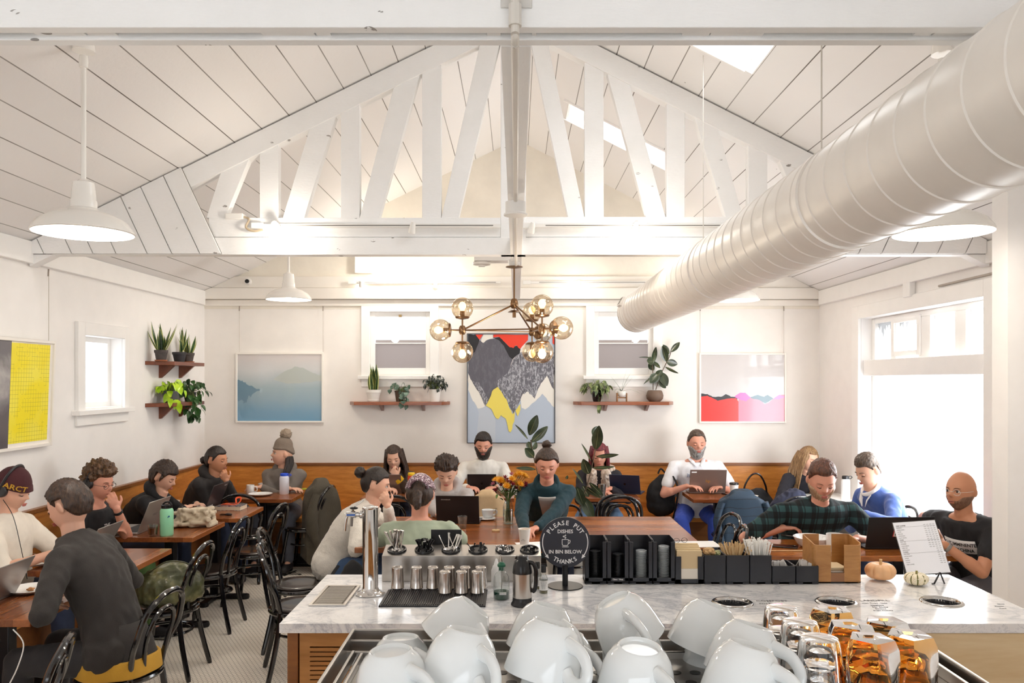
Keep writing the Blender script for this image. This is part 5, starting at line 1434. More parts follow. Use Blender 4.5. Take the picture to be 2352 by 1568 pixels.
# (px,py) of the foot centre, depth, tilt back/forth, tilt left/right, handle turn
U = 'upturned white porcelain cup '
cup(921, 1461, 1.36, R(-4), R(0), R(-20), U+'at the far left of the back row, stamp on its foot')
cup(897, 1492, 1.13, R(2), R(-3), R(-35), U+'at the front left corner')
cup(1092, 1392, 1.37, R(-6), R(38), R(35), U+'tilted on top of the left stack, back')
cup(1060, 1450, 1.37, R(-4), R(4), R(30), U+'low in the left stack, back')
cup(1075, 1446, 1.16, R(-8), R(12), R(20), U+'on top of the left stack, front')
cup(1083, 1528, 1.17, R(0), R(8), R(25), U+'under the top one of the left stack, front')
cup(1262, 1390, 1.36, R(-6), R(15), R(5), U+'on top of the middle stack, back')
cup(1300, 1452, 1.36, R(-4), R(6), R(0), U+'low in the middle stack, back')
cup(1272, 1428, 1.16, R(-8), R(14), R(20), U+'on top of the middle stack, front')
cup(1283, 1516, 1.17, R(0), R(8), R(30), U+'under the top one of the middle stack, front')
cup(1408, 1376, 1.33, R(0), R(-27), R(100), U+'leaning left on the tall stack right of the middle')
cup(1440, 1440, 1.34, R(0), R(-12), R(80), U+'under the leaning one, right of the middle')
cup(1412, 1513, 1.35, R(0), R(-4), R(80), U+'at the bottom, right of the middle')
cup(1470, 1483, 1.11, R(8), R(4), R(40), U+'in front right of the middle, stamp on its foot')
cup(1640, 1388, 1.35, R(-4), R(20), R(-5), U+'on top of the right stack, back')
cup(1650, 1452, 1.36, R(-4), R(10), R(10), U+'second down in the right stack, back')
cup(1640, 1518, 1.37, R(0), R(0), R(10), U+'at the bottom of the right stack, back')
cup(1728, 1434, 1.22, R(-6), R(16), R(-5), U+'on the right stack, between its front and back')
cup(1740, 1498, 1.26, R(-6), R(14), R(-5), U+'below the middle one of the right stack')
cup(1725, 1480, 1.12, R(-4), R(14), R(5), U+'at the front of the right stack')
cup(1750, 1555, 1.16, R(0), R(10), R(5), U+'lowest at the front of the right stack')
# glasses: fluted clear ones and faceted amber ones, upside down and nested
RG = mat('thick_clear_glass', 'ffffff', .0, trans=1, ior=1.36)
AM = NT('amber_glass'); AM.b.inputs['Transmission Weight'].default_value = 1; AM.b.inputs['Roughness'].default_value = .0; AM.b.inputs['IOR'].default_value = 1.28; AM.color(lin('fac87a'))
AMB = AM.m
def glass_pair(kind, px, py, Y, rz, label, group, protos={}):
    q = at(px, py, Y)
    if kind not in protos:
        t = thing('drinking_glass' if kind == 'clear' else 'amber_glass', label, 'glass', q, rz, group)
        m = M()
        if kind == 'clear':
            wob = lambda a, z: 1-.03*abs(sin(a*5))*(1 if -.075 < z < -.02 else 0)
            m.lathe([(0, 0), (.020, 0), (.026, -.002), (.0285, -.007), (.031, -.022), (.035, -.055), (.0385, -.085), (.0372, -.085), (.0335, -.055), (.0285, -.026), (.024, -.018), (0, -.016)], segs=60, wob=wob)
        else:
            wob = lambda a, z: 1/cos(((a+.3) % (2*pi/5))-pi/5)*.93 if z > -.03 else 1/cos(((a+.3+(-.03-z)*0) % (2*pi/5))-pi/5)**max(0, 1-(-.03-z)/.03)*(.93+.07*min(1, (-.03-z)/.03))
            m.lathe([(0, -.006), (.008, -.0035), (.011, 0), (.028, -.0005), (.033, -.014), (.034, -.03), (.0375, -.06), (.039, -.085), (.0375, -.085), (.0355, -.06), (.0315, -.034), (.026, -.026), (0, -.024)], segs=60, wob=wob)
        m.build('glass_body', RG if kind == 'clear' else AMB, t, smooth=25)
        protos[kind] = t; return t
    return dup(protos[kind], q, rz, label, group)
g = 'clear fluted glasses on the machine'
for px, py, Y, lb in ((1795, 1392, 1.42, 'at the back'), (1838, 1424, 1.30, 'in the middle'), (1882, 1461, 1.18, 'at the front')):
    glass_pair('clear', px, py, Y, px, 'upturned clear glass '+lb+' of the clear row, upper', g)
    q = glass_pair('clear', px, py, Y, px, 'upturned clear glass '+lb+' of the clear row, lower, nested under another', g); q.location.z -= .042
    q = glass_pair('clear', px, py, Y, px, 'upturned clear glass '+lb+' of the clear row, lowest of three', g); q.location.z -= .084
g = 'amber faceted glasses on the machine'
for px, py, Y, lb in ((1911, 1397, 1.38, 'at the back left'), (1953, 1432, 1.27, 'in the middle left'), (2034, 1424, 1.30, 'at the back right'), (2000, 1463, 1.16, 'at the front centre'), (2088, 1455, 1.18, 'at the front right')):
    glass_pair('amber', px, py, Y, px*.37, 'upturned faceted amber glass '+lb+', upper', g)
    q = glass_pair('amber', px, py, Y, px*.37+.6, 'upturned faceted amber glass '+lb+', lower, nested under another', g); q.location.z -= .045
# ================================================================ plants
def leaf(m, base, d, L, w, bend=.3, shape='oval', up=(0, 0, 1), fold=.12, n=9, mid=None, roll=0, edge=None):
    """blade from base along d, drooping by bend; width profile by shape"""
    d = Vector(d).normalized(); u = Vector(up); s = d.cross(u)
    if s.length < .05: s = d.cross(Vector((0, 1, .2)))
    s.normalize(); nrm = s.cross(d).normalized()
    if roll:
        q = Quaternion(d, roll); s = q @ s; nrm = q @ nrm
    p = Vector(base); dirn = d.copy(); rows = []
    for i in range(n+1):
        t = i/n
        if shape == 'oval': ww = w*(sin(pi*min(1, t*.96+.02))**.75)*(1-.15*t)
        elif shape == 'blade': ww = w*(.55+.45*sin(pi*min(1, t*1.1)))*(1-t**5) if t < .98 else .002
        elif shape == 'heart': ww = w*(sin(pi*t**.62)**.85)
        else: ww = w*(1-t)**.6
        ww = max(ww, .0004)
        c5 = [s*(-ww/2)+nrm*fold*ww, s*(-ww*.36)+nrm*fold*ww*.55, Vector((0, 0, 0)), s*(ww*.36)+nrm*fold*ww*.55, s*(ww/2)+nrm*fold*ww]
        rows.append([m.pt(p+c) for c in c5])
        dirn = (dirn-nrm*bend/n*(1.0 if bend else 0)).normalized(); nrm = s.cross(dirn).normalized()
        p = p+dirn*L/n
    for a, b in zip(rows, rows[1:]):
        for k in range(4):
            m.m = (edge if edge is not None and k in (0, 3) else (mid if mid is not None and k in (1, 2) else 0)); m.face((a[k], a[k+1], b[k+1], b[k]))
    m.m = 0
def lmat(name, c, c2=None, rough=.3, scale=14):
    if name in MATS: return MATS[name]
    t = NT(name); t.b.inputs['Roughness'].default_value = rough
    n = t.noise(t.coord(), scale, 3); t.color(t.ramp(n, [(.35, c), (.65, c2 or c)]))
    t.b.inputs['Subsurface Weight'].default_value = 0; MATS[name] = t.m; return t.m
SN1, SN2 = lmat('snake_leaf', '1f3a22', '4a6a42'), mat('snake_edge', 'cdcf7c', .4)
SOIL = mat('soil', '2c211a', .9, bump=.5)
def pot(t, prof, m, soil_r, soil_z, name='pot', saucer=None, sm=None):
    M().lathe(prof, segs=36).build(name, m, t, smooth=45)
    M().lathe([(0, soil_z), (soil_r, soil_z)], segs=24).build('soil', SOIL, t)
    if saucer: M().lathe([(0, 0), (saucer, 0), (saucer*1.12, .012), (saucer*1.06, .012), (saucer*.98, .004)], segs=32).build('saucer', sm or m, t)
def plantpos(px, py, X=None, Y=None):
    if X is not None: Y = yl(px, X)
    return at(px, py, Y)
rp = random.Random(11)
TERR = mat('grey_terracotta', '4e4643', .8, var=.25, vscale=25); TERR2 = mat('terracotta_saucer', 'a5613f', .8); DPOT = mat('dark_pot', '2d2b2e', .6); GPOT = mat('grey_pot', '5a5a5d', .6)
def snake(name, label, pos, r, h, potm, leaves, sau=None, group=None, hL=.25, spread=.5, wl=.032, base=None):
    t = thing('snake_plant', label, 'potted plant', pos, 0, group)
    pr = base or [(0, 0), (r*.68, 0), (r*.92, h*.75), (r, h*.76), (r*1.02, h), (r*.94, h), (r*.9, h*.8)]
    pot(t, pr, potm, r*.9, h*.86, saucer=sau, sm=TERR2)
    m = M()
    for k in range(leaves):
        a = rp.uniform(0, 2*pi); rr = rp.uniform(0, r*.5); ln = hL*rp.uniform(.55, 1.1); out = rp.uniform(0, spread)
        leaf(m, (cos(a)*rr, sin(a)*rr*.8, h*.8), (cos(a)*out, sin(a)*out*.7-.1, 1), ln, wl*rp.uniform(.8, 1.15), bend=rp.uniform(-.1, .35), shape='blade', up=(cos(a), sin(a), .3), fold=.2, edge=1)
    m.build('foliage', [SN1, SN2], t, smooth=60)
    return t
XS = XL+.11
z1s = SL1; z2s = SL2
def onleft(px, z): Y = yl(px, XS); return Vector((XS, Y, z))
snake('p', 'snake plant in the cracked clay pot, leftmost on the upper left-wall shelf', onleft(370, z1s), .058, .10, TERR, 11, .05, hL=.27, spread=.75, wl=.04)
snake('p', 'snake plant in the plain dark pot in the middle of the upper left-wall shelf', onleft(412, z1s), .064, .095, DPOT, 9, None, hL=.24, spread=.6, wl=.036)
snake('p', 'snake plant with arching leaves, rightmost on the upper left-wall shelf', onleft(433, z1s), .055, .095, TERR, 11, .05, hL=.26, spread=.8, wl=.036)
# neon pothos and trailing philodendron
def bushy(label, pos, r, h, potm, lm, n, R_, wl, L, trail=0, seed=1, cat='potted plant', name='pothos', flat=1, z_up=.9, base=None, group=None, mats=None):
    q = random.Random(seed); t = thing(name, label, cat, pos, 0, group)
    pot(t, base or [(0, 0), (r*.72, 0), (r, h*.9), (r*1.05, h*.9), (r*1.05, h), (r*.95, h), (r*.9, h*.8)], potm, r*.9, h*.85)
    st = M(); m = M()
    for k in range(n):
        a = q.uniform(0, 2*pi); rr = R_*sqrt(q.random()); tz = h+q.uniform(.0, 1)*R_*z_up*(1-.4*rr/R_)
        tip = Vector((cos(a)*rr, sin(a)*rr*flat, tz))
        if trail and q.random() < trail: tip = Vector((R_*q.uniform(.1, .9)*.8, -abs(sin(a))*R_*.8, h-q.uniform(0, 1)*R_*1.35)) if True else tip
        if pos.x < XL+.4: tip.x = max(tip.x, -.05)
        else: tip.y = min(tip.y, .06)
        b0 = Vector((cos(a)*r*.3, sin(a)*r*.3, h*.8)); midp = (b0+tip)/2+Vector((0, 0, R_*.25))
        st.tube(spline([b0, midp, tip], 4), .0018, 5)
        dd = (tip-b0); dd.z = dd.z*.2-.12; dd += Vector((q.uniform(-.1, .1), q.uniform(-.15, .05), 0))
        leaf(m, tip, dd, L*q.uniform(.7, 1.15), wl*q.uniform(.75, 1.15), bend=.8, shape='heart', fold=.08, mid=None, roll=q.uniform(-.5, .5))
    st.build('stems', mat('green_stem', '5d6b35', .6), t); m.build('foliage', mats or [lm], t, smooth=60)
    return t
bushy('neon green pothos in a grey pot on the lower left-wall shelf', onleft(392, z2s), .075, .11, GPOT, lmat('neon_leaf', '8fbe14', 'c3e23a'), 34, .15, .062, .10, .12, 3)
t = bushy('dark trailing philodendron spilling off the right end of the lower left-wall shelf', onleft(436, z2s), .06, .09, DPOT, lmat('dark_heart_leaf', '1c3a1b', '3f6a34'), 90, .18, .045, .075, .5, 8)
# left rear shelf
zb = SB1[2]; yb_ = YB-.11
def onback(px, z=None): return Vector((gx(px, yb_), yb_, z or zb))
WP = mat('white_glazed_pot', 'efebe4', .35); 
snake('p', 'upright snake plant in a white ribbed pot at the left of the left rear shelf', onback(858), .078, .125, WP, 15, None, hL=.30, spread=.28, wl=.05,
      base=[(0, 0), (.055, 0), (.062, .012), (.062, .018), (.056, .02), (.074, .095), (.078, .096), (.08, .125), (.073, .125), (.07, .1)])
bushy('trailing peperomia with coin leaves in a brown square pot on the left rear shelf', onback(918), .052, .115, mat('brown_pot', '4d3b2e', .6), lmat('coin_leaf', '2e4838', '6f8877', .35), 42, .115, .05, .055, .45, 21, name='peperomia', flat=.6)
bushy('dark zz plant in a tall white pot at the right of the left rear shelf', onback(999), .062, .13, mat('matt_white_pot', 'f3efe9', .5), lmat('raven_leaf', '1d2320', '36403a', .3), 90, .12, .028, .048, 0, 5, name='zz_plant', z_up=1.5, flat=.6, base=[(0, 0), (.048, 0), (.062, .128), (.062, .13), (.056, .13), (.055, .1)])
tag(M().lathe([(0, 0), (.022, 0), (.024, .014), (.02, .014), (.018, .004), (0, .004)], segs=24).build('tea_light', WP, loc=onback(1022)), 'tiny white tea light dish at the right end of the left rear shelf', 'candle holder')
# right rear shelf
bushy('variegated leafy plant in a glossy black pot at the left of the right rear shelf', onback(1371), .058, .125, mat('black_glaze', '0f0f14', .08, coat=.8), lmat('birkin_leaf', '2f4a22', '9aa66a', .35, 30), 60, .14, .042, .085, .18, 31, name='philodendron', flat=.6, base=[(0, 0), (.038, 0), (.045, .02), (.058, .09), (.058, .115), (.054, .125), (.05, .12)])
t = thing('spider_plant', 'air plant with thin arching leaves in a white bowl on a wooden stand', 'potted plant', onback(1428))
M().lathe([(0, .045), (.025, .047), (.045, .065), (.05, .09), (.045, .11), (.04, .112), (.043, .09)], segs=32).build('pot', WP, t, smooth=60)
b = M(); b.box(-.055, -.045, -.03, .03, 0, .09); b.box(.045, .055, -.03, .03, 0, .09); b.box(-.045, .045, -.012, .012, .035, .046); b.build('wooden_stand', wood('stand_wood', '8a5a28', 'b07c40', 2), t, bevel=.002)
m = M()
for k, (dx, dy, dzz, L_) in enumerate([(-.9, -.3, .5, .27), (.9, -.2, .45, .28), (.1, 0, 1, .24), (.5, -.2, .9, .2), (-.5, -.1, .9, .2), (-.3, -.6, .4, .25), (.6, -.5, .35, .25), (-.75, .0, .75, .2), (.35, .1, 1, .22)]):
    leaf(m, (0, 0, .105), (dx, dy, dzz), L_, .012, bend=1.0 if dzz < .8 else .25, shape='tip', n=10, up=(0, 0, 1))
m.build('foliage', lmat('airplant_leaf', '3c5630', '6d8450'), t, smooth=60)
RUB1 = lmat('rubber_leaf', '2a3324', '44513a', .22, 8); RUB2 = lmat('rubber_rib', '8c8a54', '6d7350', .3)
def rubber(label, pos, stems, leaves, parent_pot, toppx=None):
    """stems: px polylines; leaves: (px,py base),(px,py tip),width,facing depth offset, roll"""
    t = thing('rubber_plant', label, 'potted plant', pos); P0 = Vector(pos); Y = P0.y
    parent_pot(t)
    for sp_ in stems:
        pts = [at(*p[:2], Y+(p[2] if len(p) > 2 else 0))-P0 for p in sp_]; M().tube(spline(pts, 5), .0045, 8).build('stem', mat('woody_stem', '5b4a38', .7), t)
    for (bx, by), (tx, ty_), wd_, dy, roll in leaves:
        a = at(bx, by, Y)-P0; b = at(tx, ty_, Y+dy)-P0; m = M(); wp = wd_/F*Y
        leaf(m, a, b-a, (b-a).length*1.03, wp, bend=.12, shape='oval', up=(0, -1, .2), fold=.1, n=12, roll=roll)
        m.v = [tuple(v) for v in m.v]
        m.mi = [1 if False else k for k in m.mi]
        rib = M(); A_ = []
        for i in range(1, 11): 
            ids = i*5+2; A_.append(Vector(m.v[ids])+Vector((0, -.0025, 0)))
        lf = m.build('leaf', RUB1, t, smooth=60)
        rib.tube(A_, [.0028*(1-k/12) for k in range(10)], 5).build('midrib', RUB2, lf)
    return t
def ballpot(t): pot(t, [(0, 0), (.055, 0), (.085, .03), (.09, .065), (.078, .105), (.068, .118), (.064, .118), (.07, .1)], mat('stone_brown_pot', '6d584a', .6, var=.1, vscale=20), .062, .1)
rubber('small rubber plant in a round brown pot at the right of the right rear shelf', onback(1504),
       [[(1500, 895), (1500, 860), (1497, 830)], [(1506, 895), (1520, 855), (1537, 820), (1541, 805)]],
       [((1498, 835), (1508, 797), 14, .05, .3), ((1541, 808), (1561, 786), 14, .02, 0), ((1537, 812), (1524, 792), 15, -.04, .4), ((1530, 830), (1522, 796), 20, -.05, -.1), ((1530, 830), (1556, 836), 18, .02, .2),
        ((1500, 830), (1487, 828), 22, -.05, 0), ((1497, 822), (1468, 819), 9, .02, .9), ((1516, 845), (1496, 828), 14, .03, .5), ((1512, 858), (1494, 878), 24, -.04, 0), ((1528, 842), (1557, 858), 9, 0, 1.0),
        ((1518, 855), (1532, 885), 22, -.03, .2), ((1510, 870), (1530, 890), 20, .03, -.3), ((1508, 866), (1520, 850), 18, -.02, 0), ((1505, 860), (1478, 880), 8, 0, .9), ((1502, 850), (1490, 835), 16, .02, 0)], ballpot)
# large rubber plant standing behind the communal table
yp = 6.98; pp = Vector((gx(1300, yp), yp, 0))
def floorpot(t): pot(t, [(0, 0), (.13, 0), (.17, .28), (.17, .3), (.155, .3), (.15, .26)], mat('floor_pot', 'd7d2ca', .6), .15, .27)
rubber('tall two-stemmed rubber plant rising between the woman in teal and the red-haired woman', pp,
       [[(1290, 1280), (1262, 1200), (1243, 1120), (1226, 1050), (1219, 1010)], [(1310, 1280), (1338, 1150), (1350, 1110), (1362, 1060), (1372, 1010)]],
       [((1216, 999), (1233, 955), 25, -.03, 0), ((1220, 1015), (1258, 980), 22, .04, .3), ((1212, 1008), (1185, 974), 10, 0, .8), ((1220, 1032), (1213, 1014), 18, .05, 0), ((1222, 1032), (1232, 1014), 18, .04, .4), ((1226, 1050), (1207, 1030), 22, -.04, 0),
        ((1230, 1078), (1186, 1073), 12, .02, .5), ((1368, 1032), (1376, 980), 28, -.06, 0), ((1362, 1000), (1371, 978), 16, .06, -.3), ((1358, 1060), (1338, 1018), 9, .02, .8), ((1370, 1048), (1420, 1045), 12, .0, .5), ((1360, 1074), (1411, 1073), 10, .02, .6),
        ((1352, 1088), (1340, 1056), 25, -.05, -.2), ((1340, 1112), (1317, 1075), 10, .03, .8), ((1346, 1118), (1378, 1143), 14, -.03, .5), ((1354, 1108), (1384, 1138), 15, .02, .3), ((1338, 1115), (1352, 1140), 20, .0, 0),
        ((1325, 1118), (1340, 1162), 26, -.04, .3), ((1338, 1140), (1362, 1192), 28, -.05, .1), ((1300, 1100), (1304, 1092), 8, 0, .5)], floorpot)
# ================================================================ people
SKIN = {'fair': mat('skin_fair', 'e2b096', .5, sss=.08, var=.05, vscale=12), 'rosy': mat('skin_rosy', 'd99a82', .5, sss=.08, var=.07, vscale=12), 'tan': mat('skin_tan', 'c98d6b', .5, sss=.08, var=.05, vscale=12), 'olive': mat('skin_olive', 'c2906f', .5, sss=.08, var=.05, vscale=12)}
def hairmat(name, a, b):
    if name in MATS: return MATS[name]
    t = NT(name); t.b.inputs['Roughness'].default_value = .45
    n = t.noise(t.coord((1, 1, .25)), 90, 4, .6, .5); t.color(t.ramp(n, [(.35, a), (.68, b)])); t.bump(n, .6, .006)
    MATS[name] = t.m; return t.m
def cloth(name, c, rough=.85, bump=.35, bs=180, sheen=.03, var=.08):
    if name in MATS: return MATS[name]
    t = NT(name); t.b.inputs['Roughness'].default_value = rough; t.b.inputs['Sheen Weight'].default_value = sheen
    b = lin(c); hi = tuple(min(1, x*(1+var)) for x in b[:3])+(1,); lo = tuple(x*(1-var) for x in b[:3])+(1,)
    n = t.noise(t.coord(), 9, 4); t.color(t.ramp(n, [(.3, lo), (.7, hi)])); t.bump(t.noise(t.coord(), bs, 2), bump, .004)
    MATS[name] = t.m; return t.m
LIPS = {'fair': mat('lips_fair', 'b9685c', .45), 'rosy': mat('lips_rosy', 'b4655a', .45), 'tan': mat('lips_tan', 'a0604e', .45), 'olive': mat('lips_olive', '9a5f4e', .45)}
EYEW = mat('eye_white', 'eeeae6', .25); IRIS = mat('iris_dark', '2b1d16', .2); LASH = mat('lash', '2a1c18', .6)
def sm(a, b, x):
    t = max(0, min(1, (x-a)/(b-a))); return t*t*(3-2*t)
def G(x, s): return exp(-(x/s)**2)
def headpt(d, female=False):
    """surface of a human head (m) for a unit direction: x right, y forward, z up"""
    x, y, z = d; X, Y, Z = x*.0745, y*.093, z*.113
    if z < 0:
        k = -z; X *= 1-.30*k**1.7-(.05*k if female else 0)
        if y < 0: Y *= 1-.50*k**1.2
        else: Y *= 1+.03*k
        Y += .014*k if y > -.2 else .014*k*sm(-1, -.2, y)
    if z > 0: X *= 1+.035*sin(pi*z)*(1 if y < .2 else .4); 
    if y > 0:
        f = sm(.25, .75, y)
        n = G(x, .13)*(sm(.16, -.10, z) if z > -.10 else sm(-.27, -.13, z))*.024*f
        Y += n
        Y += G(x, .22)*G(z-.10, .10)*.002*f
        Y += G(abs(x)-.36, .24)*G(z-.22, .09)*.0045*f          # brow
        Y -= G(abs(x)-.37, .17)*G(z-.05, .11)*.0085*f          # eye sockets
        Y += G(abs(x)-.42, .22)*G(z+.17, .16)*.0045*f          # cheeks
        Y += G(x, .2)*G(z+.42, .07)*.005*f; Y += G(x, .17)*G(z+.55, .06)*.0045*f; Y -= G(x, .18)*G(z+.485, .03)*.003*f
        Y += G(x, .22)*G(z+.8, .17)*.008*f                      # chin
        Y -= sm(.35, .9, z)*.006
    return Vector((X, Y, Z-.0))
def head_mesh(female=False, nu=64, nv=48):
    m = M()
    def P(u, v):
        th = pi*v; a = 2*pi*u; return headpt((sin(th)*sin(a), sin(th)*cos(a), cos(th)), female)
    rings = [[m.pt(P(0, .0001))]]+[[m.pt(P(k/nu, j/nv)) for k in range(nu)] for j in range(1, nv)]+[[m.pt(P(0, .9999))]]
    for A, B in zip(rings, rings[1:]):
        for k in range(nu):
            j = (k+1) % nu
            if len(A) == 1: m.face((A[0], B[j], B[k]))
            elif len(B) == 1: m.face((A[k], A[j], B[0]))
            else: m.face((A[k], A[j], B[j], B[k]))
    for s in (-1, 1): m.ell((s*.077, -.008, -.003), (.010, .019, .031), Matrix.Rotation(R(-12), 3, 'X') @ Matrix.Rotation(s*.25, 3, 'Z'), 12, 8)
    return m
def shell(region, thick, nz=0, nf=20, seed=0, nu=80, nv=56, female=False, stretch=None, shape=None):
    """closed skin lying on the head where region(d)>0; sinks under it elsewhere"""
    m = M()
    def P(u, v):
        th = pi*v; a = 2*pi*u; d = Vector((sin(th)*sin(a), sin(th)*cos(a), cos(th))); p = headpt(d, female)
        if d.y > .3 and d.z < .3 and region(d) > 0: pass
        r = region(d); n = Vector((d.x/.0745, d.y/.093, d.z/.113)).normalized()
        q = noise.noise(d*nf*(1)+Vector((seed, seed*2, 0)))
        if stretch: q = noise.noise(Vector((d.x*stretch, d.y*stretch*.4, d.z*stretch*.25))+Vector((seed, 0, 0)))
        if nz: q += .45*noise.noise(Vector((d.x*nf*3.5, d.y*nf*3.5, d.z*nf*1.6))+Vector((seed, 0, 3)))
        t = thick(d) if callable(thick) else thick
        o = p+n*((t+nz*q)*min(1, max(0, r)*1.0)-.006*(1-min(1, max(0, r))))
        return shape(o, d) if shape else o
    rings = [[m.pt(P(0, .0001))]]+[[m.pt(P(k/nu, j/nv)) for k in range(nu)] for j in range(1, nv)]+[[m.pt(P(0, .9999))]]
    for A, B in zip(rings, rings[1:]):
        for k in range(nu):
            j = (k+1) % nu
            if len(A) == 1: m.face((A[0], B[j], B[k]))
            elif len(B) == 1: m.face((A[k], A[j], B[0]))
            else: m.face((A[k], A[j], B[j], B[k]))
    return m
def hairline(front=.56, back=-.62, side=-.05, soft=.10):
    def f(d):
        if d.y > 0: thr = side+(front-side)*sm(.05, .62, d.y)
        else: thr = side+(back-side)*sm(0, .75, -d.y)
        r = (d.z-thr)/soft
        if abs(d.x) > .85 and abs(d.y+.08) < .22 and d.z < .3: r = min(r, (abs(d.y+.08)-.16)/.06)   # ears stay clear
        return max(0, min(1, r))
    return f
def beardreg(hi=-.25, soft=.12, cheek=-.05):
    def f(d):
        if d.y < -.25: return 0
        top = hi+(cheek-hi)*sm(.35, .8, abs(d.x))
        r = (top-d.z)/soft
        if abs(d.x) < .17 and -.60 < d.z < -.46: r = min(r, .25)
        return max(0, min(1, r))*sm(-.25, -.05, d.y)
    return f
def limb(m, pts, rs, segs=16):
    for (a, b), (ra, rb) in zip(zip(pts, pts[1:]), zip(rs, rs[1:])): m.cap(a, b, ra, rb, segs)
def ik(a, t, l1, l2, pole):
    d = t-a; L = min(d.length, (l1+l2)*.995); d.normalize(); t2 = a+d*L
    x = (l1*l1-l2*l2+L*L)/(2*L); h = sqrt(max(0, l1*l1-x*x)); p = pole-d*pole.dot(d); p.normalize()
    return a+d*x+p*h, t2
def hand(m, wrist, fwd, palm, side, curl=.35, sc=1, fist=False):
    """palm and five separate fingers; fwd: fingers, palm: direction the palm faces, side: +1 right hand"""
    f = fwd.normalized(); pn = (palm-f*palm.dot(f)).normalized(); th = f.cross(pn)*side   # towards thumb
    c = wrist+f*.047*sc
    q = Matrix((th, f, pn)).transposed()
    m.ell(c, (.036*sc, .046*sc, .0145*sc), q, 16, 10)
    m.ell(wrist+f*.025*sc+th*.018*sc+pn*.006, (.017*sc, .028*sc, .014*sc), q, 12, 8)
    kn = [(.0285, .080, .0085, 1.0), (.0098, .086, .0088, 1.1), (-.0092, .083, .0083, 1.02), (-.0275, .074, .0074, .82)]
    for k, (tx, fy_, r, ln) in enumerate(kn):
        b = wrist+th*tx*sc+f*fy_*sc-pn*.002; a0 = curl*(.9+.15*k); dirn = (f*cos(a0)+pn*sin(a0)+th*(.10-.07*k)).normalized()
        p1 = b+dirn*.040*ln*sc; a1 = a0+curl*1.5; d2 = (f*cos(a1)+pn*sin(a1)+th*(.06-.04*k)).normalized(); p2 = p1+d2*.025*ln*sc
        a2 = a1+curl*1.1; d3 = (f*cos(a2)+pn*sin(a2)).normalized(); p3 = p2+d3*.018*ln*sc
        limb(m, [wrist+th*tx*.8*sc+f*fy_*.7*sc, b, p1, p2, p3], [r*sc*1.05, r*sc*1.08, r*sc, r*sc*.93, r*sc*.8], 10)
    b = wrist+th*.026*sc+f*.022*sc+pn*.006; d1 = (f*.62+th*.75+pn*.30).normalized(); p1 = b+d1*.040*sc; d2 = (f*.9+th*.3+pn*.4*(1+curl)).normalized(); p2 = p1+d2*.029*sc
    limb(m, [b, p1, p2], [.0125*sc, .0105*sc, .0085*sc], 10)
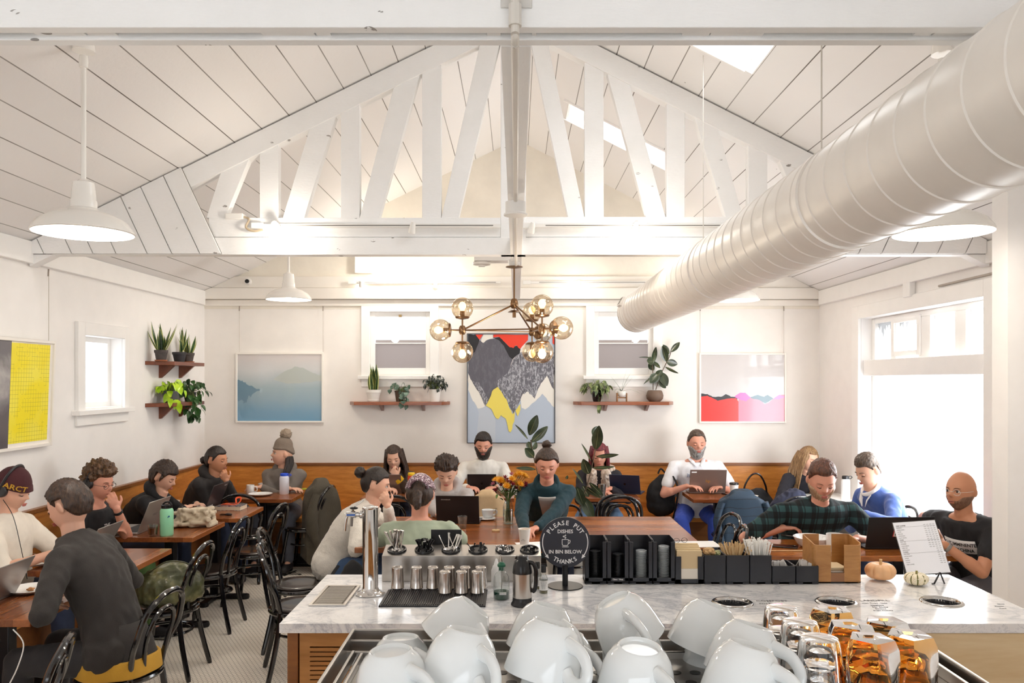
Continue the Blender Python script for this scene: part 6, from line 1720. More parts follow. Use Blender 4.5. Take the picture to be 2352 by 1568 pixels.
def person(label, head, face, lean=.18, side=0, sh=.46, headyaw=0, pitch=25, roll=0, hands=((None), (None)), skin='fair', top=None, sleeve=1, pants=None, hair=None, female=False,
           sc=1, brows='4a3326', eyes='down', shoulders=1, legs='sit', wr=.007, curl=.3, belly=1, hands_up=(0, 0), knees=(0, 0), extra=None, topname='sweater', poles=(None, None), fw=1, wscale=13, hsc=1.07, feet=(0, 0), neckh=.152):
    """head: world centre of the head; face: yaw of the body (0 looks +Y); lean: how far the head is ahead of the hips"""
    fw_ = Vector((-sin(face), cos(face), 0)); rt = Vector((cos(face), sin(face), 0)); up = Vector((0, 0, 1))
    hips = Vector((head.x, head.y, 0))-fw_*lean-rt*side; root = Vector((hips.x, hips.y, 0)); hips.z = sh+.085
    t = thing('person', label, 'person', root); O = root
    tof = Matrix.Translation(-O)
    neck = head-fw_*.022*sc-up*neckh*sc
    sp_ = (neck-hips); sd = sp_.normalized(); Ls = sp_.length
    chestf = (fw_-sd*fw_.dot(sd)).normalized()
    # torso sections along a slightly arched spine
    def spine(u): return hips+sp_*u-chestf*.035*sin(pi*u)*(1 if lean > .05 else .3)
    W = shoulders
    secs = [(-.16, .13, .10), (-.05, .165, .12), (.1, .158, .118*belly), (.3, .142, .108*belly), (.5, .158, .112), (.7, .172*W, .112), (.86, .168*W, .092), (.95, .115*W, .072), (1.03, .062, .058), (1.12, .052, .055)]
    def torso(g, m, lo=0, hi=99):
        rings = []
        for k, (u, a, b) in enumerate(secs[lo:hi]):
            c = spine(u) if 0 <= u <= 1 else hips+sp_*u
            rings.append([m.pt(c+rt*cos(2*pi*j/28)*(a*sc+g)+chestf*sin(2*pi*j/28)*(b*sc+g)) for j in range(28)])
        for A, B in zip(rings, rings[1:]):
            for j in range(28): m.face((A[j], A[(j+1) % 28], B[(j+1) % 28], B[j]))
        m.face(rings[0][::-1]); m.face(rings[-1])
    shc = spine(.86)
    body = M(); shirt = M(); body.T = tof; shirt.T = tof
    if legs == 'sit': shirt.cap(hips-rt*.075*sc, hips+rt*.075*sc, .128*sc, .128*sc)
    torso(-.012, body); torso(.014, shirt, 0, 8 if topname in ('tshirt', 'top') else 9)
    arms = []
    for s, hd in ((-1, hands[0]), (1, hands[1])):
        S = shc+rt*s*(.165*W)*sc-sd*.012
        if hd is None: tgt = S+fw_*.36-rt*s*.06; tgt.z = TT+.05
        else: tgt = Vector(hd)
        pole = (rt*s*.8-up*.75-fw_*.25) if poles[0 if s < 0 else 1] is None else Vector(poles[0 if s < 0 else 1])
        E, Wp = ik(S, tgt, .29*sc, .255*sc, pole)
        arms.append((S, E, Wp))
        limb(body, [spine(.88)+rt*s*.06, S, E, Wp], [.05*sc, .05*sc, .039*sc, .025*sc]); body.cap(E, E+(Wp-E)*.35, .039*sc, .040*sc)
        hu = hands_up[0 if s < 0 else 1]
        fdir = (Wp-E).normalized()
        if hu == 0: fd = Vector((fdir.x, fdir.y, fdir.z*.2)).normalized(); pn = Vector((0, 0, -1)); 
        elif hu == 1: fd = (fdir+(head-Wp).normalized()*.5).normalized(); pn = (head-Wp).normalized()   # hand to the face
        else: fd = fdir; pn = -rt*s
        hand(body, Wp-fdir*.01, fd, pn, -1 if s < 0 else 1, curl=curl*(2.2 if hu == 1 else 1), sc=sc*fw)
        if sleeve >= 1: limb(shirt, [spine(.86)+rt*s*.05, S, E, E+(Wp-E)*.9], [.062*sc, .064*sc, .053*sc, .038*sc])
        elif sleeve > 0:
            q = E if sleeve >= .5 else S+(E-S)*(sleeve*2); limb(shirt, [spine(.86)+rt*s*.05, S, S+(E-S)*sleeve*1.25], [.062*sc, .064*sc, .06*sc])
    # neck and head
    limb(body, [spine(.9), neck, head-fw_*.012-up*.05*sc], [.06*sc, .054*sc, .052*sc])
    hq = Matrix.Rotation(face+R(headyaw), 4, 'Z') @ Matrix.Rotation(R(-pitch), 4, 'X') @ Matrix.Rotation(R(roll), 4, 'Y')
    HT = Matrix.Translation(head-O) @ hq @ Matrix.Scale(sc*hsc, 4)
    hm = head_mesh(female); T0 = body.T; body.T = None; body.join(hm, HT); body.T = T0
    # legs
    pm = M(); pm.T = tof; sm_ = M(); sm_.T = tof
    feetp = []; shoes_ = []
    for s in (-1, 1):
        Hp = hips+rt*s*.09*sc-up*.02
        if legs == 'sit':
            K = Hp+fw_*.41*sc+rt*s*(.05+knees[0 if s < 0 else 1]); K.z = sh+.05; A = K+fw_*(.02+feet[0 if s < 0 else 1]); A.z = .09
        else:
            K = Hp+(legs[0 if s < 0 else 1][0]); A = K+(legs[0 if s < 0 else 1][1]); A.z = .09
        limb(body, [Hp, K, A], [.07*sc, .05*sc, .036*sc]); limb(pm, [Hp, Hp+(K-Hp)*.5, K, K+(A-K)*.5, A+up*.02], [.092*sc, .085*sc, .068*sc, .062*sc, .05*sc])
        limb(body, [A, A+fw_*.12-up*.04], [.03, .025]); sm_ = M(); sm_.T = tof; limb(sm_, [A-fw_*.03-up*.035, A+fw_*.16-up*.045], [.045, .038]); shoes_.append(sm_)
        feetp.append(A)
    pm.cap(hips-rt*.07*sc, hips+rt*.07*sc, .115*sc, .115*sc)
    me = baked(body.mesh('b', []), .0062, 'body', SKIN[skin]); ob = bpy.data.objects.new('body', me); col.objects.link(ob); ob.parent = t
    if top:
        me = baked(shirt.mesh('s', []), .011, topname, top, wrinkle=wr, wscale=wscale); o2 = bpy.data.objects.new(topname, me); col.objects.link(o2); o2.parent = t
    if pants:
        me = baked(pm.mesh('p', []), .013, 'trousers', pants, wrinkle=.006); o2 = bpy.data.objects.new('trousers', me); col.objects.link(o2); o2.parent = t
        for sm_ in shoes_: me = baked(sm_.mesh('p', []), .012, 'shoe', mat('dark_shoe', '232125', .6)); o2 = bpy.data.objects.new('shoe', me); col.objects.link(o2); o2.parent = t
    # face
    for s in (-1, 1):
        e = M(); e.T = HT
        if eyes == 'open':
            e.ell((s*.0300, .0765, .006), (.0135, .0105, .0068)); e.m = 1; e.ell((s*.0300, .0845, .006), (.0058, .0042, .0058), nu=12, nv=8); e.m = 2
            e.tube([(s*.0165, .084, .008), (s*.0235, .0875, .0132), (s*.031, .0875, .0145), (s*.040, .082, .0112), (s*.0455, .0765, .007)], [.0008, .0015, .0017, .0015, .0008], 6)
        else:
            e.m = 3; e.ell((s*.0300, .0772, .006), (.0138, .0108, .0088)); e.m = 2
            e.tube([(s*.0165, .0845, .002), (s*.0235, .0878, -.0012), (s*.031, .0878, -.002), (s*.040, .083, .0002), (s*.0455, .077, .003)], [.0009, .0016, .0018, .0016, .0009], 6)
        e.build('eye', [EYEW, IRIS, LASH, SKIN[skin]], t, smooth=60)
        e = M(); e.T = HT
        e.tube([(s*.0145, .0905, .0235), (s*.024, .0915, .0275), (s*.036, .087, .0285), (s*.0475, .077, .0245)], [.0026, .0032, .0029, .0014], 7, flat=.5)
        e.build('eyebrow', mat('brow_'+brows, brows, .7), t, smooth=60)
    e = M(); e.T = HT
    e.ell((0, .1035, -.0475), (.0205, .0055, .0042)); e.ell((0, .1025, -.0565), (.0175, .0062, .0056)); e.build('lips', LIPS[skin], t, smooth=60)
    if hair: hair(t, HT, O, dict(fw=fw_, rt=rt, head=head, neck=neck, spine=spine, sc=sc, chestf=chestf, arms=arms, hips=hips, sd=sd, feet=feetp))
    if extra: extra(t, HT, O, dict(fw=fw_, rt=rt, head=head, neck=neck, spine=spine, sc=sc, chestf=chestf, arms=arms, hips=hips, sd=sd, feet=feetp))
    return t
def xf(m, HT): m.v = [tuple(HT @ Vector(p)) for p in m.v]; return m
def h_short(hm, thick=.014, front=.56, nz=.006, nf=9, back=-.6, side=-.02, topup=.0, seed=1, stretch=None):
    def f(t, HT, O, k):
        th_ = lambda d: thick*(.55+.45*sm(-.1, .5, d.z))+topup*sm(.4, .9, d.z)*(1 if d.y > -.5 else .6)
        xf(shell(hairline(front, back, side), th_, nz, nf, seed, stretch=stretch), HT).build('hair', hm, t, smooth=60)
    return f
def strands(t, HT, paths, hm, rad, name='hair', jit=.006, n=26, seed=1, spread=.02, O=None):
    q = random.Random(seed); m = M()
    for k in range(n):
        u = k/(n-1); pts = []
        for i, P_ in enumerate(paths):
            a, b = P_; p = Vector(a)*(1-u)+Vector(b)*u; pts.append(p+Vector((q.uniform(-1, 1), q.uniform(-1, 1), q.uniform(-1, 1)))*jit*(i/len(paths)+.3))
        sp2 = spline(pts, 4); L = len(sp2)
        m.tube(sp2, [rad*(.7+.5*sin(pi*min(1, (i+2)/(L+1))))*(1-.75*(i/(L-1))**3) for i in range(L)], 7)
    xf(m, HT) if HT is not None else None
    return m.build(name, hm, t, smooth=60)
def h_long(hm, drop=.30, seed=1, front_part=True, wave=.0, fwd=.05, spread=1):
    def f(t, HT, O, k):
        reg = hairline(.62, -.85, -.55, .12)
        def reg2(d):
            if d.y > .05 and d.z < .62: 
                return max(0, min(1, (abs(d.x)-(.62+.2*sm(.5, -.2, d.z)))/.08))*(1 if d.z > -.7 else 0)
            return max(reg(d), 1 if (d.z > .62) else 0)
        xf(shell(reg2, .012, .004, 10, seed, stretch=26), HT).build('hair', hm, t, smooth=60)
        for s in (-1, 1):
            a = [((s*.060, .045, .06), (s*.075, -.06, .06)), ((s*.080, .045, -.01), (s*.086, -.07, -.01)), ((s*.082*spread, .045+wave, -.09), (s*.085*spread, -.085, -.09)),
                 ((s*.085*spread, .045+fwd, -.17), (s*.10*spread, -.08, -.17)), ((s*(.075-wave)*spread, .05+fwd, -drop), (s*.10*spread, -.06, -drop))]
            strands(t, HT, a, hm, .011, 'hair_lock', .008, 16, seed+s)
        a = [((-.07, -.075, .0), (.07, -.075, .0)), ((-.075, -.09, -.08), (.075, -.09, -.08)), ((-.08, -.09, -.16), (.08, -.09, -.16)), ((-.08, -.08, -.24), (.08, -.08, -.24))]
        strands(t, HT, a, hm, .013, 'hair_lock', .008, 16, seed+7)
    return f
def bun(t, HT, hm, c, r, seed=3):
    m = M(); m.ell((0, 0, 0), (r, r*.9, r*.9), nu=26, nv=18); m.v = [tuple(Vector(c)+Vector(v)*(1+.22*noise.noise(Vector(v)*60+Vector((seed, 0, 0))))) for v in m.v]
    xf(m, HT).build('hair_bun', hm, t, smooth=60)
def hood(t, O, k, m_, r=.085, th_=.034, name='hood', back=.03):
    m = M(); c = k['spine'](.97)-O; n = 22
    pts = [c+k['rt']*cos(a)*r*1.0+k['chestf']*(sin(a)*r*.85-back)+k['sd']*(-.02*sin(a)+.012) for a in [2*pi*i/n for i in range(n)]]
    m.tube(pts, [th_*(1.15-.35*sin(2*pi*i/n)) for i in range(n)], 12, closed=True)
    me = baked(m.mesh('h', []), .01, name, m_, wrinkle=.006); o = bpy.data.objects.new(name, me); col.objects.link(o); o.parent = t
def chest_text(t, O, k, body, size, m_, u=.68, off=.0, dx=0, name='chest_lettering', g=.020, rt=None, T=None, rad=.13, frac=1.0):
    """lettering wrapped round the chest"""
    c = k['spine'](u)-O; b_ = .112*k['sc']+g; a_ = .17*k['sc']+g
    def bend(p):
        ang = (p.x+dx)/a_; return c+k['rt']*sin(ang)*a_*(-1)*(-1)+k['chestf']*(cos(ang)*b_+.0)+k['sd']*p.y+k['chestf']*off
    def bend2(p): q = Vector(p); q.x = -q.x; return bend(q)
    return text(body, size, m_, name, t, Matrix.Identity(4), .0, 'CENTER', bold=.03, bend=bend2)
def glasses(t, HT, m_, r=.021, w_=.0012):
    g = M(); g.T = HT
    for s in (-1, 1):
        g.tube([(s*.033+cos(a)*r, .098-abs(cos(a)*.0)-.004, .003+sin(a)*r*.82) for a in [2*pi*i/24 for i in range(24)]], w_, 6, closed=True)
        g.tube([(s*(.033+r), .092, .006), (s*.076, .06, .006), (s*.080, -.01, .002)], w_, 6)
    g.tube([(-.012, .097, .006), (0, .1, .009), (.012, .097, .006)], w_, 6)
    return g.build('glasses', m_, t, smooth=60)
def headphones(t, HT, m_, band=.118):
    g = M(); g.T = HT
    g.tube([(sin(a)*.094, -.01, .0+cos(a)*band+.008) for a in [R(-88)+R(176)*i/20 for i in range(21)]], .0075, 8, flat=1.6)
    for s in (-1, 1):
        g.T = HT @ Matrix.Translation((s*.082, -.008, 0)) @ Matrix.Rotation(pi/2, 4, 'Y'); g.lathe([(0, -.016), (.03, -.016), (.036, -.008), (.036, .008), (.03, .016), (0, .016)], segs=24)
    return g.build('headphones', m_, t, smooth=50)
def watch(t, O, k, i, m_):
    S, E, Wp = k['arms'][i]; d = (Wp-E).normalized(); p = Wp-d*.03-O
    m = M(); m.T = Matrix.Translation(p) @ d.to_track_quat('Z', 'Y').to_matrix().to_4x4(); m.lathe([(.029, -.011), (.0315, -.009), (.0315, .009), (.029, .011)], segs=24); m.build('watch', m_, t)
HB = hairmat('hair_brown', '1f1410', '4a3222'); HDK = hairmat('hair_dark', '120d0b', '33231b'); HBL = hairmat('hair_blond', '6d4f33', 'b08d63'); HRD = hairmat('hair_maroon', '45101a', '8a2f3d'); HGR = hairmat('hair_greybrown', '33271f', '6e5c4d'); HGY = hairmat('beard_grey', '5d5a58', 'b9b4af'); HCU = hairmat('hair_curly', '2a1a10', '7a5636')
DEN = cloth('dark_denim', '29344e'); 
# --- 1 maroon beanie, cream sweatshirt, at the left edge
BEAN = cloth('maroon_knit', '4a1f24', bs=260, bump=.6)
def x1(t, HT, O, k):
    reg = lambda d: max(0, min(1, (d.z-(.18-.12*max(0, -d.y)))/.08))
    xf(shell(reg, lambda d: .012+.014*sm(.3, 1, d.z), .001, 8), HT).build('beanie', BEAN, t, smooth=60)
    xf(shell(lambda d: max(0, min(1, min((d.z-(.14-.12*max(0, -d.y)))/.05, (.52-d.z)/.05))), .017, 0), HT).build('beanie_brim', BEAN, t, smooth=60)
    headphones(t, HT, mat('grey_black_plastic', '2b2a2c', .35), .135)
    YL = mat('mustard_thread', 'c79a2e', .8)
    def wrap(p):
        ang = 1.0+p.x/.095; d = Vector((sin(ang), cos(ang), 0)); q = HT @ Vector((d.x*.099, d.y*.117, .045+p.y)); return q
    text('ARCT', .042, YL, 'beanie_lettering', t, Matrix.Identity(4), 0, 'CENTER', bold=.02, bend=lambda p: wrap(Vector((-p.x+.0, p.y, 0))))
    m = M(); c = k['spine'](1)-O
    m.tube(spline([k['head']-O+k['rt']*.08-Vector((0, 0, .05)), c+k['rt']*.09+k['chestf']*.09, k['spine'](.6)-O+k['rt']*.08+k['chestf']*.14, k['spine'](.2)-O+k['rt']*.06+k['chestf']*.16], 6), .0022, 6); m.build('headphone_cable', BP, t)
def hd(px, py, Y): return at(px, py, Y)
person('person in a maroon beanie with mustard lettering, headphones and cream sweatshirt', hd(26, 1124, 4.95), E_, lean=.02, pitch=22, skin='fair', top=cloth('cream_fleece', 'e9e0d2'), sleeve=.95, pants=DEN,
       hands=(at(165, 1262, 4.98), at(118, 1272, 4.78)), extra=x1, topname='sweatshirt', eyes='down')
# --- 2 curly hair, black tee, chin on hand
def x2(t, HT, O, k):
    xf(shell(hairline(.5, -.62, .05), lambda d: .022+.02*sm(.2, .9, d.z), .022, 7, 2), HT).build('hair', HCU, t, smooth=60)
    headphones(t, HT, mat('charcoal_plastic', '232326', .5), .128); glasses(t, HT, mat('dark_frame', '2b2422', .4))
    watch(t, O, k, 0, mat('black_strap', '1a1a1c', .5))
    WT = mat('print_white', 'e6e4e2', .7)
    for s_, dy in (('THE', .035), ('NORTH', .0), ('FACE', -.035)): chest_text(t, O, k, s_, .036, WT, .62+dy*2.2, .004, -.03)
person('person with curly hair and headphones in a black t-shirt, chin on hand', hd(226, 1108, 5.72), E_-.25, lean=.13, pitch=14, skin='rosy', top=cloth('black_tee', '1d1b1e', bump=.15), sleeve=.42, pants=cloth('olive_trousers', '4e6a3a'),
       hands=(at(268, 1158, 5.62)-Vector((0, 0, .03)), at(246, 1222, 5.62)), hands_up=(1, 0), hair=x2, topname='tshirt', brows='5a3d28', poles=((.3, .3, -1), None), knees=(.0, .0))
# --- 3 brown hair, black hoodie
def x3(t, HT, O, k):
    xf(shell(hairline(.42, -.9, -.32, .12), lambda d: .018+.006*sm(.2, .9, d.z), .008, 8, 5, stretch=18), HT).build('hair', HB, t, smooth=60)
    hood(t, O, k, BH)
BH = cloth('black_hoodie', '141316', bump=.3)
person('person with chin-length brown hair in a black hoodie typing on a dark laptop', hd(374, 1094, 6.68), E_, lean=.30, pitch=28, skin='fair', top=BH, pants=DEN, hands=(at(452, 1157, 6.85), at(425, 1165, 6.6)), hair=x3, topname='hoodie', female=True)
# --- 4 hair tied back, charcoal hoodie, chin on fist
CH4 = cloth('charcoal_hoodie', '2a2626', bump=.3)
def x4(t, HT, O, k):
    xf(shell(hairline(.5, -.7, -.1), .012, .004, 8, 4, stretch=20), HT).build('hair', HDK, t, smooth=60); bun(t, HT, HDK, (0, -.115, -.02), .035)
    hood(t, O, k, CH4)
person('person with dark hair tied back in a charcoal hoodie, chin resting on a fist', hd(496, 1056, 7.5), E_-.2, lean=.24, pitch=8, skin='tan', top=CH4, pants=DEN, hands=(at(520, 1104, 7.36), at(520, 1142, 7.7)), hands_up=(1, 0), curl=.55, hair=x4, topname='hoodie', poles=((.5, .2, -1), None), female=True)
# --- 5 pompom hat, grey hoodie
KN5 = cloth('taupe_knit', '85776a', bs=220, bump=.7); GH5 = cloth('grey_hoodie', '756d66')
def x5(t, HT, O, k):
    reg = lambda d: max(0, min(1, (d.z-(.34-.45*max(0, -d.y)))/.08))
    xf(shell(reg, lambda d: .014+.035*sm(.5, 1, d.z), .001, 8), HT).build('knit_hat', KN5, t, smooth=60)
    m = M(); m.ell((0, -.02, .185), .052, nu=40, nv=30); m.v = [tuple(Vector((0, -.02, .185))+(Vector(v)-Vector((0, -.02, .185)))*(1+.25*noise.noise(Vector(v)*150))) for v in m.v]
    xf(m, HT).build('pompom', cloth('pompom_fur', 'a08f7d'), t, smooth=60)
    for s in (-1, 1):
        strands(t, HT, [((s*.062, -.02, -.02), (s*.05, -.075, -.02)), ((s*.066, -.02, -.08), (s*.06, -.08, -.08)), ((s*.085, .0, -.16), (s*.08, -.05, -.16)), ((s*.10, .04, -.25), (s*.10, .0, -.24))], HDK, .010, 'hair_lock', .006, 12, 4+s)
    hood(t, O, k, GH5)
person('person in a taupe knit hat with pompom and grey hoodie, looking to the left', hd(650, 1042, 8.16), S_, lean=.06, headyaw=-62, pitch=-2, skin='fair', top=GH5, pants=cloth('slate_trousers', '4a4d58'), hands=(at(600, 1118, 7.98), at(664, 1122, 7.98)), hair=x5, topname='hoodie', female=True, eyes='open', knees=(.02, .02))
# --- 6 long dark wavy hair, brown sweater, yellow cuff
def x6(t, HT, O, k):
    h_long(HB, .33, 6, wave=.01, fwd=.03, spread=1.12)(t, HT, O, k)
    S, E, Wp = k['arms'][0]; d = (Wp-E).normalized(); m = M(); m.T = Matrix.Translation(Wp-d*.045-O) @ d.to_track_quat('Z', 'Y').to_matrix().to_4x4(); m.lathe([(.03, -.022), (.046, -.02), (.045, .02), (.031, .024)], segs=20); m.build('yellow_cuff', cloth('yellow_rib', 'e8c021'), t)
person('person with long wavy dark hair, brown sweater and a yellow cuff at the mouth', hd(905, 1050, 8.16), S_+.05, lean=.14, pitch=20, roll=4, skin='fair', top=cloth('brown_sweater', '463a30'), pants=DEN, hands=(at(910, 1094, 7.93), at(885, 1122, 7.9)), hands_up=(1, 0), curl=.5, hair=x6, female=True, poles=((.6, -.3, -1), None))
# --- 7 fuzzy white sweater, bun
def x7(t, HT, O, k):
    xf(shell(hairline(.5, -.62, .02), .011, .002, 8, 4, stretch=22), HT).build('hair', HDK, t, smooth=60); bun(t, HT, HDK, (0, -.12, .055), .042)
FUZ = cloth('fuzzy_white', 'e6dfd4', bs=120, bump=1, sheen=.25)
person('person with a dark bun in a fuzzy white sweater, hand raised to the mouth', hd(862, 1112, 5.85), E_+.05, lean=.32, pitch=14, skin='fair', top=FUZ, pants=cloth('blue_jeans', '3d5578'), hands=(at(890, 1162, 5.72), at(890, 1212, 5.5)), hands_up=(1, 0), curl=.5, hair=x7, female=True, sh=.44, shoulders=1.05, wr=.006, wscale=30, poles=((.3, .4, -1), None), eyes='open')
# --- 8 pale green top, glitter cap worn backwards, seen from behind
def glit():
    t = NT('glitter_cap'); t.b.inputs['Roughness'].default_value = .4; v = t.add('ShaderNodeTexVoronoi'); v.inputs['Scale'].default_value = 160; t.link(t.coord(), v.inputs['Vector'])
    w2 = t.add('ShaderNodeTexWhiteNoise'); t.link(v.outputs['Position'], w2.inputs['Vector']); t.color(t.ramp(w2.outputs[0], [(0, '5a3c48'), (.5, '7d5a68'), (.72, 'b798a4'), (.88, 'f2e6ea')], True)); return t.m
def x8(t, HT, O, k):
    xf(shell(hairline(.5, -.72, .0), .011, .004, 8, 4, stretch=22), HT).build('hair', HB, t, smooth=60)
    reg = lambda d: max(0, min(1, (d.z-(.20-.1*max(0, d.y)))/.06))*(0 if (d.y < -.4 and abs(d.x) < .48 and d.z < .62-abs(d.x)*.5) else 1)
    xf(shell(reg, .018, .001, 8), HT).build('cap', glit(), t, smooth=60)
    m = M(); m.T = HT; m.tube(spline([(-.056, -.088, .022), (-.04, -.105, .055), (0, -.112, .072), (.04, -.105, .055), (.056, -.088, .022)], 5), .006, 8, flat=1.6); m.build('cap_opening', glit(), t)
    m = M(); m.T = HT; m.ell((0, -.118, -.02), (.03, .024, .03)); m.ell((0, -.13, -.062), (.027, .022, .05)); me = baked(m.mesh('x', []), .007, 'ponytail', HB, wrinkle=.006, wscale=60); o = bpy.data.objects.new('ponytail', me); col.objects.link(o); o.parent = t
SAGE = cloth('sage_top', 'a3ae98', bump=.2)
person('person seen from behind in a pale sage green top and glittery cap worn backwards', hd(965, 1136, 5.12), N_, lean=.20, pitch=18, skin='rosy', top=SAGE, pants=DEN, hands=(at(905, 1205, 5.55), at(1030, 1205, 5.55)), hair=x8, female=True, shoulders=1.12, sh=.42, topname='top', wr=.008)
# --- 9 boy in grey hoodie
GH9 = cloth('heather_hoodie', 'b3acaa', bs=300)
def x9(t, HT, O, k):
    def th_(d): return .014+.036*sm(.25, .85, d.z)*(1 if d.y > -.3 else .6)
    xf(shell(hairline(.50, -.5, .08), th_, .014, 6, 9, stretch=14), HT).build('hair', HB, t, smooth=60)
    hood(t, O, k, GH9, r=.092, th_=.036)
    GN = mat('varsity_green', '1f5a3a', .7); 
    chest_text(t, O, k, 'WILLIAM', .062, mat('varsity_gold', 'd6a72a', .7), .50, .012, 0, g=.017); chest_text(t, O, k, 'WILLIAM', .057, GN, .50, .0135, 0, g=.018)
    for s in (-1, 1):
        c = k['spine'](.93)-O; m = M(); m.tube(spline([c+k['rt']*s*.035+k['chestf']*.10, k['spine'](.8)-O+k['rt']*s*.04+k['chestf']*.14, k['spine'](.62)-O+k['rt']*s*.045+k['chestf']*.145], 5), .003, 6); m.build('drawstring', mat('cord_white', 'f1eeea', .7), t)
person('boy with swept brown hair in a heather grey hoodie with green and gold lettering', hd(1026, 1084, 6.95), S_, lean=.20, pitch=30, skin='fair', top=GH9, pants=DEN, hands=(at(1060, 1185, 6.45), at(1010, 1185, 6.45)), hair=x9, topname='hoodie', brows='3d2a20', shoulders=1.05)
# --- 10 bearded man in white
def x10(t, HT, O, k):
    xf(shell(hairline(.54, -.7, .0), lambda d: .013+.008*sm(.5, .9, d.z), .004, 8, 4, stretch=20), HT).build('hair', HDK, t, smooth=60)
    xf(shell(beardreg(-.30, .1, .0), lambda d: .012+.022*sm(-.4, -1, d.z)*(1 if d.y > 0 else .3), .003, 12, 2), HT).build('beard', HDK, t, smooth=60)
    m = M(); m.T = HT; m.ell((.083, .012, -.006), (.005, .006, .006)); m.tube([(.083, .014, -.008), (.082, .018, -.028)], .0025, 6); m.build('earbud', PLASTW, t)
person('bearded man in a white long-sleeved shirt with earbuds below the tall canvas', hd(1110, 1022, 8.18), S_, lean=.08, pitch=16, skin='rosy', top=cloth('white_cotton', 'e9e4dc', bump=.15), pants=DEN, hands=(at(1140, 1118, 7.9), at(1075, 1118, 7.9)), hair=x10, topname='shirt', brows='1d1512', shoulders=1.16, sc=1.0)
# --- 11 teal fleece
TEALF = cloth('teal_fleece', '06303a', bs=140, bump=.6, sheen=.08)
def x11(t, HT, O, k):
    xf(shell(hairline(.52, -.62, .02), .013, .003, 8, 4, stretch=20), HT).build('hair', HB, t, smooth=60); bun(t, HT, HB, (0, -.06, .125), .034)
    m = M(); c = k['spine'](.97)-O; n = 26
    pts = [c+k['rt']*cos(a)*.082+k['chestf']*(sin(a)*.075-.005)+k['sd']*(.018-.03*sin(a)) for a in [R(128)+R(284)*i/n for i in range(n+1)]]
    m.tube(pts, .024, 10); me = baked(m.mesh('h', []), .009, 'collar', TEALF, wrinkle=.003); o = bpy.data.objects.new('collar', me); col.objects.link(o); o.parent = t
    # open zip shows a grey shirt
    m = M(); g = .0185
    def SP(u, x): 
        b_ = .112*k['sc']+g; a_ = .17*k['sc']+g; ang = x/a_; return k['spine'](u)-O+k['rt']*sin(ang)*a_+k['chestf']*cos(ang)*(b_+.013)
    ids = []
    for i in range(9):
        u = .98-.5*i/8; w_ = .06*(1-i/8)**.8+.008; ids.append([m.pt(SP(u, w_*(j/3-1))) for j in range(7)])
    for a, b in zip(ids, ids[1:]):
        for j in range(6): m.face((a[j], a[j+1], b[j+1], b[j]))
    m.build('shirt_front', cloth('grey_shirt', 'b8b3b0', bump=.1), t, solid=.01)
    m = M(); ids = [[m.pt(SP(.78-.014*i, -.105+.008*j)) for j in range(7)] for i in range(2)]
    for j in range(6): m.face((ids[0][j], ids[0][j+1], ids[1][j+1], ids[1][j]))
    m.build('chest_badge', mat('lilac_badge', 'b6a8dc', .6), t, solid=.004)
person('person in a dark teal zip fleece leaning over the communal table, writing', hd(1256, 1066, 6.22), S_-.02, lean=.36, pitch=20, skin='rosy', top=TEALF, pants=DEN, hands=(at(1232, 1212, 5.86), at(1205, 1218, 5.80)), hair=x11, topname='fleece', female=True, shoulders=1.0, sc=1.02, poles=((.9, -.1, -.7), (-.9, -.1, -.7)), curl=.5)
# --- 12 maroon hair, fur vest
def x12(t, HT, O, k):
    h_long(HRD, .26, 12, fwd=.03)(t, HT, O, k)
    m = M(); m.T = Matrix.Translation(-O)
    for s in (-1, 1):
        pts = [k['spine'](u)+k['rt']*s*(.07)+k['chestf']*.085 for u in (.98, .8, .6, .4, .2)]; limb(m, pts, [.05, .06, .062, .06, .06]); 
        pts = [k['spine'](u)+k['rt']*s*(.11)-k['chestf']*.03 for u in (.95, .7, .45, .2)]; limb(m, pts, [.06, .085, .08, .08])
    me = baked(m.mesh('v', []), .009, 'fur_vest', FUR, wrinkle=.016, wscale=55); o = bpy.data.objects.new('fur_vest', me); col.objects.link(o); o.parent = t
FUR = NT('cream_fur'); FUR.b.inputs['Roughness'].default_value = .9; _n = FUR.noise(FUR.coord((1, 1, .3)), 40, 4); FUR.color(FUR.ramp(_n, [(.3, 'b59a80'), (.55, 'e0cfc0'), (.75, 'f1e6dc')])); FUR.bump(_n, .8, .02); FUR = FUR.m
person('person with maroon hair and a cream fur vest behind the rubber plant', hd(1376, 1044, 8.12), S_-.1, lean=.12, pitch=18, skin='rosy', top=cloth('black_knit', '232026'), pants=cloth('light_jeans', '6c8bb0'), hands=(at(1403, 1122, 7.85), at(1375, 1128, 7.85)), hair=x12, female=True, knees=(.03, .03))
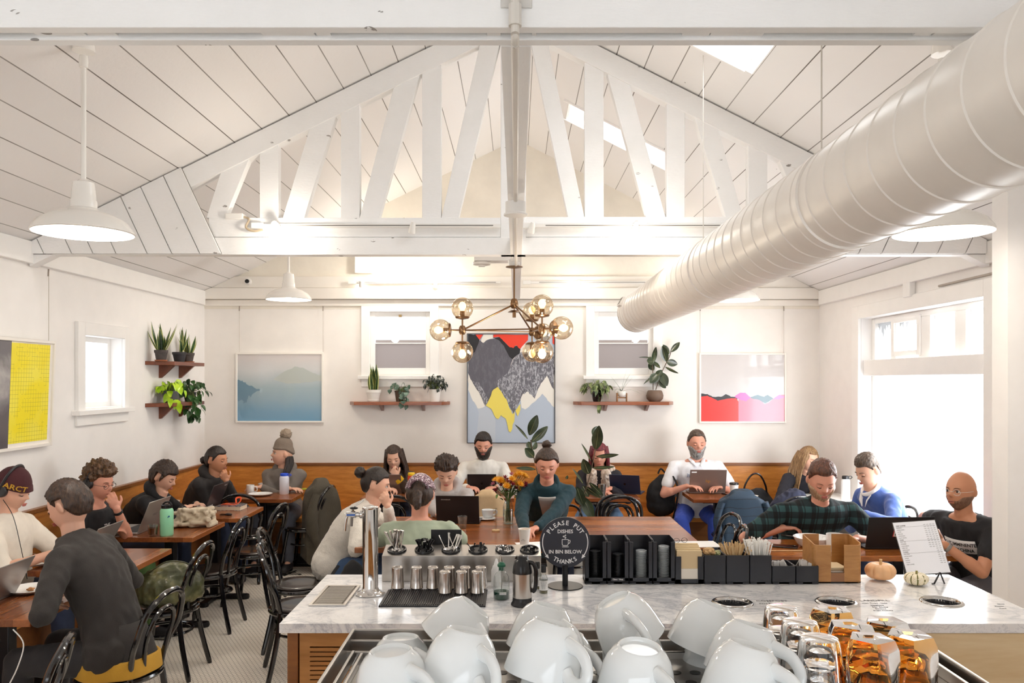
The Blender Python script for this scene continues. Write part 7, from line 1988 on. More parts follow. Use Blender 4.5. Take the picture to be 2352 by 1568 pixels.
# --- 13 man in white short-sleeved shirt
def x13(t, HT, O, k):
    xf(shell(hairline(.66, -.6, .02), lambda d: .010+.006*sm(.5, .9, d.z), .004, 8, 4, stretch=20), HT).build('hair', HGR, t, smooth=60)
    xf(shell(beardreg(-.34, .1, -.1), lambda d: .010+.024*sm(-.45, -1, d.z)*(1 if d.y > 0 else .3), .003, 12, 2), HT).build('beard', HGY, t, smooth=60)
    b_ = .137; GRP = mat('shirt_pattern', '9aa2b5', .8); DKP = mat('sunglasses_dark', '20242c', .2)
    def SP(u, x, o=.0): a_ = .205; ang = x/a_; return k['spine'](u)-O+k['rt']*sin(ang)*a_+k['chestf']*(cos(ang)*(b_+.008)+o)
    q = random.Random(2); m = M()
    for i in range(60):
        x = (-1 if i % 2 else 1)*q.uniform(.035, .12); u = q.uniform(.66, .735); c = SP(u, x); m.T = Matrix.Translation(c); m.ell((0, 0, 0), (.006, .004, .004), nu=8, nv=5)
    m.T = None; m.build('printed_band', GRP, t)
    m = M()
    for x in (-.012, .016):
        A_ = SP(.72, x, .008); B_ = SP(.55, x, .012); m.tube([A_, (A_+B_)/2, B_], [.012, .013, .011], 10, flat=.4)
    m.build('sunglasses', DKP, t)
    m = M(); c = k['spine'](.97)-O
    for s in (-1, 1): m.prism([(0, 0), (.06, -.02), (.05, .035), (.0, .05)], 1, 0, .006) if False else m.tube([c+k['rt']*s*.07+k['chestf']*.02+k['sd']*.02, c+k['rt']*s*.05+k['chestf']*.085-k['sd']*.005, c+k['rt']*s*.022+k['chestf']*.125-k['sd']*.045], [.02, .022, .006], 8, flat=.5)
    m.build('collar', W13, t)
W13 = cloth('white_shirt', 'eeedf0', bump=.12)
person('heavy-set man with grey beard in a white short-sleeved patterned shirt and blue trousers', hd(1600, 1018, 8.16), S_, lean=.04, pitch=8, skin='rosy', top=W13, sleeve=.5, pants=cloth('royal_blue', '2f49a8', sheen=.05), hands=(at(1655, 1118, 7.95), at(1578, 1116, 7.95)), hair=x13, topname='tshirt', belly=1.45, shoulders=1.28, eyes='down', sc=1.05,
       legs=((Vector((.0, -.40, -.04)), Vector((0, -.02, -.4))), (Vector((-.14, -.42, -.04)), Vector((.07, -.1, -.4)))), brows='6a5a4e')
# --- 14 long straight hair, dark sweatshirt
def x14(t, HT, O, k):
    h_long(HBL, .34, 14, fwd=.02)(t, HT, O, k)
person('person with long light brown hair in a dark sweatshirt, far right corner', hd(1855, 1054, 7.95), S_+.2, lean=.30, pitch=16, roll=-4, headyaw=14, skin='fair', top=cloth('navy_sweatshirt', '1b1922'), pants=DEN, hands=(at(1880, 1160, 7.6), at(1830, 1165, 7.6)), hair=x14, female=True, topname='sweatshirt')
# --- 15 plaid shirt man bending over his bowl
def plaid():
    t = NT('green_plaid'); t.b.inputs['Roughness'].default_value = .9; o = t.sep(t.coord())
    def st(v, w_, ph, th_): return t.math('GREATER_THAN', t.math('SINE', t.math('ADD', t.math('MULTIPLY', v, 2*pi/w_), ph)), th_)
    a = st(o[0], .085, 0, .1); b = st(o[2], .085, .5, .1); c = t.math('ADD', t.math('MULTIPLY', a, .5), t.math('MULTIPLY', b, .5))
    c = t.math('ADD', c, t.math('MULTIPLY', st(o[0], .085, 2.4, .93), .5))
    t.color(t.ramp(c, [(0, '08090c'), (.25, '0c1519'), (.5, '122326'), (.95, '2a4a4c')])); return t.m
def x15(t, HT, O, k):
    xf(shell(hairline(.58, -.55, .06), lambda d: .010+.014*sm(.4, .9, d.z), .004, 8, 4, stretch=20), HT).build('hair', hairmat('hair_auburn', '3a2218', '7a4a34'), t, smooth=60)
    xf(shell(beardreg(-.36, .1, -.1), lambda d: .008+.014*sm(-.45, -1, d.z), .003, 12, 2), HT).build('beard', hairmat('beard_sandy', '8a6a50', 'c0a080'), t, smooth=60)
    m = M(); a = at(1795, 1228, 5.62)-O; b = at(1846, 1240, 5.5)-O; m.tube([a, (a+b)/2+Vector((0, 0, .01)), b], [.003, .0025, .006], 8, flat=.5); m.build('fork', SILV, t)
person('burly man in a dark green plaid shirt bending over a white bowl', hd(1887, 1102, 5.62), S_+.1, lean=.36, pitch=26, headyaw=-12, skin='rosy', top=plaid(), sleeve=.62, pants=DEN, hands=(at(1968, 1236, 5.46), at(1798, 1212, 5.66)), hair=x15, topname='shirt', shoulders=1.42, belly=1.2, sc=1.10, brows='7a5038', curl=.5, poles=((.8, -.2, -.6), (-1, -.1, -.5)), sh=.42)
# --- 16 young man, blue sweater, white collar
def x16(t, HT, O, k):
    xf(shell(hairline(.52, -.5, .10), lambda d: .008+.020*sm(.45, .9, d.z), .004, 8, 4, stretch=18), HT).build('hair', HGR, t, smooth=60)
    m = M(); c = k['spine'](.99)-O; n = 26
    m.tube([c+k['rt']*cos(a)*.068+k['chestf']*(sin(a)*.068)+k['sd']*(.022-.02*sin(a)) for a in [2*pi*i/n for i in range(n)]], .017, 8, closed=True)
    for s in (-1, 1): m.tube([c+k['rt']*s*.05+k['chestf']*.055, c+k['rt']*s*.035+k['chestf']*.098-k['sd']*.03, c+k['chestf']*.125+k['rt']*s*.018-k['sd']*.075], [.016, .014, .003], 8, flat=.4)
    m.build('shirt_collar', cloth('collar_white', 'f1eeee', bump=.1), t, smooth=60)
person('young man in a blue sweater over a white collar by the window', hd(1996, 1080, 6.3), W_+.25, lean=.26, pitch=26, skin='fair', top=cloth('blue_sweater', '36559c', sheen=.3), pants=DEN, hands=(at(1980, 1180, 5.9), at(1972, 1185, 6.35)), hair=x16, brows='3d2c22', shoulders=1.05)
# --- 17 bald man with glasses, black tee
def x17(t, HT, O, k):
    xf(shell(beardreg(-.36, .12, -.15), .0035, .001, 20, 2), HT).build('beard', hairmat('stubble_brown', '6a4a3a', '93705a'), t, smooth=60)
    glasses(t, HT, mat('clear_frame', 'd9d2c8', .3), .022)
    watch(t, O, k, 0, mat('steel_watch', '9a9894', .3, .9)); 
    PW = mat('tee_print_white', 'e9e6e4', .8)
    def SP(u, x, o=.0): a_ = .19; b_ = .132; ang = x/a_; return k['spine'](u)-O+k['rt']*sin(ang)*a_+k['chestf']*(cos(ang)*b_+.006+o)
    m = M(); rows = []
    for u in (.50, .60, .70): rows.append([m.pt(SP(u-.0*j, -.115+.023*j)) for j in range(11)])
    for a, b in zip(rows, rows[1:]):
        for j in range(10): m.face((a[j], a[j+1], b[j+1], b[j]))
    m.build('printed_panel', PW, t, solid=.003)
    BKI = mat('print_black_ink', '1b1a1c', .7)
    for s_, u in (('DO IT IMMINENTE', .64), ('THE  KACHINA', .555)): chest_text(t, O, k, s_, .030, BKI, u, .014, 0, g=.020)
BT17 = cloth('black_tshirt', '1c1b1e', bump=.15)
person('bald man with glasses and a black t-shirt with white printed panel', hd(2208, 1126, 5.24), W_+.42, lean=.16, pitch=4, headyaw=4, skin='tan', top=BT17, sleeve=.46, pants=cloth('grey_trousers', '5d5a60'), hands=(at(2168, 1250, 5.08), at(2166, 1240, 5.5)), hair=x17, topname='tshirt', shoulders=1.14, eyes='open', sc=1.03, poles=((.9, -.3, -.6), (.2, .8, -.5)), brows='4a3428')
# --- 18 passer-by in dark clothes bending at the left (blurred in the photograph, here at rest)
def x18(t, HT, O, k):
    xf(shell(hairline(.52, -.62, .0), .016, .005, 8, 4, stretch=20), HT).build('hair', HB, t, smooth=60)
    m = M(); c = k['hips']-O
    m.lathe([(.19, -.10), (.198, -.095), (.19, -.03), (.18, -.025)], c, 48, squash=.95, wob=lambda a, z: 1+.03*sin(a*6)); m.build('yellow_hem', cloth('mustard_hem', 'c2932e'), t, smooth=60, solid=.012)
    m = M(); m.lathe([(.12, .14), (.150, .05), (.182, -.04), (.176, -.045)], c, 60, squash=.95, wob=lambda a, z: 1+.03*sin(a*7+z*4)); m.build('coat_skirt', cloth('dark_grey_coat', ''), t, smooth=60, solid=.01)
person('person in dark clothes with a mustard hem on the nearest occupied chair', hd(160, 1160, 3.98), W_-.12, lean=.25, pitch=24, skin='fair', top=cloth('dark_grey_coat', '302c2a'), pants=cloth('charcoal_trousers', '2c2a2c'), hands=(Vector((-2.22, 3.84, .77)), Vector((-2.24, 4.14, .77))), hair=x18, topname='coat', sh=.45, wr=.01, shoulders=1.0)
# ================================================================ things on tables, chairs and bench
def tt(px, py, z=TT): Y = dz(py, z); return Vector((gx(px, Y), Y, z))
ALU = mat('laptop_silver', 'aaa5a2', .35, .7); ALUB = mat('laptop_brown_silver', '8d7c74', .35, .6); LBK = mat('laptop_black', '161519', .4); LNV = mat('laptop_navy', '27304a', .4, .3); LDG = mat('laptop_dark_grey', '453f42', .35, .5)
KEY = mat('keyboard_dark', '1b1b1e', .6); SCR = mat('laptop_screen', '20242c', .15, emit=.25, ecol='b8c4d8')
def laptop(pos, rz, w_, label, m_, logo=None, lm=None, tilt=22, h=None, group=None, stick=None):
    h = h or w_*.66; t = thing('laptop', label, 'laptop', pos, rz, group)
    M().box(-w_/2, w_/2, -h, 0, .001, .014).build('base', m_, t, bevel=.003)
    M().box(-w_/2+.02, w_/2-.02, -h*.62, -.015, .014, .0152).build('keyboard', KEY, t)
    T = Matrix.Translation((0, -.002, .013)) @ Matrix.Rotation(R(-tilt), 4, 'X')
    m = M(); m.T = T; m.box(-w_/2, w_/2, 0, .006, 0, h); m.build('lid', m_, t, bevel=.003)
    m = M(); m.T = T; m.box(-w_/2+.008, w_/2-.008, -.0008, .0, .012, h-.008); m.build('screen', SCR, t)
    B = T @ Matrix.Translation((0, .0065, h*.5)) @ Matrix.Rotation(pi, 4, 'Z') @ FRONT
    if logo: text(logo[0], logo[1], lm or mat('logo_gold', 'c99b3f', .4, .6), 'logo', t, B @ Matrix.Translation((logo[2] if len(logo) > 2 else 0, logo[3] if len(logo) > 3 else 0, .0002)), .0001)
    if stick: stick(t, B)
    return t
g = 'open laptops on the tables'
laptop(Vector((-2.74, 6.0, TT)), E_, .36, 'silver laptop of the curly-haired person, beside the mint green bottle', ALU, ('VAIO', .03), mat('logo_grey', '6d6a6a', .4))
def sk(t, B):
    for k in range(3): m = M(); m.T = B; m.box(-.12+.035*k, -.095+.035*k, -.09, -.07, 0, .0004); m.build('white_sticker', SWt, t, smooth=0)
laptop(Vector((-2.62, 6.92, TT)), E_, .36, 'dark grey laptop with white stickers beside the paperback', LDG, ('Lenovo', .02, .12, .09), SWt, stick=sk)
laptop(Vector((-2.70, 5.16, TT)), E_, .32, 'grey laptop behind the white charger on the second left table', ALU, tilt=30)
laptop(Vector((-2.62, 4.05, TT)), E_, .33, 'silver laptop at the left edge on the nearest left table', ALU, tilt=28)
laptop(Vector((gx(888, 7.95), 7.95, TT)), S_, .30, 'silver laptop of the person with the yellow cuff', ALUB, ('hp', .04), mat('logo_grey', ''))
def fruit(t, B):
    m = M(); m.T = B; m.ell((0, -.002, 0), (.011, .0125, .0008), nu=16, nv=6); m.ell((.003, .016, 0), (.0035, .006, .0008), nu=10, nv=6); m.build('logo', mat('logo_black', '050506', .15), t)
laptop(Vector((gx(1107, 7.95), 7.95, TT)), S_, .285, 'dark laptop of the bearded man in white', LBK, tilt=14, stick=fruit)
def globe_(t, B):
    m = M(); m.T = B; m.lathe([(0, .0003), (.011, .0003)], segs=20); m.build('logo', mat('logo_black', ''), t)
laptop(Vector((gx(1437, 7.9), 7.9, TT)), S_-.35, .30, 'navy blue laptop in front of the red-haired woman', LNV, stick=globe_)
def tagst(t, B): m = M(); m.T = B; m.box(-.165, -.115, .088, .1, 0, .0004); m.build('asset_label', SWt, t)
laptop(Vector((gx(1624, 7.95), 7.95, TT)), S_, .36, 'brown-silver laptop of the man in the white patterned shirt', ALUB, ('hp', .045), stick=tagst, tilt=16)
laptop(Vector((gx(1052, 6.26), 6.26, TT)), S_-.06, .335, 'black laptop in front of the boy in the grey hoodie', LBK, ('chromebook', .014, -.09, .08), mat('logo_pale', 'c9c6c2', .4), tilt=14)
def arch(t, B):
    rd = mat('sticker_red', 'c23a3a', .5); m = M(); m.T = B @ Matrix.Translation((-.0, 0, 0))
    pts = [(-.048, -.03), (.048, -.03)]+[(.045*cos(a), .0+.045*sin(a)) for a in [pi*k/10 for k in range(11)]]
    m.prism(pts, 2, 0, .0004); m.build('sticker', rd, t, smooth=0); m = M(); m.T = B; m.prism([(x*.87, y*.87-.001) for x, y in pts], 2, .0004, .0007); m.build('sticker', SWt, t, smooth=0)
    text('MODO', .022, INK, 'sticker_lettering', t, B @ Matrix.Translation((0, -.016, .001)), .0001, bold=.03); m = M(); m.T = B; m.ell((0, .014, .0008), (.016, .014, .0006)); m.build('sticker_mark', INK, t)
laptop(Vector((gx(2062, 5.33), 5.33, TT)), S_+.04, .44, 'large black laptop with an arched sticker on the right table', LBK, tilt=14, h=.215, stick=arch)
CER = mat('cafe_ceramic', 'f1efec', .15, coat=.4)
def lath(name, label, cat, pos, parts, group=None, sq=1):
    t = thing(name, label, cat, pos, 0, group)
    for nm, prof, m_ in parts: M().lathe(prof, segs=36, squash=sq).build(nm, m_, t, smooth=45)
    return t
def mug(px, py, label, r=.042, h=.095, rz=0, name='mug', z=TT, group=None):
    t = lath(name, label, 'mug', tt(px, py, z), [('body', [(0, 0), (r*.88, 0), (r, .006), (r, h), (r-.004, h), (r-.004, .01), (0, .008)], CER), ('coffee', [(0, h*.75), (r-.005, h*.75)], mat('coffee', '3a2216', .2))], group)
    t.rotation_euler = (0, 0, rz)
    M().tube(spline([(r*.95, 0, h*.8), (r+.024, 0, h*.76), (r+.026, 0, h*.35), (r*.95, 0, h*.25)], 6), .0048, 8).build('handle', CER, t, smooth=60)
    return t
CRM = mat('food_crumbs', 'b07a48', .8); SAL = mat('salad_green', '5c6b2e', .7)
def dish(px, py, r, h, label, food=None, z=TT, name='plate', fn=14, cat='plate', group=None, low=.5):
    t = lath(name, label, cat, tt(px, py, z), [('dish', [(0, .004), (r*low, .004), (r*.8, h*.35), (r, h), (r-.004, h+.001), (r*.78, h*.42), (r*low*.95, .009), (0, .008)], CER)], group)
    if food:
        m = M(); q = random.Random(int(px))
        for k in range(fn):
            a = q.uniform(0, 6.28); rr = q.uniform(0, r*low*.8); s_ = q.uniform(.005, .012); m.ell((cos(a)*rr, sin(a)*rr, .011+h*.2), (s_, s_*q.uniform(.6, 1), s_*.6), nu=8, nv=6)
        m.build('food', food, t)
    return t
g = 'white plates on the left tables'
dish(70, 1358, .115, .022, 'white plate with crumbs on the nearest left table', CRM, group=g)
dish(84, 1297, .115, .024, 'white plate with leftovers on the second left table', CRM, group=g)
dish(393, 1163, .075, .05, 'white bowl beside the dark grey laptop on the left', None, name='bowl', cat='bowl')
dish(598, 1138, .115, .022, 'empty white plate on the rear left corner table', None, group=g)
dish(612, 1123, .085, .06, 'white bowl with food and a paper napkin on the rear left corner table', CRM, name='bowl', cat='bowl')
mug(575, 1134, 'white mug on the rear left corner table', .038, .09)
dish(1725, 1141, .07, .014, 'small white plate behind the quilted blue jacket', mat('yellow_food', 'e5c43a', .6), group=None)
dish(1866, 1256, .125, .07, 'wide white bowl of salad on the right table', SAL, name='bowl', cat='bowl', fn=26, low=.6)
mug(1918, 1266, 'tall white cup behind the wooden caddy on the right table', .056, .115, name='tall_cup', rz=2.5)
# coffee cup on a saucer, communal table
t = dup(cup0[0], tt(1120, 1191)+Vector((0, 0, .006)), .4, 'white coffee cup on a saucer on the communal table', 'coffee cups'); t.rotation_euler = (0, 0, .5); t.scale = (1, 1, 1)
dish(1118, 1193, .078, .014, 'white saucer under the coffee cup on the communal table', None, name='saucer', cat='saucer')
def bottle(px, py, r, h, label, bm_, cm, neck=.6, extra=None, z=TT, pos=None):
    t = lath('water_bottle', label, 'bottle', pos or tt(px, py, z), [('bottle_body', [(0, 0), (r*.9, 0), (r, .008), (r, h*.78), (r*.93, h*.83), (r*neck, h*.88), (r*neck, h*.9)], bm_), ('cap', [(r*neck*1.05, h*.87), (r*neck*1.1, h*.875), (r*neck*1.1, h*.97), (r*neck*.95, h*.99), (0, h)], cm)])
    if extra: extra(t)
    return t
def loop_(m_, r, h): return lambda t: M().tube(spline([(r*.5, 0, h*.93), (r*1.1, 0, h*.98), (r*1.5, 0, h*.93), (r*1.1, 0, h*.88), (r*.6, 0, h*.89)], 5), .004, 6).build('cap_loop', m_, t)
bottle(383, 1229, .046, .225, 'mint green wide-mouth water bottle with black cap', mat('mint_plastic', '9fe8bd', .35, sss=0), BP, .74, lambda t: (M().tube(spline([(-.03, 0, .222), (-.01, 0, .238), (.02, 0, .24), (.036, 0, .22)], 5), .006, 8).build('carry_loop', BP, t), M().prism([(.022, .135), (.04, .14), (.036, .15)], 1, -.0466, -.04).build('logo', mat('logo_blue', '2b62a8', .4), t)))
BLU = mat('blue_cap', '2b55d6', .35)
bottle(653, 1134, .046, .205, 'translucent white water bottle with blue cap', mat('milk_plastic', 'e6e8f2', .35), BLU, .78, loop_(BLU, .046, .2))
bottle(945, 1135, .037, .215, 'red water bottle with yellow lid beside the silver laptop', mat('red_plastic', 'd8451f', .35), mat('yellow_cap', 'f0c51e', .4), .85)
bottle(0, 0, .04, .25, 'white steel bottle with black handled cap on the window ledge', mat('white_bottle', 'f2f1ee', .4), BP, .7, loop_(BP, .04, .25), pos=Vector((3.03, yl(1942, 3.03), .72)))
tag(M().box(2.8, XR-.001, 6.75, 8.05, .69, .72).build('window_ledge', TRIMW), 'white ledge at the window corner under the steel bottle', 'ledge')
t = lath('tumbler_mug', 'small steel tumbler beside the dark grey laptop', 'tumbler', tt(449, 1183), [('body', [(0, 0), (.034, 0), (.036, .004), (.037, .085), (.034, .085), (.033, .01), (0, .008)], SILV)])
M().tube(spline([(.035, 0, .07), (.058, 0, .066), (.058, 0, .026), (.035, 0, .02)], 5), .004, 8).build('handle', SILV, t)
lath('tumbler_mug', 'steel cup behind the rubber plant on the navy laptop table', 'tumbler', tt(1383, 1143), [('body', [(0, 0), (.03, 0), (.036, .1), (.036, .13), (.032, .13), (.028, .01), (0, .008)], SILV)])
lath('whisky_glass', 'small clear glass of amber drink beside the mint green bottle', 'glass', tt(351, 1231), [('glass_body', [(0, 0), (.027, 0), (.031, .01), (.036, .085), (.034, .085), (.029, .014), (0, .012)], CG), ('drink', [(0, .013), (.028, .015), (.033, .06), (0, .06)], clearglass('amber_drink', 'd8a86a'))])
# keys, book, phone, scarf
t = thing('paperback', 'thick paperback book on the third left table', 'book', tt(531, 1169), -.05)
M().box(-.11, .11, -.075, .075, .003, .034).build('pages', mat('book_pages', 'e8dcc4', .8), t); m = M(); m.box(-.112, .112, -.077, .077, 0, .003); m.box(-.112, .112, -.077, .077, .034, .037); m.box(-.112, .112, .075, .078, 0, .037); m.build('cover', noisy('book_cover', [(.35, '7c3a35'), (.5, 'd8d2cc'), (.65, '3a4b6a')], 0, -1, 1, .9, 20), t)
pb = tt(531, 1169)
t = thing('orange_strap', 'coiled bright orange strap lying on the paperback', 'strap', pb+Vector((.02, 0, .037)))
M().tube(spline([(-.10, -.02, .005), (-.06, .03, .01), (0, .02, .012), (.03, -.02, .02), (.02, .01, .055), (.05, .03, .06), (.06, -.01, .03), (.03, -.04, .01), (-.03, -.03, .01), (-.09, -.01, .008)], 7), .0075, 8, flat=.35).build('strap', mat('orange_webbing', 'e8541c', .6), t)
t = thing('key_bunch', 'bunch of keys on the third left table', 'keys', tt(519, 1184))
m = M(); q = random.Random(3)
for k in range(7): a = q.uniform(-.5, .5)+(pi if k % 2 else 0); m.bar((0, 0, .004+k*.002), (cos(a)*.05, sin(a)*.03, .004+k*.002), .012, .003)
m.build('keys', mat('brass_keys', '4a3d2c', .35, .8), t); m = M(); m.ell((.02, 0, .012), (.03, .018, .01)); m.build('key_fob', BP, t)
def slabdev(px, py, w_, d, label, m_, rz=0, name='phone', cat='phone', scr=True, hh=.009):
    t = thing(name, label, cat, tt(px, py), rz); M().box(-w_/2, w_/2, -d/2, d/2, 0, hh).build('body', m_, t, bevel=.003)
    if scr: M().box(-w_/2+.004, w_/2-.004, -d/2+.004, d/2-.004, hh, hh+.0005).build('screen', mat('phone_screen', '15161c', .06), t)
    return t
slabdev(690, 1124, .075, .14, 'phone in a lime yellow case on the rear left corner table', mat('lime_case', 'd7dc3c', .4), -.9, scr=False)
slabdev(522, 1142, .08, .15, 'black phone at the left of the rear corner table', BP, 1.3)
slabdev(1803, 1256, .08, .16, 'black phone on the right table behind the straws', BP, 1.2)
slabdev(1676, 1136, .08, .15, 'black phone beside the laptop of the man in the white shirt', BP, .5)
t = slabdev(212, 1272, .085, .085, 'white laptop charger brick on the second left table', PLASTW, .3, 'charger', 'charger', False, .03)
t2_ = tt(212, 1272); t = thing('charger_cable', 'white cable trailing from the charger brick', 'cable', t2_)
M().tube(spline([(-.04, 0, .02), (-.12, -.03, .005), (-.25, -.07, .004), (-.42, .02, .004)], 6), .0025, 6).build('cable', PLASTW, t); M().tube(spline([(.03, .03, .015), (.08, .05, .03), (.08, -.01, .03), (.03, -.03, .02)], 6), .004, 6).build('cable_loop', PLASTW, t)
t = thing('charger_cable', 'white cable hanging down beside the nearest left table', 'cable', at(30, 1445, 3.7)); M().tube([Vector(p) for p in spline([(0, 0, 0), (.06, -.02, -.06), (.05, -.05, -.16), (-.01, -.06, -.3), (-.02, -.07, -.45)], 6)], .003, 6).build('cable', PLASTW, t)
def folded(name, label, cat, pos, m_, W, D, Hh, seed, n=9, rad=.03, vox=.006, wr=.0):
    q = random.Random(seed); m = M()
    for k in range(n):
        z = rad*.8+(Hh-rad*1.6)*k/n; f = 1-.45*k/n; a = q.uniform(-.5, .5); pts = []
        for j in range(7): u = j/6*2-1; pts.append((u*W/2*f*cos(a)+q.uniform(-.2, .2)*D, u*W/2*f*sin(a)+q.uniform(-.45, .45)*D*f, z+q.uniform(-.3, .3)*rad))
        m.tube(spline(pts, 4), rad*q.uniform(.7, 1.05), 10)
    m.v = [(x, y, max(.0005, z)) for x, y, z in m.v]
    o = bpy.data.objects.new(name, baked(m.mesh('f', []), vox, name, m_, wrinkle=wr, wscale=30)); col.objects.link(o); o.location = pos
    return tag(o, label, cat)
folded('scarf', 'rumpled oatmeal beige scarf heaped beside the mint green bottle', 'scarf', tt(446, 1208), cloth('oatmeal_knit', 'd2c2aa', bs=240), .34, .22, .15, 4, 17, .02)
# ---- communal table: flowers, table marker, papers, cup
vp = tt(1167, 1203); vz = thing('glass_vase', 'clear glass vase with yellow and dark red flowers on the communal table', 'vase', vp)
M().lathe([(0, 0), (.036, 0), (.04, .006), (.041, .13), (.032, .165), (.024, .185), (.027, .195)], segs=36).build('glass_body', CG, vz, smooth=60)
M().lathe([(0, .004), (.036, .004), (.038, .11), (0, .11)], segs=30).build('water', clearglass('vase_water', 'e4ece4', .02), vz)
q = random.Random(12); GS = mat('flower_stem', '4e6a30', .6)
m = M(); heads = []
for k in range(34):
    a = q.uniform(0, 6.28); rr = q.uniform(.01, .145); tip = Vector((cos(a)*rr+.01, sin(a)*rr*.7, .25+q.uniform(0, .17)*(1-rr*2.5))); heads.append(tip)
    m.tube(spline([(cos(a)*.02, sin(a)*.02, .02), (cos(a)*.012, sin(a)*.012, .19), tip], 5), .002, 5)
m.build('stems', GS, vz)
m = M()
for k in range(60): tip = heads[k % 34]*q.uniform(.75, .95); leaf(m, tip, (q.uniform(-1, 1), q.uniform(-1, 1), q.uniform(-.2, .6)), .05, .022, bend=.4, n=4)
m.build('leaves', lmat('flower_leaf', '3d5a2a', '5f7d3c'), vz)
def bloom(c, r, m_, nm, lay=3, np=16):
    m = M(); ax = (Vector(c)-Vector((0, 0, .2))).normalized(); ax = (ax+Vector((0, -.45, .25))).normalized(); qq = ax.to_track_quat('Z', 'Y').to_matrix().to_4x4()
    m.T = Matrix.Translation(c) @ qq
    for L_ in range(lay):
        for j in range(np): a = 2*pi*j/np+L_*.2; el = .25+L_*.42; leaf(m, (0, 0, 0), (cos(a)*cos(el), sin(a)*cos(el), sin(el)), r*(1-.22*L_), r*.24, bend=-.5, n=3, shape='oval')
    m.ell((0, 0, r*.12), (r*.25, r*.25, r*.18), nu=10, nv=6)
    m.build(nm, m_, vz, smooth=60)
YF = lmat('chrysanthemum_yellow', 'e09a1c', 'f0b838', .6, 60); RF = mat('flower_maroon', '8a1c30', .6); PF = mat('flower_pink', 'b86a7c', .6)
for k, h_ in enumerate(heads): bloom(h_, .044 if k % 3 == 0 else .032, YF if k % 3 == 0 else (PF if k % 7 == 5 else RF), 'blossom', 3 if k % 3 == 0 else 2, 16 if k % 3 == 0 else 8)
for k, c in enumerate(((-.05, -.04, .33), (.03, -.06, .35), (-.01, -.07, .30), (.09, -.05, .31))): bloom(Vector(c), .04, YF, 'blossom')
mk = thing('table_marker', 'slim clear table marker on a round wooden base', 'table marker', tt(1139, 1219))
M().lathe([(0, 0), (.03, 0), (.03, .010), (0, .010)], segs=30).build('wooden_base', STW, mk, bevel=.001); M().box(-.009, .009, -.0015, .0015, .01, .17).build('clear_blade', CG, mk); M().box(-.0015, .0015, -.0018, -.0012, .02, .16).build('numerals', mat('copper_print', 'a2683a', .4), mk)
pc = tt(1204.5, 1253); pc_ = lath('paper_cup', 'open white paper coffee cup in front of the person in teal', 'cup', pc, [('cup_body', [(0, 0), (.029, 0), (.041, .112), (.0425, .112), (.0425, .116), (.040, .116), (.028, .003), (0, .003)], mat('white_paper_cup', 'f3f1ee', .5)), ('foam', [(0, .108), (.039, .108)], noisy('latte_foam', [(.4, 'e6cdb0'), (.6, 'a9764e')], 0, -1, 1, .8, 40))])
for s_, z in (('latte', .05), ('for here', .042)): text(s_, .008, INK, 'lettering', pc_, Matrix.Translation((-.008, -.0365, z)) @ FRONT, .0001)
pc2 = lath('paper_cup', 'white paper cup with black lid beside the brown-silver laptop', 'cup', tt(1686, 1140), [('cup_body', [(0, 0), (.030, 0), (.043, .12), (0, .12)], mat('white_paper_cup', '')), ('cup_lid', [(.044, .116), (.045, .12), (.042, .132), (.036, .136), (0, .134)], BP)])
text('X', .05, mat('orange_print', 'e0693a', .5), 'logo', pc2, Matrix.Translation((0, -.042, .05)) @ FRONT, .0001, bold=.02)
lath('plastic_cup', 'clear plastic cup beside the black laptop on the communal table', 'cup', tt(1062, 1213), [('cup_body', [(0, 0), (.028, 0), (.039, .09), (.041, .092), (.038, .092), (.027, .003)], CG)])
def sheet(px, py, w_, d, rz, label, name='paper_sheet', k=1):
    o = M().box(-w_/2, w_/2, -d/2, d/2, 0, .0015*k).build(name, mat('sheet_white', 'f2f0ee', .7)); o.location = tt(px, py)+Vector((0, 0, .0005)); o.rotation_euler = (0, 0, rz); tag(o, label, 'paper'); return o
sheet(1222, 1250, .21, .15, .2, 'white sheet of paper under the writing hands'); sheet(1598, 1250, .30, .20, .05, 'white sheet at the near right corner of the communal table', k=2)
sheet(2185, 1258, .21, .28, .3, 'white sheets of paper under the arm of the bald man', k=4)
t = thing('eyeglasses', 'folded eyeglasses on the paper at the end of the communal table', 'eyeglasses', tt(1563, 1247)+Vector((0, 0, .004)), .3)
m = M()
for s in (-1, 1): m.tube([(s*.03+cos(a)*.022, sin(a)*.004, .015+sin(a)*.015) for a in [2*pi*k/18 for k in range(18)]], .0015, 5, closed=True); m.tube([(s*.05, 0, .015), (-s*.04, .02, .004)], .0015, 5)
m.build('frame', BP, t)
t = thing('chopsticks', 'pair of wooden chopsticks lying along the right table edge', 'chopsticks', tt(1808, 1266))
for k in range(2): M().tube([(-.12, .006*k, .004), (.12, .012*k, .004)], [.002, .0035], 6).build('chopstick', STW, t)
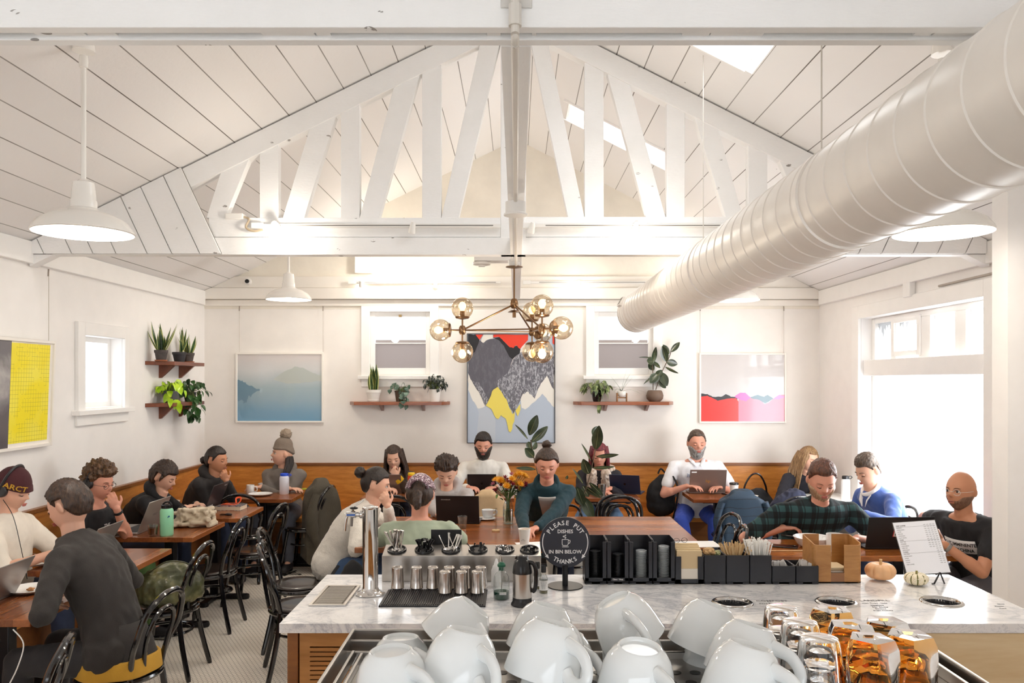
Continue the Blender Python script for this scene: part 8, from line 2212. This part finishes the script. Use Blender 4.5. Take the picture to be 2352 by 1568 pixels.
# ---- coats over chair backs
def drape(name, label, pos, rz, W, T_, top, bot, m_, seed, flare=1.2, folds=7, amp=.018, skew=0, vox=None, parts=None):
    m = M(); n = 72; rows = []; q = random.Random(seed); ph = [q.uniform(0, 6.28) for _ in range(4)]; nr = 26
    for i in range(nr+1):
        v = (i/nr)**1.7; z = top-(top-bot)*v; e = sqrt(min(1, v*9)); w_ = W/2*(.80+.20*min(1, v*4))*(1+(flare-1)*v)*max(e, .62); d_ = T_/2*max(e, .12)*(1+.5*v)
        row = []
        for j in range(n):
            a = 2*pi*j/n; c, s_ = cos(a), sin(a); f = 1+amp/.1*v**.6*(sin(folds*a+ph[0]+v*.8)*.5+.5*sin((folds+3)*a+ph[1]-v))
            hem = .035*sin(3*a+ph[2])*v**3
            row.append(m.pt((w_*(abs(c)**.75)*(1 if c > 0 else -1)*(1+.04*sin(folds*a)*v)+skew*v, d_*(abs(s_)**.8)*(1 if s_ > 0 else -1)*f, z+hem-(.05*abs(c)**3*(1-v)))))
        rows.append(row)
    for A, B in zip(rows, rows[1:]):
        for j in range(n): m.face((A[j], B[j], B[(j+1) % n], A[(j+1) % n]))
    m.face(rows[0][::-1]); m.face(rows[-1])
    t = thing(name, label, 'jacket', pos, rz); m.build('body', m_, t, smooth=60)
    if parts: parts(t)
    return t
def quilt():
    t = NT('quilted_blue'); t.b.inputs['Roughness'].default_value = .6; o = t.sep(t.coord()); n = t.noise(t.coord(), 5, 3)
    f = t.math('FRACT', t.math('ADD', t.math('DIVIDE', o[2], .075), t.math('MULTIPLY', n, .9))); d = t.math('ABSOLUTE', t.math('SUBTRACT', f, .5))
    t.color(t.mix(t.math('GREATER_THAN', d, .47), lin('20364a'), lin('101a24'))); t.bump(d, -.9, .02); return t.m
def qp(t):
    for s in (-1, 1): M().tube(spline([(s*.19, -.05, .76), (s*.235, -.06, .6), (s*.2, -.07, .38), (s*.19, -.07, .25)], 5), [.04]*5+[.045]*5+[.04]*6, 12, flat=.8).build('sleeve', MQ, t, smooth=60)
MQ = quilt()
drape('quilted_jacket', 'dark blue quilted jacket hung over a chair back at right', Vector((2.02, 7.22, 0)), 0, .46, .14, .875, .24, MQ, 3, 1.15, 6, .014, parts=qp)
drape('beige_jacket', 'beige cotton jacket hung over a chair back behind the coffee cup', Vector((-.26, 7.18, 0)), 0, .34, .11, .875, .40, cloth('beige_cotton', 'd3b48c', bump=.2), 8, 1.15, 6, .014)
OLF = cloth('olive_fleece', '4d463a', bs=90, bump=.9)
def ol(t): M().tube(spline([(-.05, -.11, .75), (-.12, -.13, .55), (-.1, -.12, .38), (-.02, -.11, .22)], 5), [.055]*5+[.06]*5+[.045]*6, 12).build('sleeve', OLF, t, smooth=60); M().tube(spline([(-.14, -.02, .5), (-.16, -.03, .35), (-.13, -.03, .22), (-.05, -.03, .12)], 5), .012, 8).build('trim_edge', cloth('tan_trim', 'b79a72'), t)
drape('fleece_coat', 'olive brown fleece coat draped over the chair in the rear aisle', Vector((-1.90, 7.82, 0)), .5, .33, .18, .90, .12, OLF, 5, 1.35, 5, .02, .04, parts=ol)
# ---- bags
def bag(name, label, cat, pos, W, D, Hh, m_, seed, rz=0, amp=.10, taper=.8, extra=None, wr=.008, vox=.012):
    m = M(); m.ell((0, 0, Hh*.45), (W/2, D/2, Hh*.46), nu=24, nv=16); m.ell((0, 0, Hh*.25), (W*.5, D*.52, Hh*.26)); m.ell((W*.06, 0, Hh*.72), (W*.38*taper, D*.36, Hh*.27))
    q = random.Random(seed)
    for k in range(7): m.ell((q.uniform(-.3, .3)*W, q.uniform(-.3, .3)*D, q.uniform(.2, .6)*Hh), (W*.2, D*.25, Hh*.18))
    m.v = [(x, y, max(0, z)) for x, y, z in m.v]
    t = thing(name, label, cat, pos, rz); o = bpy.data.objects.new('body', baked(m.mesh('b', []), vox, 'body', m_, wrinkle=wr, wscale=16)); col.objects.link(o); o.parent = t
    if extra: extra(t)
    return t
OLV = NT('olive_leather'); OLV.b.inputs['Roughness'].default_value = .3; _n = OLV.noise(OLV.coord(), 9, 4); OLV.color(OLV.ramp(_n, [(.3, '2f3320'), (.55, '55583a'), (.75, '8a8358')])); OLV.bump(OLV.noise(OLV.coord(), 40, 3), .3, .01); OLV = OLV.m
bag('leather_bag', 'slouchy olive green leather bag lying on a bentwood chair', 'bag', Vector((-2.17, 5.05, .44)), .40, .30, .27, OLV, 2, .4, extra=lambda t: M().tube(spline([(-.12, -.05, .22), (-.02, -.14, .3), (.1, -.1, .27), (.15, .02, .16)], 6), .009, 8, flat=.5).build('strap', OLV, t), wr=.016)
BKN = cloth('black_nylon', '18171a', bump=.2, sheen=0)
def bps(t):
    M().tube(spline([(.10, -.12, .42), (.14, -.17, .3), (.12, -.16, .12), (.10, -.13, .0)], 6), .013, 8, flat=.5).build('strap', BKN, t); M().tube(spline([(-.03, 0, .43), (0, 0, .48), (.05, 0, .43)], 6), .009, 8).build('carry_handle', BKN, t)
    M().box(.105, .135, -.178, -.168, .22, .25).build('buckle', SILV, t)
bag('backpack', 'black backpack standing on the bench beside the man in the white shirt', 'backpack', Vector((gx(1518, 8.22), 8.22, .462)), .30, .20, .43, BKN, 6, extra=bps)
bag('backpack', 'black backpack hanging on a chair behind the chrome draught tower', 'backpack', Vector((gx(805, 5.0), 5.0, .12)), .26, .22, .62, BKN, 9, .3, extra=lambda t: M().tube(spline([(-.08, -.08, .6), (-.14, -.12, .5), (-.1, -.12, .3)], 6), .014, 8, flat=.5).build('strap', BKN, t))
def hb(t):
    for y in (-.03,): M().tube(spline([(-.125, y, .2), (-.12, y, .32), (-.05, y, .43), (.03, y, .43), (.09, y, .32), (.105, y, .2)], 7), .0095, 8).build('loop_handle', BLKG, t)
bag('handbag', 'black handbag with a tall looped handle on the bench right of the paper cup', 'bag', Vector((gx(1736, 8.15), 8.15, .462)), .36, .2, .30, BKN, 12, extra=hb)
bag('tote_bag', 'dark navy bag piled on the chair near the right corner', 'bag', Vector((2.52, 7.38, .44)), .42, .3, .42, cloth('dark_navy', '20243a', bump=.2), 14, wr=.014)
for px, py, w_, lb in ((1700, 1142, .06, 'green and yellow wrapper beside the black-lidded cup'),):
    crumple('snack_wrapper', lb, 'wrapper', tt(px, py)+Vector((0, 0, .012)), .022, mat('wrapper', 'c9b13a', .4), 3)
# ---- black key-pattern set into the floor
fm = M(); c = Vector((gx(655, 7.72), 7.72, 0)); fp = [((-.16, .02), (.10, .02)), ((-.10, -.05), (.16, -.05)), ((-.06, -.12), (.0, .09)), ((.02, -.12), (.08, .09)), ((-.16, .02), (-.16, .055)), ((.16, -.05), (.16, -.085))]
for a, b in fp: fm.bar((*a, .0), (*b, .0), .026, .0016, (0, 0, 1))
tag(fm.build('floor_inlay', mat('black_tile', '1b1918', .4), loc=c+Vector((0, 0, .0012))), 'black interlaced key motif inlaid in the white hexagon floor', 'floor inlay')
fb = M(); fb.box(XL+.44, XL+.56, 2, YB-.45, -.001, .0012); fb.box(XL+.56, XR-.02, YB-.56, YB-.44, -.001, .0012); tag(fb.build('floor_border', mat('black_tile', ''), None), kind='structure')
